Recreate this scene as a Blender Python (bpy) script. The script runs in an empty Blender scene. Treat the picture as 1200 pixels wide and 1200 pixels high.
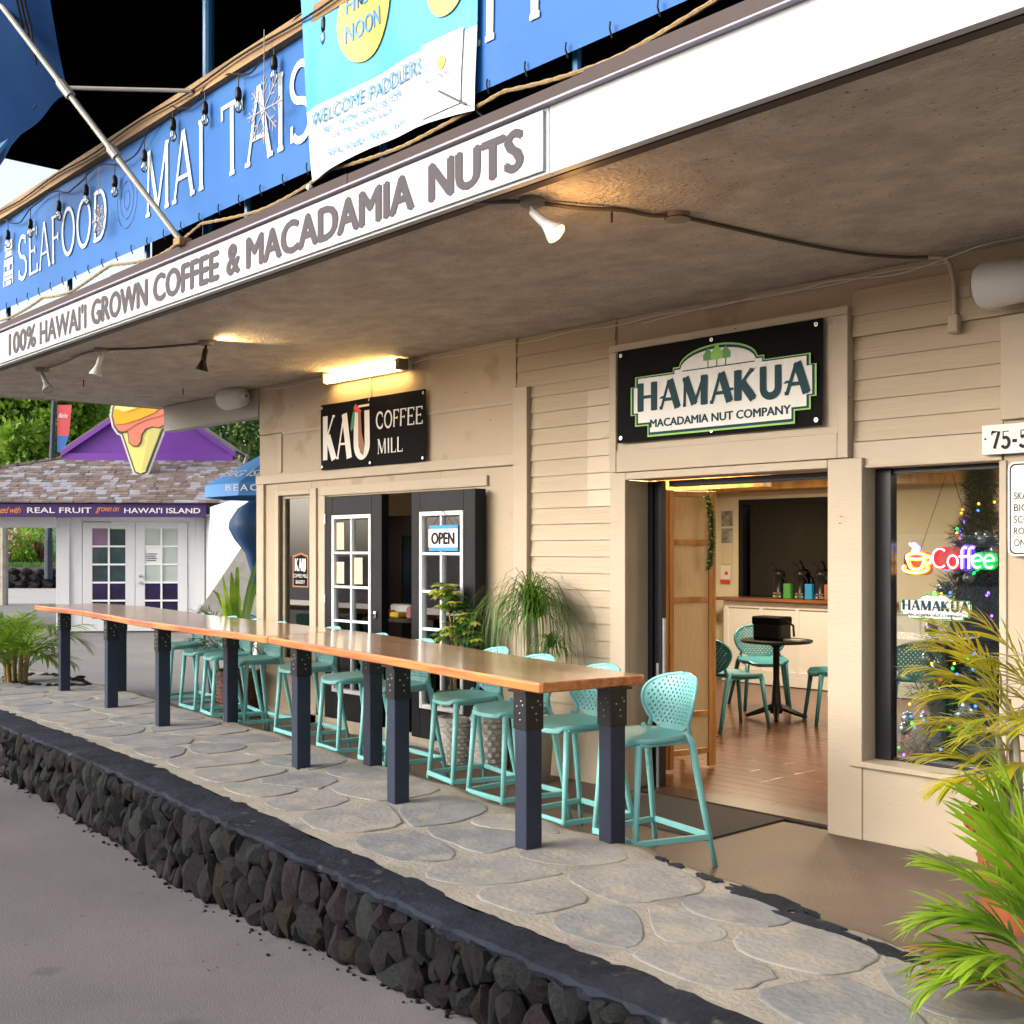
import bpy, bmesh, math, random
from mathutils import Vector, Matrix, geometry
random.seed(7)
S = bpy.context.scene
COL = S.collection
# ------------------------------------------------------------------ camera, world, light, exposure
cam = bpy.data.objects.new('camera', bpy.data.cameras.new('camera')); COL.objects.link(cam)
YAW = math.atan2(1280, 1386)                       # facade direction against the camera axis
cam.location = (0, -6.26, 1.7)
cam.rotation_euler = (math.radians(90), 0, math.radians(90) - YAW)
cam.data.sensor_width = 36; cam.data.lens = 36 * 1386 / 1200; cam.data.shift_y = 45 / 1200
cam.data.clip_start = .05; cam.data.clip_end = 2000
S.camera = cam
SUN_EL, SUN_AZ = math.radians(24), math.radians(205)      # azimuth of the sun, clockwise from +Y
W = bpy.data.worlds.new('World'); S.world = W; W.use_nodes = True
nt = W.node_tree; nt.nodes.clear()
sky = nt.nodes.new('ShaderNodeTexSky'); sky.sky_type = 'NISHITA'; sky.sun_disc = False
sky.sun_elevation = SUN_EL; sky.sun_rotation = SUN_AZ; sky.dust_density = 4; sky.air_density = 1.0; sky.ozone_density = .6
bg = nt.nodes.new('ShaderNodeBackground'); bg.inputs['Strength'].default_value = .15
hs = nt.nodes.new('ShaderNodeHueSaturation'); hs.inputs['Saturation'].default_value = .45; nt.links.new(sky.outputs[0], hs.inputs['Color'])
wo = nt.nodes.new('ShaderNodeOutputWorld')
nt.links.new(hs.outputs[0], bg.inputs[0]); nt.links.new(bg.outputs[0], wo.inputs[0])
sd = bpy.data.lights.new('sun', 'SUN'); sd.energy = .6; sd.angle = math.radians(45); sd.color = (1, .92, .80)
sun = bpy.data.objects.new('sun', sd); COL.objects.link(sun)
sv = Vector((math.sin(SUN_AZ) * math.cos(SUN_EL), math.cos(SUN_AZ) * math.cos(SUN_EL), math.sin(SUN_EL)))
sun.rotation_euler = sv.to_track_quat('Z', 'Y').to_euler()
S.view_settings.view_transform = 'Standard'; S.view_settings.look = 'None'
S.view_settings.exposure = 1.28; S.view_settings.gamma = 1; S.view_settings.use_curve_mapping = False
S.render.engine = 'CYCLES'
S.cycles.max_bounces = 8; S.cycles.transparent_max_bounces = 16

# ------------------------------------------------------------------ materials
def nmat(name, col, rough=.6, var=.15, scale=8, bump=.1, bscale=None, metal=0, spec=.5, stretch=(1,1,1), col2=None, detail=6, thr=None, coat=0, wear_shade=None):
    m = bpy.data.materials.new(name); m.use_nodes = True
    n = m.node_tree; b = n.nodes['Principled BSDF']; L = n.links.new
    b.inputs['Roughness'].default_value = rough; b.inputs['Metallic'].default_value = metal
    b.inputs['Specular IOR Level'].default_value = spec; b.inputs['Coat Weight'].default_value = coat
    tc = n.nodes.new('ShaderNodeTexCoord'); mp = n.nodes.new('ShaderNodeMapping'); mp.inputs['Scale'].default_value = stretch
    oi = n.nodes.new('ShaderNodeObjectInfo'); ad = n.nodes.new('ShaderNodeVectorMath'); ad.operation = 'ADD'
    sc = n.nodes.new('ShaderNodeVectorMath'); sc.operation = 'SCALE'; sc.inputs[0].default_value = (37, 19, 23)
    L(oi.outputs['Random'], sc.inputs['Scale']); L(tc.outputs['Object'], ad.inputs[0]); L(sc.outputs[0], ad.inputs[1])
    L(ad.outputs[0], mp.inputs[0])
    nz = n.nodes.new('ShaderNodeTexNoise'); nz.inputs['Scale'].default_value = scale; nz.inputs['Detail'].default_value = detail
    nz.inputs['Roughness'].default_value = .6
    L(mp.outputs[0], nz.inputs[0])
    cr = n.nodes.new('ShaderNodeValToRGB'); c = Vector(col); c2 = Vector(col2) if col2 else c
    a, d = (thr if thr else (.3, .7))
    cr.color_ramp.elements[0].position = a; cr.color_ramp.elements[1].position = d
    lo = c2 * (1 - var) if not col2 else c2
    hi = c * (1 + var)
    cr.color_ramp.elements[0].color = (*lo, 1); cr.color_ramp.elements[1].color = (*hi, 1)
    L(nz.outputs[0], cr.inputs[0])
    out = cr.outputs[0]
    if wear_shade:                                            # (colour, scale, threshold)
        wz = n.nodes.new('ShaderNodeTexNoise'); wz.inputs['Scale'].default_value = wear_shade[1]; wz.inputs['Detail'].default_value = 8
        L(tc.outputs['Object'], wz.inputs[0])
        wr = n.nodes.new('ShaderNodeValToRGB'); wr.color_ramp.elements[0].position = wear_shade[2]; wr.color_ramp.elements[1].position = wear_shade[2] + wear_shade[3] if len(wear_shade) > 3 else wear_shade[2] + .08
        L(wz.outputs[0], wr.inputs[0])
        mx = n.nodes.new('ShaderNodeMixRGB'); mx.inputs[2].default_value = (*wear_shade[0], 1)
        L(wr.outputs[0], mx.inputs[0]); L(out, mx.inputs[1]); out = mx.outputs[0]
    L(out, b.inputs['Base Color'])
    if bump:
        bz = n.nodes.new('ShaderNodeTexNoise'); bz.inputs['Scale'].default_value = bscale or scale * 6; bz.inputs['Detail'].default_value = 5
        L(mp.outputs[0], bz.inputs[0])
        bp = n.nodes.new('ShaderNodeBump'); bp.inputs['Strength'].default_value = bump; bp.inputs['Distance'].default_value = .01
        L(bz.outputs[0], bp.inputs['Height']); L(bp.outputs[0], b.inputs['Normal'])
    return m
def emat(name, col, st, base=(.8,.8,.8)):
    m = bpy.data.materials.new(name); m.use_nodes = True; b = m.node_tree.nodes['Principled BSDF']
    b.inputs['Base Color'].default_value = (*base, 1)
    b.inputs['Emission Color'].default_value = (*col, 1); b.inputs['Emission Strength'].default_value = st
    return m
def glassmat(name, tint=(1,1,1), ior=1.5, rough=0.0, extra=0.0):
    m = bpy.data.materials.new(name); m.use_nodes = True; n = m.node_tree; n.nodes.clear()
    o = n.nodes.new('ShaderNodeOutputMaterial'); t = n.nodes.new('ShaderNodeBsdfTransparent'); t.inputs[0].default_value = (*tint, 1)
    g = n.nodes.new('ShaderNodeBsdfGlossy'); g.inputs['Roughness'].default_value = rough
    f = n.nodes.new('ShaderNodeFresnel'); f.inputs['IOR'].default_value = ior
    ad = n.nodes.new('ShaderNodeMath'); ad.operation = 'ADD'; ad.inputs[1].default_value = extra; ad.use_clamp = True
    mx = n.nodes.new('ShaderNodeMixShader')
    n.links.new(f.outputs[0], ad.inputs[0]); n.links.new(ad.outputs[0], mx.inputs[0]); n.links.new(t.outputs[0], mx.inputs[1]); n.links.new(g.outputs[0], mx.inputs[2]); n.links.new(mx.outputs[0], o.inputs[0])
    return m
def leafmat(name, c1, c2, scale=3, tr=.35):
    m = bpy.data.materials.new(name); m.use_nodes = True; n = m.node_tree; L = n.links.new
    b = n.nodes['Principled BSDF']; b.inputs['Roughness'].default_value = .42; b.inputs['Specular IOR Level'].default_value = .4
    tc = n.nodes.new('ShaderNodeNewGeometry'); nz = n.nodes.new('ShaderNodeTexNoise'); nz.inputs['Scale'].default_value = scale; nz.inputs['Detail'].default_value = 4
    L(tc.outputs['Position'], nz.inputs[0]); cr = n.nodes.new('ShaderNodeValToRGB'); cr.color_ramp.elements[0].position = .36; cr.color_ramp.elements[1].position = .64
    cr.color_ramp.elements[0].color = (*c1, 1); cr.color_ramp.elements[1].color = (*c2, 1)
    L(nz.outputs[0], cr.inputs[0]); L(cr.outputs[0], b.inputs['Base Color'])
    tl = n.nodes.new('ShaderNodeBsdfTranslucent'); L(cr.outputs[0], tl.inputs[0]); mx = n.nodes.new('ShaderNodeMixShader'); mx.inputs[0].default_value = tr
    L(b.outputs[0], mx.inputs[1]); L(tl.outputs[0], mx.inputs[2]); L(mx.outputs[0], n.nodes['Material Output'].inputs[0])
    return m
def gradmat(name, fn=None, **k): return nmat(name, **k)
M = {}
M['beige'] = nmat('beige_paint', (.43,.35,.25), .55, .05, 1.2, .25, 26, wear_shade=((.37,.285,.19), 2.2, .58, .05), spec=.3)
M['beige_trim'] = nmat('beige_trim_paint', (.455,.38,.285), .5, .04, 2, .2, 30, stretch=(1,1,3), spec=.3)
M['siding'] = nmat('siding_paint', (.435,.355,.25), .5, .05, 1.5, .3, 14, stretch=(.3,1,6), spec=.3)
M['repaint'] = nmat('lighter_touch_up_paint', (.50,.42,.31), .5, .03, 3, .2, 30)
M['stucco'] = nmat('rough_stucco_soffit', (.66,.60,.53), .85, .04, 5, 1.0, 40, col2=(.46,.41,.36), wear_shade=((.20,.165,.135), 34, .65, .06), detail=12, thr=(.32,.68), stretch=(.9,1.25,1))  # mottling and dark speckle put the shading of the stucco relief into the colour
for _n in M['stucco'].node_tree.nodes:
    if _n.type == 'BUMP': _n.inputs['Distance'].default_value = .06
M['fascia'] = nmat('white_fascia_paint', (.46,.485,.51), .5, .06, 1.4, 1.0, 16, stretch=(.3,1,1), spec=.15, wear_shade=((.38,.39,.39), 5, .66, .1))
M['signwhite'] = nmat('white_sign_panel', (.48,.48,.47), .45, .02, 3, .05, spec=.15)
M['signgrey'] = nmat('grey_lettering', (.085,.076,.085), .6, .04, 8, 0, spec=.08)
M['flash'] = nmat('brown_metal_flashing', (.045,.026,.026), .5, .1, 4, .05, spec=.2)
M['dark'] = nmat('dark_painted_timber', (.004,.004,.005), .8, .1, 5, 0, spec=.1)
M['void'] = nmat('shade_black_veranda', (.0015,.0015,.0018), .95, .1, 5, 0, spec=0)  # near-black colour stands in for the deep shade of the upper veranda
M['road'] = nmat('asphalt_road', (.160,.146,.150), .9, .06, .5, .45, 150, col2=(.120,.110,.116), wear_shade=((.078,.071,.074), 2.3, .66, .12), spec=.2)
M['yard'] = nmat('concrete_yard', (.18,.17,.165), .85, .07, .8, .4, 60, col2=(.14,.135,.135))
M['walk'] = nmat('brown_concrete_walk', (.135,.098,.072), .6, .08, 1.6, .3, 60, col2=(.10,.072,.056), wear_shade=((.21,.17,.13), 7, .70, .06))
M['mortar'] = nmat('sandy_mortar', (.325,.298,.25), .9, .10, 4, .6, 50, col2=(.24,.225,.20), wear_shade=((.18,.18,.182), 2.6, .60, .12), spec=.15)
M['flag1'] = nmat('blue_grey_flagstone', (.235,.24,.245), .8, .1, 3.2, .6, 30, col2=(.160,.167,.176), wear_shade=((.30,.28,.245), 4.2, .54, .14), spec=.2)
M['flag2'] = nmat('warm_grey_flagstone', (.27,.265,.255), .8, .1, 3, .6, 32, col2=(.205,.205,.202), wear_shade=((.32,.295,.255), 4.6, .50, .14), spec=.2)
M['cap'] = nmat('slate_blue_painted_cap', (.020,.025,.037), .8, .2, 4, 1.0, 24, col2=(.007,.009,.015), wear_shade=((.085,.082,.08), 8, .63, .10), spec=.12)
M['lava1'] = nmat('black_lava_rock', (.013,.0125,.015), .8, .25, 6, 1.0, 22, col2=(.0025,.0025,.0035), wear_shade=((.085,.08,.07), 20, .70, .05), spec=.2)
M['lava2'] = nmat('brown_lava_rock', (.020,.015,.012), .8, .25, 6, 1.0, 22, col2=(.0045,.0035,.003), wear_shade=((.11,.09,.06), 16, .68, .05), spec=.15)
M['lava3'] = nmat('green_grey_lava_rock', (.021,.025,.024), .8, .25, 6, 1.0, 22, col2=(.005,.006,.006), spec=.2)
M['lava4'] = nmat('plum_lava_rock', (.019,.012,.017), .8, .25, 6, 1.0, 22, col2=(.005,.0035,.005), spec=.2)
M['joint'] = nmat('dark_wall_joint', (.009,.009,.009), .9, .3, 12, 1, 60, wear_shade=((.07,.06,.045), 9, .68, .06))
M['post'] = nmat('navy_post_paint', (.020,.028,.052), .45, .15, 6, .2, 40, spec=.35, wear_shade=((.05,.055,.07), 14, .70, .04))
M['bracket'] = nmat('black_steel_bracket', (.006,.0065,.009), .4, .2, 10, .1)
M['bolt'] = nmat('bolt_steel', (.5,.5,.5), .35, .1, 5, 0, metal=1)
M['teal'] = nmat('teal_plastic', (.19,.50,.50), .42, .05, 2, .05, 60, wear_shade=((.28,.54,.52), 9, .68, .05))
M['teal_dark'] = nmat('deep_teal_plastic', (.04,.21,.26), .4, .04, 3, .05, 80)
def woodmat(name, c1, c2, c3, sc=(1,9,9), rough=.25, coat=.3):
    m = nmat(name, c1, rough, .1, 2.2, .06, 20, stretch=sc, col2=c2, coat=coat, thr=(.38,.62))
    n = m.node_tree; n.nodes['Principled BSDF'].inputs['Coat Roughness'].default_value = .12
    return m
M['table'] = woodmat('varnished_hardwood', (.60,.38,.23), (.45,.25,.135), None, (.45,6,9), .2, .9)
M['tedge'] = woodmat('orange_wood_edge', (.56,.21,.06), (.34,.095,.035), None, (.5,7,9), .3, .25)
M['floor1'] = woodmat('shop_floor_wood', (.135,.050,.024), (.068,.024,.012), None, (.5,8,8), .3, .2)
M['floor2'] = woodmat('shop_floor_wood_dark', (.10,.036,.018), (.05,.017,.009), None, (.5,8,8), .3, .2)
M['screenwood'] = woodmat('golden_screen_frame', (.50,.26,.07), (.34,.15,.04), None, (5,5,.6), .45, .05)
M['screenpaper'] = nmat('woven_screen_panel', (.62,.47,.27), .8, .08, 10, .3, 60, stretch=(6,6,.6))
M['countertop'] = woodmat('counter_wood', (.27,.10,.04), (.16,.05,.02), None, (.6,8,8), .3, .2)
M['white'] = nmat('white_paint', (.72,.72,.74), .5, .03, 3, .05)
M['doorwhite'] = nmat('white_sash_paint', (.74,.75,.76), .45, .03, 3, .05)
M['doorblack'] = nmat('black_door_paint', (.012,.013,.016), .4, .2, 5, .1, spec=.15)
M['alu'] = nmat('dark_bronze_aluminium', (.02,.021,.024), .35, .1, 5, 0, metal=.3)
M['alulight'] = nmat('light_aluminium', (.45,.46,.48), .35, .1, 5, 0, metal=.6)
M['glass'] = glassmat('window_glass', (.88,.92,.92), 1.5, 0, .045)
M['glassd'] = glassmat('sidelight_glass', (.5,.53,.55), 1.55, 0.01, .16)
M['darkglass'] = glassmat('dim_room_glass', (.05,.08,.11), 1.5, 0, .0)  # dark tint stands in for the dimness of the back room
M['intwall'] = nmat('cream_interior_wall', (.66,.60,.48), .8, .03, 3, .1)
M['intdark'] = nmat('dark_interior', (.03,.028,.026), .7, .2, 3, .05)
M['darkbrown'] = nmat('dark_brown_door', (.045,.022,.014), .4, .2, 4, .1, stretch=(4,4,.6))
M['mat'] = nmat('grey_door_mat', (.055,.05,.045), .95, .1, 40, 1, 200)
M['banner'] = nmat('blue_vinyl_banner', (.007,.095,.33), .5, .07, 2, .15, 6, col2=(.018,.125,.38), spec=.2)
M['bannertext'] = nmat('white_banner_print', (.52,.56,.60), .5, .03, 4, 0)
M['bluepole'] = nmat('blue_painted_steel', (.02,.14,.32), .35, .15, 6, .1)
M['polemetal'] = nmat('galvanised_pole', (.34,.32,.28), .45, .15, 9, .1, metal=.4)
M['railwood'] = nmat('weathered_timber_rail', (.34,.20,.075), .7, .2, 3, .5, 20, stretch=(.4,4,4), col2=(.16,.085,.035))
M['bluecloth'] = nmat('blue_awning_cloth', (.003,.040,.15), .6, .15, 2, .3, 5, spec=.2)
M['wire'] = nmat('black_cable', (.008,.008,.009), .5, .1, 5, 0)
M['rope'] = nmat('twisted_yellow_rope', (.32,.22,.10), .7, .3, 60, .5)
M['conduit'] = nmat('painted_conduit', (.20,.17,.14), .6, .1, 5, .1)
M['bulb'] = glassmat('clear_bulb', (.85,.85,.8), 1.5, .02, .12)
M['hn_blue'] = nmat('sky_blue_print', (.045,.29,.58), .45, .04, 2, .2, 5, col2=(.09,.37,.62), spec=.2)
M['hn_white'] = nmat('white_print', (.52,.55,.58), .45, .02, 2, .2, 5, spec=.2)
M['hn_yellow'] = nmat('yellow_print', (.68,.44,.04), .45, .03, 2, 0)
M['hn_text'] = nmat('pale_blue_print', (.03,.22,.52), .45, .03, 2, 0)
M['hn_plum'] = nmat('plum_print', (.22,.12,.22), .45, .03, 2, 0)
M['hn_grey'] = nmat('silver_can_print', (.62,.68,.68), .45, .06, 6, 0)
M['vblack'] = nmat('black_vinyl_banner', (.0040,.0036,.0045), .6, .2, 4, .3, 5, spec=.06)
M['hwhite'] = nmat('hamakua_white', (.72,.71,.68), .45, .03, 4, .05)
M['hgreen'] = nmat('bright_green_print', (.22,.52,.06), .45, .05, 4, 0)
M['hgreen2'] = nmat('mid_green_print', (.06,.27,.06), .45, .05, 4, 0)
M['hteal'] = nmat('dark_teal_print', (.006,.045,.065), .5, .05, 4, 0, spec=.15)
M['kred'] = nmat('red_print', (.60,.04,.03), .45, .05, 4, 0)
M['kbrown'] = nmat('brown_print', (.28,.10,.03), .45, .05, 4, 0)
M['kgreen'] = nmat('green_print', (.02,.25,.08), .45, .05, 4, 0)
M['ink'] = nmat('black_ink', (.01,.01,.012), .5, .05, 4, 0, spec=.15)
M['paper'] = nmat('cream_paper', (.60,.54,.38), .8, .05, 10, 0)
M['greyphoto'] = nmat('grey_photo_print', (.36,.36,.34), .6, .2, 9, 0, col2=(.08,.08,.08))
M['openblue'] = nmat('open_sign_blue', (.02,.25,.55), .5, .03, 4, 0)
M['purple'] = nmat('purple_paint', (.18,.045,.36), .5, .06, 2, .2, 20)
M['purpled'] = nmat('deep_purple_print', (.045,.012,.11), .45, .05, 2, 0)
M['porange'] = nmat('orange_print', (.75,.25,.06), .5, .05, 2, 0)
M['kiosk'] = nmat('white_kiosk_paint', (.60,.61,.63), .55, .03, 2, .05, 10)
M['kwin'] = nmat('dark_green_tinted_glass', (.03,.055,.06), .08, .4, 3, 0, spec=.8)
M['kwin2'] = nmat('purple_tinted_pane', (.022,.015,.06), .12, .3, 3, 0, spec=.8)
M['kwin3'] = nmat('pale_blind_pane', (.40,.46,.42), .3, .08, 3, 0)
for i, c in enumerate([(.155,.115,.10), (.20,.155,.14), (.12,.088,.08), (.27,.27,.31)]):
    M['sh%d' % i] = nmat('cedar_shingle_%s' % 'abcd'[i], c, .8, .15, 6, .4, 30)
M['cone_y'] = nmat('pale_yellow_print', (.80,.76,.22), .4, .03, 3, 0)
M['cone_y2'] = nmat('shade_yellow_print', (.68,.62,.20), .4, .03, 3, 0)
M['cone_o'] = nmat('cream_orange_print', (.88,.46,.02), .4, .03, 3, 0)
M['cone_p'] = nmat('salmon_print', (.80,.24,.15), .4, .03, 3, 0)
M['cone_l'] = nmat('outline_grey_print', (.10,.085,.09), .4, .03, 3, 0)
M['grass'] = leafmat('grass_green', (.05,.13,.02), (.10,.22,.03), 2, .2)
M['treeleaf'] = leafmat('tree_leaf', (.09,.20,.015), (.26,.42,.045), .8, .45)
M['treeleaf2'] = leafmat('darker_tree_leaf', (.045,.10,.015), (.12,.22,.035), .8, .4)
M['palmleaf'] = leafmat('areca_leaf', (.10,.21,.018), (.24,.36,.03), 5, .4)
M['palmyellow'] = leafmat('yellowing_palm_leaf', (.34,.36,.015), (.60,.52,.025), 4, .45)
M['palmbright'] = leafmat('fresh_palm_leaf', (.20,.36,.015), (.36,.54,.04), 5, .45)
M['palmdry'] = leafmat('dry_palm_leaf', (.35,.17,.015), (.50,.30,.03), 5, .3)
M['strap'] = leafmat('ponytail_leaf', (.03,.10,.012), (.10,.22,.02), 9, .25)
M['scheff'] = leafmat('schefflera_leaf', (.025,.085,.012), (.06,.15,.02), 9, .25)
M['scheffy'] = leafmat('variegated_leaf', (.30,.36,.04), (.50,.48,.08), 9, .25)
M['xmas'] = leafmat('fir_needles', (.003,.020,.010), (.010,.045,.022), 9, .1)
M['pinkflower'] = nmat('pink_petal', (.65,.22,.26), .6, .2, 5, 0)
M['rustleaf'] = leafmat('rust_leaf', (.16,.07,.04), (.26,.12,.07), 3, .2)
M['bark'] = nmat('pale_bark', (.30,.27,.23), .85, .2, 5, .6, 20)
M['cane'] = nmat('palm_cane', (.30,.17,.05), .6, .25, 7, .4, 20, col2=(.14,.10,.03))
M['terracotta'] = nmat('terracotta', (.26,.075,.03), .75, .15, 4, .4, 30, col2=(.17,.05,.022), wear_shade=((.36,.22,.14), 6, .66, .08), spec=.2)
M['soil'] = nmat('potting_soil', (.035,.025,.02), .95, .3, 20, 1, 60)
M['basket'] = nmat('white_wicker', (.50,.48,.45), .7, .12, 12, .3)
M['basketb'] = nmat('brown_wicker', (.10,.04,.03), .7, .2, 12, .5)
M['potcream'] = nmat('cream_pot', (.45,.42,.34), .6, .06, 5, .1)
M['plasticw'] = nmat('white_plastic', (.58,.59,.60), .4, .03, 3, .03)
M['plasticg'] = nmat('grey_plastic', (.32,.33,.34), .4, .03, 3, .03)
M['black'] = nmat('black_plastic', (.008,.008,.010), .35, .1, 5, 0, spec=.25)
M['steel'] = nmat('brushed_steel', (.5,.5,.5), .25, .1, 5, 0, metal=1)
M['umb'] = nmat('mid_blue_umbrella_cloth', (.045,.22,.58), .6, .06, 2, .1)
M['umbd'] = nmat('dark_blue_umbrella_cloth', (.005,.045,.13), .6, .1, 2, .2)
M['lamp_on'] = emat('lit_flood_lens', (1,.42,.08), 1.9)
M['tube_on'] = emat('lit_fluorescent_tube', (1,.62,.20), 14)
M['ceil_on'] = emat('lit_ceiling_panel', (1,.80,.52), 5)
for k, c, q in (('o',(1,.30,.01),(1,.75,.35)),('r',(1,.008,.02),(1,.45,.42)),('v',(.22,.07,1),(.72,.66,1)),('b',(.02,.12,1),(.4,.6,1)),('g',(0,1,.08),(.45,1,.6)),('w',(.42,.25,1),(.85,.75,1))):
    nm_ = {'o':'orange','r':'red','v':'violet','b':'blue','g':'green','w':'lilac'}[k]
    M['neon_' + k] = emat('neon_core_' + nm_, q, 3.2, (.9,.9,.9)); M['neonb_' + k] = emat('neon_body_' + nm_, c, 1.5, c); M['fairy_' + k] = emat('fairy_' + nm_, c, 4, c)  # outer tube glows by itself, added as the coloured halo round the core
M['acr_o'] = nmat('amber_glow_acrylic', (.35,.06,.005), .4, .02, 3, 0); M['acr_r'] = nmat('red_glow_acrylic', (.40,.004,.01), .4, .02, 3, 0); M['acr_v'] = nmat('violet_glow_acrylic', (.08,.02,.35), .4, .02, 3, 0); M['acr_g'] = nmat('green_glow_acrylic', (.004,.22,.03), .4, .02, 3, 0)  # clear backing; the neon's coloured glow is put into its base colour
M['acryl'] = nmat('smoky_acrylic_backing', (.25,.25,.27), .5, .02, 3, 0)
M['bauble'] = nmat('silver_bauble', (.45,.50,.58), .25, .2, 12, .2, metal=.7)
M['yellowwall'] = nmat('yellow_stucco_wall', (.55,.40,.16), .8, .06, 1.5, .2)
M['hill'] = nmat('distant_ground', (.08,.11,.05), .9, .2, .1, 0)
M['stonewall_lt'] = nmat('grey_lava_block', (.10,.095,.09), .85, .3, 4, 1, 20, col2=(.04,.038,.04))
M['lightroad'] = nmat('pale_concrete_drive', (.36,.35,.35), .85, .06, .6, .2, 30)
M['tent'] = nmat('light_blue_tent', (.35,.50,.75), .6, .05, 2, 0)
M['redflag'] = nmat('red_street_banner', (.55,.06,.07), .5, .06, 3, 0)
M['blueflag'] = nmat('blue_banner_wave', (.02,.12,.40), .5, .06, 3, 0)
M['tikiwhite'] = M['bannertext']
# ------------------------------------------------------------------ object helpers
def tag(o, label=None, cat=None, group=None, kind=None):
    if label: o['label'] = label
    if cat: o['category'] = cat
    if group: o['group'] = group
    if kind: o['kind'] = kind
    return o
def thing(name, label, cat, loc=(0,0,0), rz=0, group=None):
    o = bpy.data.objects.new(name, None); COL.objects.link(o); o.location = loc; o.rotation_euler = (0, 0, rz); o.empty_display_size = .1
    return tag(o, label, cat, group)
def structure(name):
    o = bpy.data.objects.new(name, None); COL.objects.link(o); o['kind'] = 'structure'; o.empty_display_size = .1
    return o
def link(name, me, parent=None, loc=(0,0,0)):
    o = bpy.data.objects.new(name, me); COL.objects.link(o); o.parent = parent; o.location = loc
    return o
class MB:
    def __init__(s): s.v = []; s.f = []; s.m = []; s.mi = 0; s.sm = False; s.sml = []
    def add(s, vs, fs):
        b = len(s.v); s.v += [tuple(v) for v in vs]
        for f in fs: s.f.append(tuple(b + i for i in f)); s.m.append(s.mi); s.sml.append(s.sm)
        return s
    def box(s, x0, x1, y0, y1, z0, z1, c=0, mat=None):
        if x0 > x1: x0, x1 = x1, x0
        if y0 > y1: y0, y1 = y1, y0
        if z0 > z1: z0, z1 = z1, z0
        T = (lambda p: tuple(mat @ Vector(p))) if mat else (lambda p: p)
        if c <= 0:
            vs = [T((x, y, z)) for z in (z0, z1) for y in (y0, y1) for x in (x0, x1)]
            return s.add(vs, [(0,2,3,1),(4,5,7,6),(0,1,5,4),(2,6,7,3),(0,4,6,2),(1,3,7,5)])
        vs = []; idx = {}
        for ix, x in enumerate((x0, x1)):
            for iy, y in enumerate((y0, y1)):
                for iz, z in enumerate((z0, z1)):
                    dx = c if ix == 0 else -c; dy = c if iy == 0 else -c; dz = c if iz == 0 else -c
                    idx[(ix,iy,iz,0)] = len(vs); vs.append(T((x, y + dy, z + dz)))
                    idx[(ix,iy,iz,1)] = len(vs); vs.append(T((x + dx, y, z + dz)))
                    idx[(ix,iy,iz,2)] = len(vs); vs.append(T((x + dx, y + dy, z)))
        fs = []
        I = lambda *k: idx[k]
        for a in (0, 1):
            q = [I(a,0,0,0), I(a,1,0,0), I(a,1,1,0), I(a,0,1,0)]; fs.append(tuple(q if a else q[::-1]))
            q = [I(0,a,0,1), I(0,a,1,1), I(1,a,1,1), I(1,a,0,1)]; fs.append(tuple(q if a else q[::-1]))
            q = [I(0,0,a,2), I(1,0,a,2), I(1,1,a,2), I(0,1,a,2)]; fs.append(tuple(q if a else q[::-1]))
        for a in (0, 1):
            for b in (0, 1):
                fs.append((I(a,b,0,0), I(a,b,1,0), I(a,b,1,1), I(a,b,0,1)))
                fs.append((I(a,0,b,0), I(a,1,b,0), I(a,1,b,2), I(a,0,b,2)))
                fs.append((I(0,a,b,1), I(1,a,b,1), I(1,a,b,2), I(0,a,b,2)))
        for a in (0,1):
            for b in (0,1):
                for d in (0,1): fs.append((I(a,b,d,0), I(a,b,d,1), I(a,b,d,2)))
        return s.add(vs, fs)
    def tube(s, pts, r, n=8, cap=True, sq=None):
        pts = [Vector(p) for p in pts]; rs = r if isinstance(r, (list, tuple)) else [r] * len(pts)
        ring = []; prev = None
        for i, p in enumerate(pts):
            d = (pts[min(i+1, len(pts)-1)] - pts[max(i-1, 0)]).normalized()
            if prev is None:
                up = Vector((0,0,1)) if abs(d.z) < .95 else Vector((0,1,0)); a = d.cross(up).normalized()
            else: a = (prev - d * prev.dot(d)).normalized()
            prev = a; b = d.cross(a)
            ring.append([p + (a * math.cos(2*math.pi*k/n + (math.pi/n if n == 4 else 0)) + b * math.sin(2*math.pi*k/n + (math.pi/n if n == 4 else 0))) * rs[i] for k in range(n)])
        vs = [v for rg in ring for v in rg]; fs = []
        for i in range(len(ring)-1):
            for k in range(n): fs.append((i*n+k, i*n+(k+1)%n, (i+1)*n+(k+1)%n, (i+1)*n+k))
        if cap: fs.append(tuple(range(n))[::-1]); fs.append(tuple((len(ring)-1)*n+k for k in range(n)))
        return s.add(vs, fs)
    def lathe(s, prof, n=24, c=(0,0,0), a0=0, a1=2*math.pi):
        full = abs(a1 - a0 - 2*math.pi) < 1e-6; k = n if full else n + 1
        vs = [(c[0] + r*math.cos(a0+(a1-a0)*i/n), c[1] + r*math.sin(a0+(a1-a0)*i/n), c[2] + z) for r, z in prof for i in range(k)]
        fs = []
        for j in range(len(prof)-1):
            for i in range(n):
                i2 = (i+1) % k; fs.append((j*k+i, j*k+i2, (j+1)*k+i2, (j+1)*k+i))
        return s.add(vs, fs)
    def ball(s, c, r, n=10):
        prof = [(max(1e-4, r*math.sin(math.pi*j/n)), -r*math.cos(math.pi*j/n)) for j in range(n+1)]
        return s.lathe(prof, n+2, c)
    def prism(s, poly, T, d):                     # poly in 2D, T maps (u,v,w) -> 3D, depth d along w
        n = len(poly); vs = [T(u, v, d) for u, v in poly] + [T(u, v, 0) for u, v in poly]
        return s.add(vs, [tuple(range(n)), tuple(range(n, 2*n))[::-1]] + [(i, n+i, n+(i+1)%n, (i+1)%n) for i in range(n)])
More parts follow.
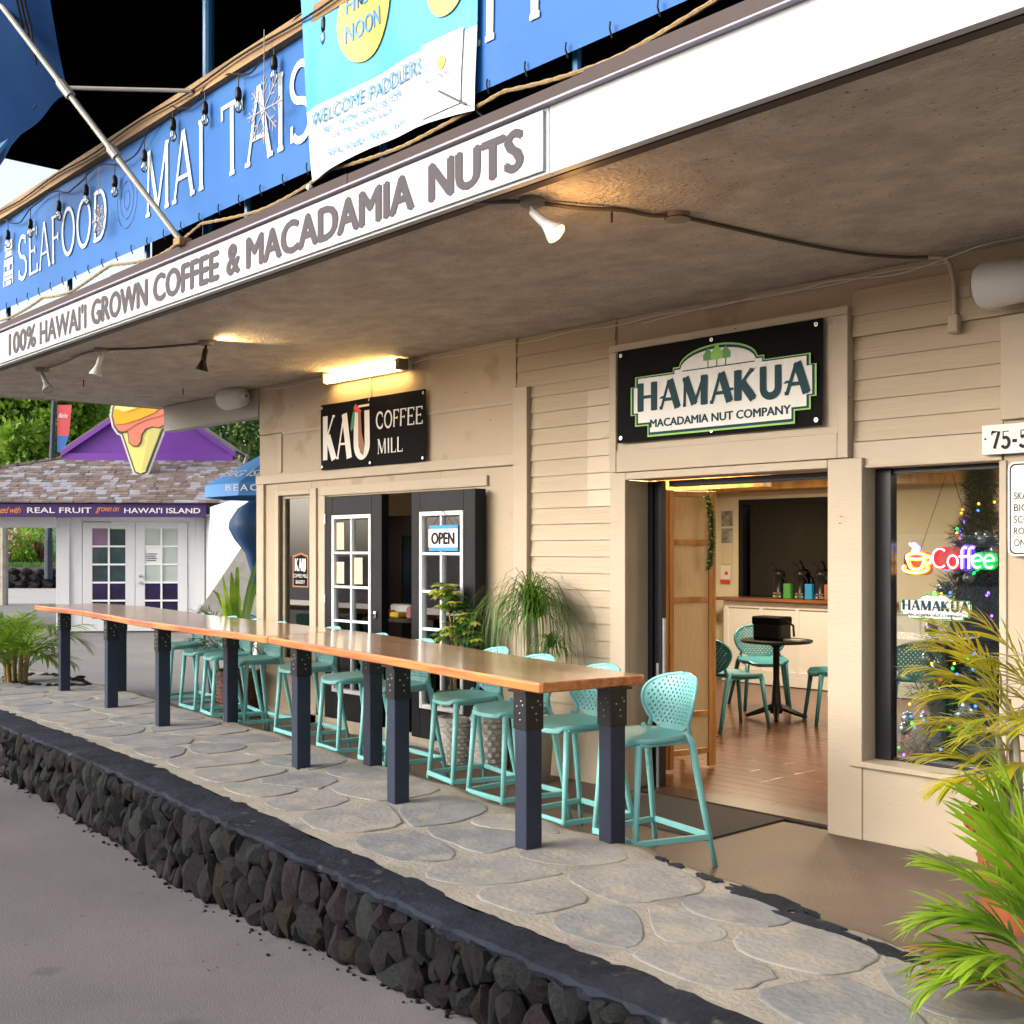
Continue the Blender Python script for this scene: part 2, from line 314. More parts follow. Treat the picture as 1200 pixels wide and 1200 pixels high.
    def build(s, name, mats, parent=None, smooth=None, local=True):
        if not isinstance(mats, (list, tuple)): mats = [mats]
        base = (0,0,0)
        me = bpy.data.meshes.new(name)
        if parent is None and s.v:
            xs, ys, zs = zip(*s.v); base = ((min(xs)+max(xs))/2, (min(ys)+max(ys))/2, min(zs))
        me.from_pydata([(v[0]-base[0], v[1]-base[1], v[2]-base[2]) for v in s.v], [], s.f)
        for m in mats: me.materials.append(m)
        for p, i, sm in zip(me.polygons, s.m, s.sml):
            p.material_index = i; p.use_smooth = sm if smooth is None else smooth
        me.update()
        return link(name, me, parent, base)
def fix(o):
    bm = bmesh.new(); bm.from_mesh(o.data); bmesh.ops.recalc_face_normals(bm, faces=bm.faces); bm.to_mesh(o.data); bm.free(); return o
def part(name, mat, parent, x0, x1, y0, y1, z0, z1, c=.004, **k):
    o = MB().box(x0, x1, y0, y1, z0, z1, c).build(name, mat, parent)
    if k: tag(o, **k)
    return o
def autosmooth(o, deg=40):
    for p in o.data.polygons: p.use_smooth = True
    try:
        o.data.set_sharp_from_angle(angle=math.radians(deg))
    except Exception: pass
    return o
def plane_T(o, u, v, w=None):
    o, u, v = Vector(o), Vector(u), Vector(v); w = Vector(w) if w else u.cross(v).normalized()
    return lambda a, b, c=0: tuple(o + u*a + v*b + w*c)
# --- built-in font lettering
_tc = {}
def text_poly(txt, bold=0.0, shear=0.0, spacing=1.0):
    k = (txt, bold, shear, spacing)
    if k in _tc: return _tc[k]
    cu = bpy.data.curves.new('t', 'FONT'); cu.body = txt; cu.resolution_u = 3; cu.offset = bold; cu.shear = shear; cu.space_character = spacing
    o = bpy.data.objects.new('t', cu); COL.objects.link(o)
    dg = bpy.context.evaluated_depsgraph_get(); me = bpy.data.meshes.new_from_object(o.evaluated_get(dg))
    vs = [tuple(v.co) for v in me.vertices]; fs = [tuple(p.vertices) for p in me.polygons]
    bpy.data.objects.remove(o); bpy.data.curves.remove(cu); bpy.data.meshes.remove(me)
    xs = [v[0] for v in vs]; ys = [v[1] for v in vs]
    r = (vs, fs, min(xs), max(xs), min(ys), max(ys)); _tc[k] = r
    return r
def put_text(mb, txt, T, x, y, w, h, bold=0.0, shear=0.0, spacing=1.0, off=.002):
    vs, fs, a, b, c, d = text_poly(txt, 0.0, shear, spacing)
    k = max(0, bold) * .9; sh = [(0,0)] if k <= 0 else [(-k,0),(k,0),(0,k*.5),(0,-k*.5),(-k*.5,0),(k*.5,0)]
    wx = (w - 2*k*h) if k else w; hy = (h - k*h) if k else h
    for n, (dx, dy) in enumerate(sh):
        mb.add([T(x + k*h + dx*h + (p[0]-a)/(b-a)*wx, y + k*h*.5 + dy*h + (p[1]-c)/(d-c)*hy, off + n*.00012) for p in vs], fs)
# --- stroke lettering with serifs (slab or flared)
def arc(cx, cy, rx, ry, a0, a1, n=12): return [(cx + rx*math.cos(math.radians(a0+(a1-a0)*i/n)), cy + ry*math.sin(math.radians(a0+(a1-a0)*i/n))) for i in range(n+1)]
# each: advance width, list of (points, weight 'k' thick / 'n' thin), list of serif ends (x, y)
G = {
 'A': (.78, [([(.08,0),(.38,1)],'n'), ([(.70,0),(.40,1)],'k'), ([(.17,.33),(.61,.33)],'n')], [(.08,0),(.70,0)]),
 'C': (.74, [(arc(.40,.5,.32,.46,45,315,18),'k'), ([(.63,.83),(.65,.68)],'n'), ([(.63,.17),(.65,.30)],'n')], []),
 'D': (.76, [([(.14,0),(.14,1)],'k'), ([(.14,.97)] + arc(.34,.5,.32,.47,90,-90,14) + [(.14,.03)],'k')], [(.14,0,'l'),(.14,1,'l')]),
 'E': (.66, [([(.14,0),(.14,1)],'k'), ([(.14,.97),(.58,.97)],'n'), ([(.14,.52),(.46,.52)],'n'), ([(.14,.03),(.60,.03)],'n'), ([(.58,1),(.58,.82)],'n'), ([(.60,0),(.60,.2)],'n'), ([(.46,.60),(.46,.44)],'n')], [(.14,0,'l'),(.14,1,'l')]),
 'F': (.62, [([(.14,0),(.14,1)],'k'), ([(.14,.97),(.57,.97)],'n'), ([(.14,.52),(.45,.52)],'n'), ([(.57,1),(.57,.82)],'n'), ([(.45,.60),(.45,.44)],'n')], [(.14,0),(.14,1,'l')]),
 'H': (.84, [([(.16,0),(.16,1)],'k'), ([(.68,0),(.68,1)],'k'), ([(.16,.5),(.68,.5)],'n')], [(.16,0),(.16,1),(.68,0),(.68,1)]),
 'I': (.36, [([(.18,0),(.18,1)],'k')], [(.18,0),(.18,1)]),
 'K': (.80, [([(.16,0),(.16,1)],'k'), ([(.20,.42),(.62,1)],'n'), ([(.32,.55),(.68,0)],'k')], [(.16,0),(.16,1),(.62,1),(.68,0)]),
 'L': (.66, [([(.14,0),(.14,1)],'k'), ([(.14,.03),(.58,.03)],'n'), ([(.58,0),(.58,.22)],'n')], [(.14,0,'l'),(.14,1)]),
 'M': (1.0, [([(.14,0),(.16,1)],'n'), ([(.17,1),(.50,.05)],'k'), ([(.50,.05),(.83,1)],'n'), ([(.84,0),(.84,1)],'k')], [(.14,0),(.84,0),(.14,1,'l'),(.84,1,'r')]),
 'O': (.82, [(arc(.41,.5,.33,.47,0,360,26),'k')], []),
 'P': (.70, [([(.16,0),(.16,1)],'k'), ([(.16,.97)] + arc(.38,.72,.24,.25,90,-90,10) + [(.16,.47)],'k')], [(.16,0),(.16,1,'l')]),
 'S': (.66, [(arc(.33,.74,.23,.23,50,270,12) + arc(.33,.26,.25,.24,90,-140,14)[1:],'k'), ([(.52,.97),(.52,.78)],'n'), ([(.10,.03),(.10,.24)],'n')], []),
 'T': (.72, [([(.36,0),(.36,1)],'k'), ([(.06,.97),(.66,.97)],'n'), ([(.06,1),(.06,.80)],'n'), ([(.66,1),(.66,.80)],'n')], [(.36,0)]),
 'U': (.80, [([(.16,1),(.16,.3)] + arc(.40,.3,.24,.27,180,360,12) + [(.64,1)],'k')], [(.16,1),(.64,1)]),
 '7': (.62, [([(.08,.97),(.54,.97),(.24,0)],'k'), ([(.08,1),(.08,.78)],'n')], []),
 '5': (.62, [([(.50,.97),(.14,.97),(.13,.56)],'n'), ([(.13,.56)] + arc(.28,.33,.24,.30,100,-150,14),'k')], []),
 '-': (.42, [([(.06,.4),(.36,.4)],'k')], []),
 ' ': (.40, [], []),
}
def put_serif(mb, txt, T, x, y, w, h, thick=.14, thin=.06, serif=.12, space=.04, flare=False, off=.002):
    adv = sum(G[c][0] for c in txt) + space * (len(txt)-1); sx = w / adv; cx = x; z = off
    def strip(P, wd):
        nonlocal z
        n = len(P); L, Rr = [], []
        for i in range(n):
            a = Vector(P[max(i-1,0)]); b = Vector(P[min(i+1,n-1)]); d = (b-a)
            if d.length < 1e-9: d = Vector((0,1))
            d.normalize(); nn = Vector((-d.y, d.x)); p = Vector(P[i])
            wi = wd
            if flare and n == 2: wi = wd * 1.18
            L.append(p + nn*wi/2); Rr.append(p - nn*wi/2)
        for i in range(n-1):
            q = [L[i], Rr[i], Rr[i+1], L[i+1]]
            mb.add([T(a.x, a.y, z) for a in q], [(0,1,2,3)])
        z += .00012
    for c in txt:
        aw, strokes, ser = G[c]
        for P, k in strokes:
            strip([(cx + p[0]*sx, y + p[1]*h) for p in P], thick*h if k == 'k' else thin*h)
        for e in ser:
            sd = e[2] if len(e) > 2 else 'b'
            l = serif*h
            x0 = cx + e[0]*sx - (l if sd in 'bl' else 0); x1 = cx + e[0]*sx + (l if sd in 'br' else 0)
            yy = y + e[1]*h + (thin*h/2 if e[1] < .5 else -thin*h/2)
            strip([(x0, yy), (x1, yy)], thin*h)
        cx += (aw + space)*sx
def wavy_sheet(T, w, h, nx, nz, amp, seed=0, f=(1.3, .7), thick=.0):
    rnd = random.Random(seed); ph = [rnd.uniform(0,6.28) for _ in range(6)]
    def off(u, v): return amp*(math.sin(u*f[0]*2+ph[0]+v*1.5)*.5 + math.sin(u*f[0]*5+ph[1])*.25*v + math.sin(u*1.7+v*f[1]*4+ph[2])*.4)
    mb = MB(); vs = [T(w*i/nx, h*j/nz, off(w*i/nx, h*j/nz)) for j in range(nz+1) for i in range(nx+1)]
    mb.add(vs, [(j*(nx+1)+i, j*(nx+1)+i+1, (j+1)*(nx+1)+i+1, (j+1)*(nx+1)+i) for j in range(nz) for i in range(nx)])
    return mb, off
def subtext(txt_mb, off):   # not used for painting, only to lay print on wavy cloth
    return txt_mb
def floor_rise(x): return .03 * min(1, max(0, (-5 - x)/3))
def road_z(x):
    P = [(-300,-.17),(-13,-.18),(-10.4,-.21),(-8,-.27),(-6.3,-.315),(-5.2,-.265),(-4.3,-.20),(-3.5,-.145),(-2,-.125),(300,-.125)]
    for a, b in zip(P, P[1:]):
        if a[0] <= x <= b[0]: t = (x-a[0])/(b[0]-a[0]); t = t*t*(3-2*t); return a[1] + (b[1]-a[1])*t
    return -.17
def lerp_poly(P, x):
    for a, b in zip(P, P[1:]):
        if min(a[0], b[0]) <= x <= max(a[0], b[0]):
            t = (x-a[0])/(b[0]-a[0]); return a[1] + (b[1]-a[1])*t
    return P[0][1] if abs(x-P[0][0]) < abs(x-P[-1][0]) else P[-1][1]
# ================================================================== GROUND, ROAD, TERRACE, LAVA WALL
def soften(P, n=2):
    for _ in range(n):
        Q = [P[0]]
        for p, q in zip(P, P[1:]): Q += [(p[0]*.75+q[0]*.25, p[1]*.75+q[1]*.25), (p[0]*.25+q[0]*.75, p[1]*.25+q[1]*.75)]
        P = Q + [P[-1]]
    return P
FRONT = soften([(-22,-1.6),(-16,-2.12),(-13,-2.42),(-10.4,-2.63),(-8.5,-2.73),(-6.5,-2.93),(-5,-3.065),(-3.7,-3.215),(-2.9,-3.28),(-2.3,-3.32),(-1.6,-3.37),(-.6,-3.42),(1.5,-3.45)])
INNER = [(-22,-.5),(-16,-.55),(-13.4,-.60),(-11.53,-.72),(-10.17,-.91),(-9.55,-.97),(-8.53,-1.05),(-7.79,-1.15),(-7.28,-1.21),(-6.85,-1.26),(-6.17,-1.31),(-5.79,-1.37),(-5.32,-1.46),(-4.73,-1.575),(-4.34,-1.60),(-4.0,-1.65),(-3.4,-1.78),(-3.08,-1.87),(-2.57,-2.0),(-2.4,-2.05),(-1.6,-2.15),(-.6,-2.2),(1.5,-2.1)]
def top_z(x): return .19 + floor_rise(x)*.7
mb = MB(); xs = [-300,-60,-30,-20,-14,-11] + [-10 + .5*i for i in range(23)] + [4,10,60,300]
rows = []
for x in xs:
    f = lerp_poly(FRONT, max(-22, min(1.5, x)))
    rows.append([(x, -300, road_z(x)), (x, -30, road_z(x)), (x, -10, road_z(x)), (x, -5, road_z(x)), (x, f+.05, road_z(x))])
vs = [p for r in rows for p in r]; n = 5
mb.add(vs, [(i*n+j, (i+1)*n+j, (i+1)*n+j+1, i*n+j+1) for i in range(len(rows)-1) for j in range(n-1)])
tag(mb.build('road', M['road'], smooth=True), kind='structure')
# far ground beyond the shops
mb = MB(); mb.add([(-300,-1.7,-.012),(-22,-1.55,-.012),(-22,300,-.012),(-300,300,-.012)], [(0,1,2,3)]); mb.add([(-22,-1.0,-.012),(300,-1.0,-.012),(300,300,-.012),(-22,300,-.012)], [(0,1,2,3)])
tag(mb.build('ground', M['yard']), kind='structure')
# brown walkway between the terrace and the shops (reaches left as yard concrete)
mb = MB(); xw = [-10.6,-9.5,-8.5,-7.5,-6.5,-5.5,-4.5,-3.5,-2.5,-1.5,0,1.5]
vs = []
for x in xw:
    z = floor_rise(x); vs += [(x, lerp_poly(INNER, x)-.12, z), (x, .02, z)]
mb.add(vs, [(2*i, 2*i+2, 2*i+3, 2*i+1) for i in range(len(xw)-1)])
tag(mb.build('walkway', M['walk']), kind='structure')
mb = MB(); mb.add([(-40,-1.2,.03),(-10.6,-1.1,.03),(-10.6,30,.03),(-40,30,.03)], [(0,1,2,3)]); mb.add([(-40,-1.2,-.02),(-10.6,-1.1,-.02),(-10.6,-1.1,.03),(-40,-1.2,.03)], [(0,1,2,3)])
tag(mb.build('courtyard', M['yard']), kind='structure')

terr = structure('stone_terrace')
# mortar bed with its inner step
mb = MB(); N = 240; rnd = random.Random(3)
xt = [-22 + 23.5*i/N for i in range(N+1)]
vs = []; K = 14
for i, x in enumerate(xt):
    a = lerp_poly(FRONT, x) + (.31 - .07*min(1, max(0, (x+7)/3)))*.9; b = lerp_poly(INNER, x) + .018*math.sin(x*7.3)+.012*math.sin(x*17)
    for j in range(K+1):
        t = j/K; vs.append((x, a + (b-a)*t, top_z(x) - .001 + .003*math.sin(x*11+j*2.1)*math.sin(x*5.3-j*1.3) - (.02 if j == K else 0)))
    vs.append((x, b + .02, -.05))
K2 = K + 2
mb.add(vs, [(i*K2+j, (i+1)*K2+j, (i+1)*K2+j+1, i*K2+j+1) for i in range(N) for j in range(K2-1)])
mb.build('mortar_bed', M['mortar'], terr, smooth=True)
# flagstones: clipped cells of jittered points, rounded
def clip(poly, px, py, qx, qy):
    mx, my = (px+qx)/2, (py+qy)/2; dx, dy = qx-px, qy-py; out = []
    for i in range(len(poly)):
        a, b = poly[i], poly[(i+1) % len(poly)]
        da = (a[0]-mx)*dx + (a[1]-my)*dy; db = (b[0]-mx)*dx + (b[1]-my)*dy
        if da <= 0: out.append(a)
        if (da < 0) != (db < 0):
            t = da/(da-db); out.append((a[0]+(b[0]-a[0])*t, a[1]+(b[1]-a[1])*t))
    return out
def capw(x): return .31 - .07*min(1, max(0, (x+7)/3))
pts = []; x = -15.0; r = random.Random(21); c_ = 0
while x < 1.2:
    a = lerp_poly(FRONT, x) + capw(x) + .03; b = lerp_poly(INNER, x) - .14; w = b - a
    nrow = 2 if c_ % 3 else 3
    for k in range(nrow):
        pts.append((x + r.uniform(-.17,.17), a + w*(k+.5)/nrow + r.uniform(-.11,.11)))
    x += .60 if nrow == 2 else .50; c_ += 1
for i, (px, py) in enumerate(pts):
    f = lerp_poly(FRONT, px) + capw(px) + .05; g = lerp_poly(INNER, px) - .13
    sl = (lerp_poly(FRONT, px+.3) - lerp_poly(FRONT, px-.3))/.6; sl2 = (lerp_poly(INNER, px+.3) - lerp_poly(INNER, px-.3))/.6
    poly = [(px-.55, f-.55*sl), (px+.55, f+.55*sl), (px+.55, g+.55*sl2), (px-.55, g-.55*sl2)]
    for j, q in enumerate(pts):
        if j != i and abs(q[0]-px) < 1.4: poly = clip(poly, px, py, *q)
    if len(poly) < 3: continue
    cx = sum(p[0] for p in poly)/len(poly); cy = sum(p[1] for p in poly)/len(poly)
    k = r.uniform(.89, .97); poly = [(cx+(p[0]-cx)*k, cy+(p[1]-cy)*k) for p in poly]
    for _ in range(2):
        q = []
        for a, b in zip(poly, poly[1:]+poly[:1]): q += [(a[0]*.75+b[0]*.25, a[1]*.75+b[1]*.25), (a[0]*.25+b[0]*.75, a[1]*.25+b[1]*.75)]
        poly = q
    ph = r.uniform(0, 6)
    poly = [(cx+(p[0]-cx)*(1+.035*math.sin(5*math.atan2(p[1]-cy,p[0]-cx)+ph)+.022*math.sin(11*math.atan2(p[1]-cy,p[0]-cx)+2*ph)), cy+(p[1]-cy)*(1+.025*math.sin(4*math.atan2(p[1]-cy,p[0]-cx)+ph))) for p in poly]
    poly = [(p[0]+r.uniform(-.006,.006), p[1]+r.uniform(-.006,.006)) for p in poly]
    z = top_z(cx); n = len(poly); up = r.uniform(.003,.006)
    mb = MB(); vs = [(p[0]-cx, p[1]-cy, -.02) for p in poly] + [(p[0]-cx, p[1]-cy, up*.5) for p in poly] + [((p[0]-cx)*.965, (p[1]-cy)*.965, up) for p in poly]
    fs = [(i2, (i2+1)%n, n+(i2+1)%n, n+i2) for i2 in range(n)] + [(n+i2, n+(i2+1)%n, 2*n+(i2+1)%n, 2*n+i2) for i2 in range(n)] + [tuple(range(2*n, 3*n))]
    mb.add(vs, fs); o = mb.build('flagstone', M['flag1'] if r.random() < .6 else M['flag2'], terr); o.location = (cx, cy, z)
# dark patches of old slate paint along the terrace's inner edge
for (px, py, rx, ry, sd) in [(-3.0,-1.98,.28,.075,1),(-2.68,-2.12,.22,.06,2),(-3.38,-1.90,.10,.035,3),(-3.62,-1.84,.06,.03,4),(-2.3,-2.2,.18,.05,5),(-3.75,-1.80,.05,.02,6)]:
    rr = random.Random(sd); mb = MB(); n = 26; ang = -.18
    ring = []
    for i in range(n):
        a = 2*math.pi*i/n; k = rr.uniform(.6, 1.1); u, v = rx*k*math.cos(a), ry*k*math.sin(a); ring.append((px+u*math.cos(ang)-v*math.sin(ang), py+u*math.sin(ang)+v*math.cos(ang), top_z(px)+.007))
    low = [(p[0], p[1], p[2]-.03) for p in ring]
    mb.add(ring+low, [tuple(range(n))] + [(i, n+i, n+(i+1)%n, (i+1)%n) for i in range(n)])
    mb.build('paint_patch', M['cap'], terr)

wall = thing('lava_rock_wall', 'low retaining wall of black lava rocks with a slate blue painted cap beside the road', 'wall')
mb = MB(); N = 330; vs = []; K = 8; rnd = random.Random(5)
for i in range(N+1):
    x = -20 + 21.5*i/N; f = lerp_poly(FRONT, x); w = capw(x); e1 = .007*math.sin(x*9)+.006*math.sin(x*23+1); e2 = .016*math.sin(x*3.9)+.010*math.sin(x*9.1+2)+.006*math.sin(x*29)
    z = top_z(x) - .012
    hh = .5+.5*math.sin(x*27+3*math.sin(x*6.1)); prof = [(f+.04+e1, z-.04-.03*hh), (f+.004+e1+.012*math.sin(x*47), z-.022-.022*hh), (f-.010+e1+.008*math.sin(x*61), z-.004+.005*math.sin(x*39)), (f+.002+e1, z+.012+.003*math.sin(x*33)), (f+w*.3, z+.017+.004*math.sin(x*8)), (f+w*.65, z+.018+.004*math.sin(x*5)), (f+w*.93+e2, z+.012), (f+w+e2, z-.02)]
    vs += [(x + rnd.uniform(-.006,.006), a + rnd.uniform(-.006,.006), b + rnd.uniform(-.0035,.0035)) for a, b in prof]
mb.add(vs, [(i*K+j, (i+1)*K+j, (i+1)*K+j+1, i*K+j+1) for i in range(N) for j in range(K-1)])
autosmooth(mb.build('cap', M['cap'], wall), 24)
mb = MB(); vs = []
for i in range(N+1):
    x = -20 + 21.5*i/N; f = lerp_poly(FRONT, x); vs += [(x, f+.045, road_z(x)-.1), (x, f+.045, top_z(x)-.02)]
mb.add(vs, [(2*i, 2*i+2, 2*i+3, 2*i+1) for i in range(N)]); mb.build('backing', M['joint'], wall)
# rock meshes
rocks = []
for k in range(14):
    bm = bmesh.new(); bmesh.ops.create_icosphere(bm, subdivisions=2, radius=1); rr = random.Random(100+k)
    axes = [(Vector((rr.uniform(-1,1), rr.uniform(-1,1), rr.uniform(-1,1))).normalized(), rr.uniform(.45,.85)) for _ in range(12)]
    for v in bm.verts:
        p = v.co.copy()
        for a, lim in axes:
            d = p.dot(a)
            if d > lim: p -= a*(d-lim)*.9
        v.co = p * (1 + rr.uniform(-.10,.10))
    me = bpy.data.meshes.new('stone'); bm.to_mesh(me); bm.free()
    for p in me.polygons: p.use_smooth = False
    me.materials.append(M[['lava1','lava2','lava3','lava1','lava4'][k % 5]]); rocks.append(me)
r = random.Random(11); cnt = 0; x = 1.3
slots = []
while x > -14.5:
    w = r.choice([r.uniform(.05,.08), r.uniform(.08,.12), r.uniform(.12,.18)]); h = top_z(x) - .035 - road_z(x)
    nr = r.choice([2,2,3,3,4]) if w < .13 else r.choice([2,2,3]); cut = sorted([r.uniform(.24,.46), r.uniform(.58,.78)]) if nr == 3 else ([r.uniform(.35,.68)] if nr == 2 else [.24+r.uniform(-.04,.04), .5+r.uniform(-.05,.05), .76+r.uniform(-.04,.04)])
    cut = [0]+cut+[1]
    for a, b in zip(cut, cut[1:]): slots.append((x - w/2 + r.uniform(-.02,.02), (a+b)/2*h, w, (b-a)*h))
    x -= w*.90
far_stones = MB()
for i, (x, zz, w, h) in enumerate(slots):
    f = lerp_poly(FRONT, x)
    if cnt >= 299:
        Mx = Matrix.Translation((x, f + .035 - .03*(1-zz/.4), road_z(x) + zz + .005)) @ Matrix.Rotation(r.uniform(-.4,.4), 4, 'Y') @ Matrix.Diagonal((w*.68, .085, h*.66, 1)); me_ = r.choice(rocks)
        far_stones.mi = r.choice([0,0,1,2,3]); far_stones.add([tuple(Mx @ v.co) for v in me_.vertices], [tuple(p_.vertices) for p_ in me_.polygons]); continue
    o = bpy.data.objects.new('stone', r.choice(rocks)); COL.objects.link(o); o.parent = wall
    o.location = (x, f + .022 + r.uniform(-.010,.010) - .02*(1-zz/.4), road_z(x) + zz + .005); o.rotation_euler = (r.uniform(-.2,.2), r.uniform(-.3,.3), r.uniform(-.2,.2)+(0 if r.random() < .6 else 3.1))
    o.scale = (w*r.uniform(.68,.84), .06, h*r.uniform(.60,.70)); cnt += 1
tag(far_stones.build('stone', [M['lava1'],M['lava2'],M['lava3'],M['lava4']], wall), kind='stuff')
# small rubble and chips at the foot
mb = MB(); r = random.Random(77)
for i in range(150):
    x = r.uniform(-12, .5); f = lerp_poly(FRONT, x); s_ = r.uniform(.004,.016); c = (x, f - .02 - abs(r.gauss(0,.04)), road_z(x)+s_*.4)
    mb.add([(c[0]+s_*r.uniform(.6,1.2)*math.cos(a), c[1]+s_*math.sin(a)*r.uniform(.6,1), c[2]+dz*s_*.5) for dz in (-1,1) for a in (0,1.3,2.6,3.9,5.2)], [(0,1,2,3,4),(9,8,7,6,5)]+[(i2,(i2+1)%5,5+(i2+1)%5,5+i2) for i2 in range(5)])
tag(mb.build('rubble', M['lava2'], wall), kind='stuff')

# ================================================================== SHOP BUILDING
B = thing('shop_building', 'beige timber shop building with deep stucco canopy and a white fascia over the storefronts', 'building')
BE, BT = M['beige'], M['beige_trim']
def bp(name, x0, x1, z0, z1, y0, y1, mat=BT, c=.003, **k): return part(name, mat, B, x0, x1, y0, y1, z0, z1, c, **k)
ZC = 3.35
# wall panels (back plane from y 0 to .12), openings left out
bp('wall_panel', -10.55, -10.20, .02, 2.36, 0, .14, BE)
bp('wall_panel', -10.20, -9.60, .02, .60, 0, .14, BE)
bp('wall_panel', -10.20, -9.60, 2.25, 2.36, 0, .14, BE)
bp('wall_panel', -9.60, -9.34, .02, 2.36, 0, .14, BE)
bp('wall_panel', -9.34, -7.66, 2.20, 2.36, 0, .14, BE)
bp('wall_panel', -7.66, -6.73, .02, 2.36, 0, .14, BE)
bp('wall_panel', -10.55, -6.73, 2.36, 2.86, 0, .14, BE)
bp('wall_panel', -10.55, -6.73, 2.866, ZC, -.004, .14, BE)
bp('wall_panel', -6.73, -5.69, .02, 3.0, .02, .14, BE)
bp('skirting_panel', -6.57, -5.69, .0, .44, -.012, .02, BT)
bp('wall_panel', -5.69, -2.88, 2.95, ZC, .02, .14, BE)
bp('wall_panel', -6.73, -5.69, 3.0, ZC, .02, .14, BE)
bp('wall_panel', -5.69, -3.79, 2.24, 2.95, .0, .14, BE)
bp('wall_panel', -3.79, -2.88, 2.20, 2.95, .02, .14, BE)
bp('wall_panel', -2.88, 1.5, 0, ZC, .0, .14, BE)
bp('wall_panel', -3.93, -2.88, 0, .43, .0, .16, BE)
bp('side_wall', -10.55, -10.41, .02, ZC, .14, 8.0, BE)
# trims Kau part
bp('trim_board', -10.58, -6.73, 2.365, 2.45, -.03, -.001)
bp('corner_board', -10.575, -10.44, .02, 2.362, -.025, -.001)
bp('trim_board', -10.19, -10.12, 2.47, 2.86, -.014, -.001)
bp('trim_board', -10.12, -6.74, 2.84, 2.868, -.010, -.001)
bp('trim_board', -9.42, -7.05, 2.215, 2.30, -.022, -.001)
bp('trim_board', -10.23, -10.17, .56, 2.29, -.02, -.0012)
bp('trim_board', -9.61, -9.50, .02, 2.29, -.02, -.0012)
bp('trim_board', -10.168, -9.612, 2.24, 2.29, -.02, -.0012)
bp('window_sill', -10.24, -9.56, .53, .57, -.06, -.001)
bp('trim_board', -9.44, -9.345, .02, 2.213, -.024, -.0012)
bp('corner_board', -6.73, -6.575, .0, 2.955, -.035, .019)
bp('trim_board', -10.55, -6.73, .02, .14, -.02, -.001)
# clapboards
def clap(x0, x1, z, y=0.0, h=.122, m=None):
    mb = MB(); z1 = z + h; t = .020; j = random.uniform(-.0015,.0015)
    vs = [(x0,y-t+j,z),(x1,y-t-j,z),(x1,y-.004,z1+.012),(x0,y-.004,z1+.012),(x0,y+.03,z),(x1,y+.03,z),(x1,y+.03,z1+.012),(x0,y+.03,z1+.012)]
    mb.add(vs, [(0,1,2,3),(0,4,5,1),(4,7,6,5),(3,2,6,7),(0,3,7,4),(1,5,6,2)])
    return mb.build('clapboard', m or M['siding'], B)
z = .44
while z < 2.90:
    clap(-6.572, -5.688, z, .019); z += .1215
z = 2.958
while z < 3.3:
    clap(-6.728, -5.70, z, .019, min(.122, ZC-z-.013)); z += .1215
# lighter repainted area on the siding
mbp = MB()
z = .44 + .1215*13
for k in range(7):
    za = z + k*.1215; mbp.add([(-5.97,.019-.0204,za+.004),(-5.692,.019-.0204,za+.004),(-5.692,.019-.0065,za+.118),(-5.97,.019-.0065,za+.118)], [(0,1,2,3)])
mbp.build('touch_up_paint', M['repaint'], B)
z = 2.345
while z < 2.90:
    clap(-3.787, -2.887, z, .019); z += .1215
clap(-3.787, -.2, 2.965, -.0, .122); clap(-3.787, -.2, 3.09, -.0, .14)
bp('trim_board', -2.885, -2.70, 2.40, 2.955, -.03, -.001)
bp('trim_board', -3.787, -2.887, 2.19, 2.34, -.012, .019)
# header board round the big banner
bp('header_board', -5.70, -3.79, 2.25, 3.14, -.045, -.001, BT)
bp('header_rim', -5.70, -3.79, 3.10, 3.15, -.06, -.0455)
bp('header_rim', -5.70, -5.635, 2.25, 3.098, -.06, -.0455)
bp('header_rim', -3.86, -3.79, 2.25, 3.098, -.06, -.0455)
bp('header_rim', -5.633, -3.862, 2.25, 2.40, -.058, -.0455)
bp('door_casing', -5.70, -5.556, 0, 2.245, -.05, -.001)
bp('door_casing', -5.556, -3.935, 2.195, 2.245, -.05, .20)
bp('door_jamb', -5.70, -5.557, 0, 2.193, .0, .33)
bp('door_casing', -3.935, -3.705, .0, 2.245, -.045, .25)
bp('window_sill', -3.78, -2.84, .43, .462, -.065, .12)
bp('window_casing', -3.703, -2.88, 2.185, 2.20, -.02, .12)
bp('window_casing', -2.90, -2.86, .462, 2.184, -.012, .14)
bp('plinth', -3.93, -2.3, 0.0, .428, -.035, -.001, BT)
# plinth split and upper caps
for (x, zz) in [(-9.9,3.1),(-9.2,2.62),(-7.3,2.98),(-7.0,2.73),(-8.3,2.5),(-4.6,3.12),(-3.83,1.9),(-3.84,1.86),(-3.78,2.6)]:
    MB().lathe([(.0001,0),(.006,0),(.006,.004),(.0001,.004)], 8).build('nail_head', M['flash'], B).location = (x, -.062 if x > -5.7 else -.032, zz)
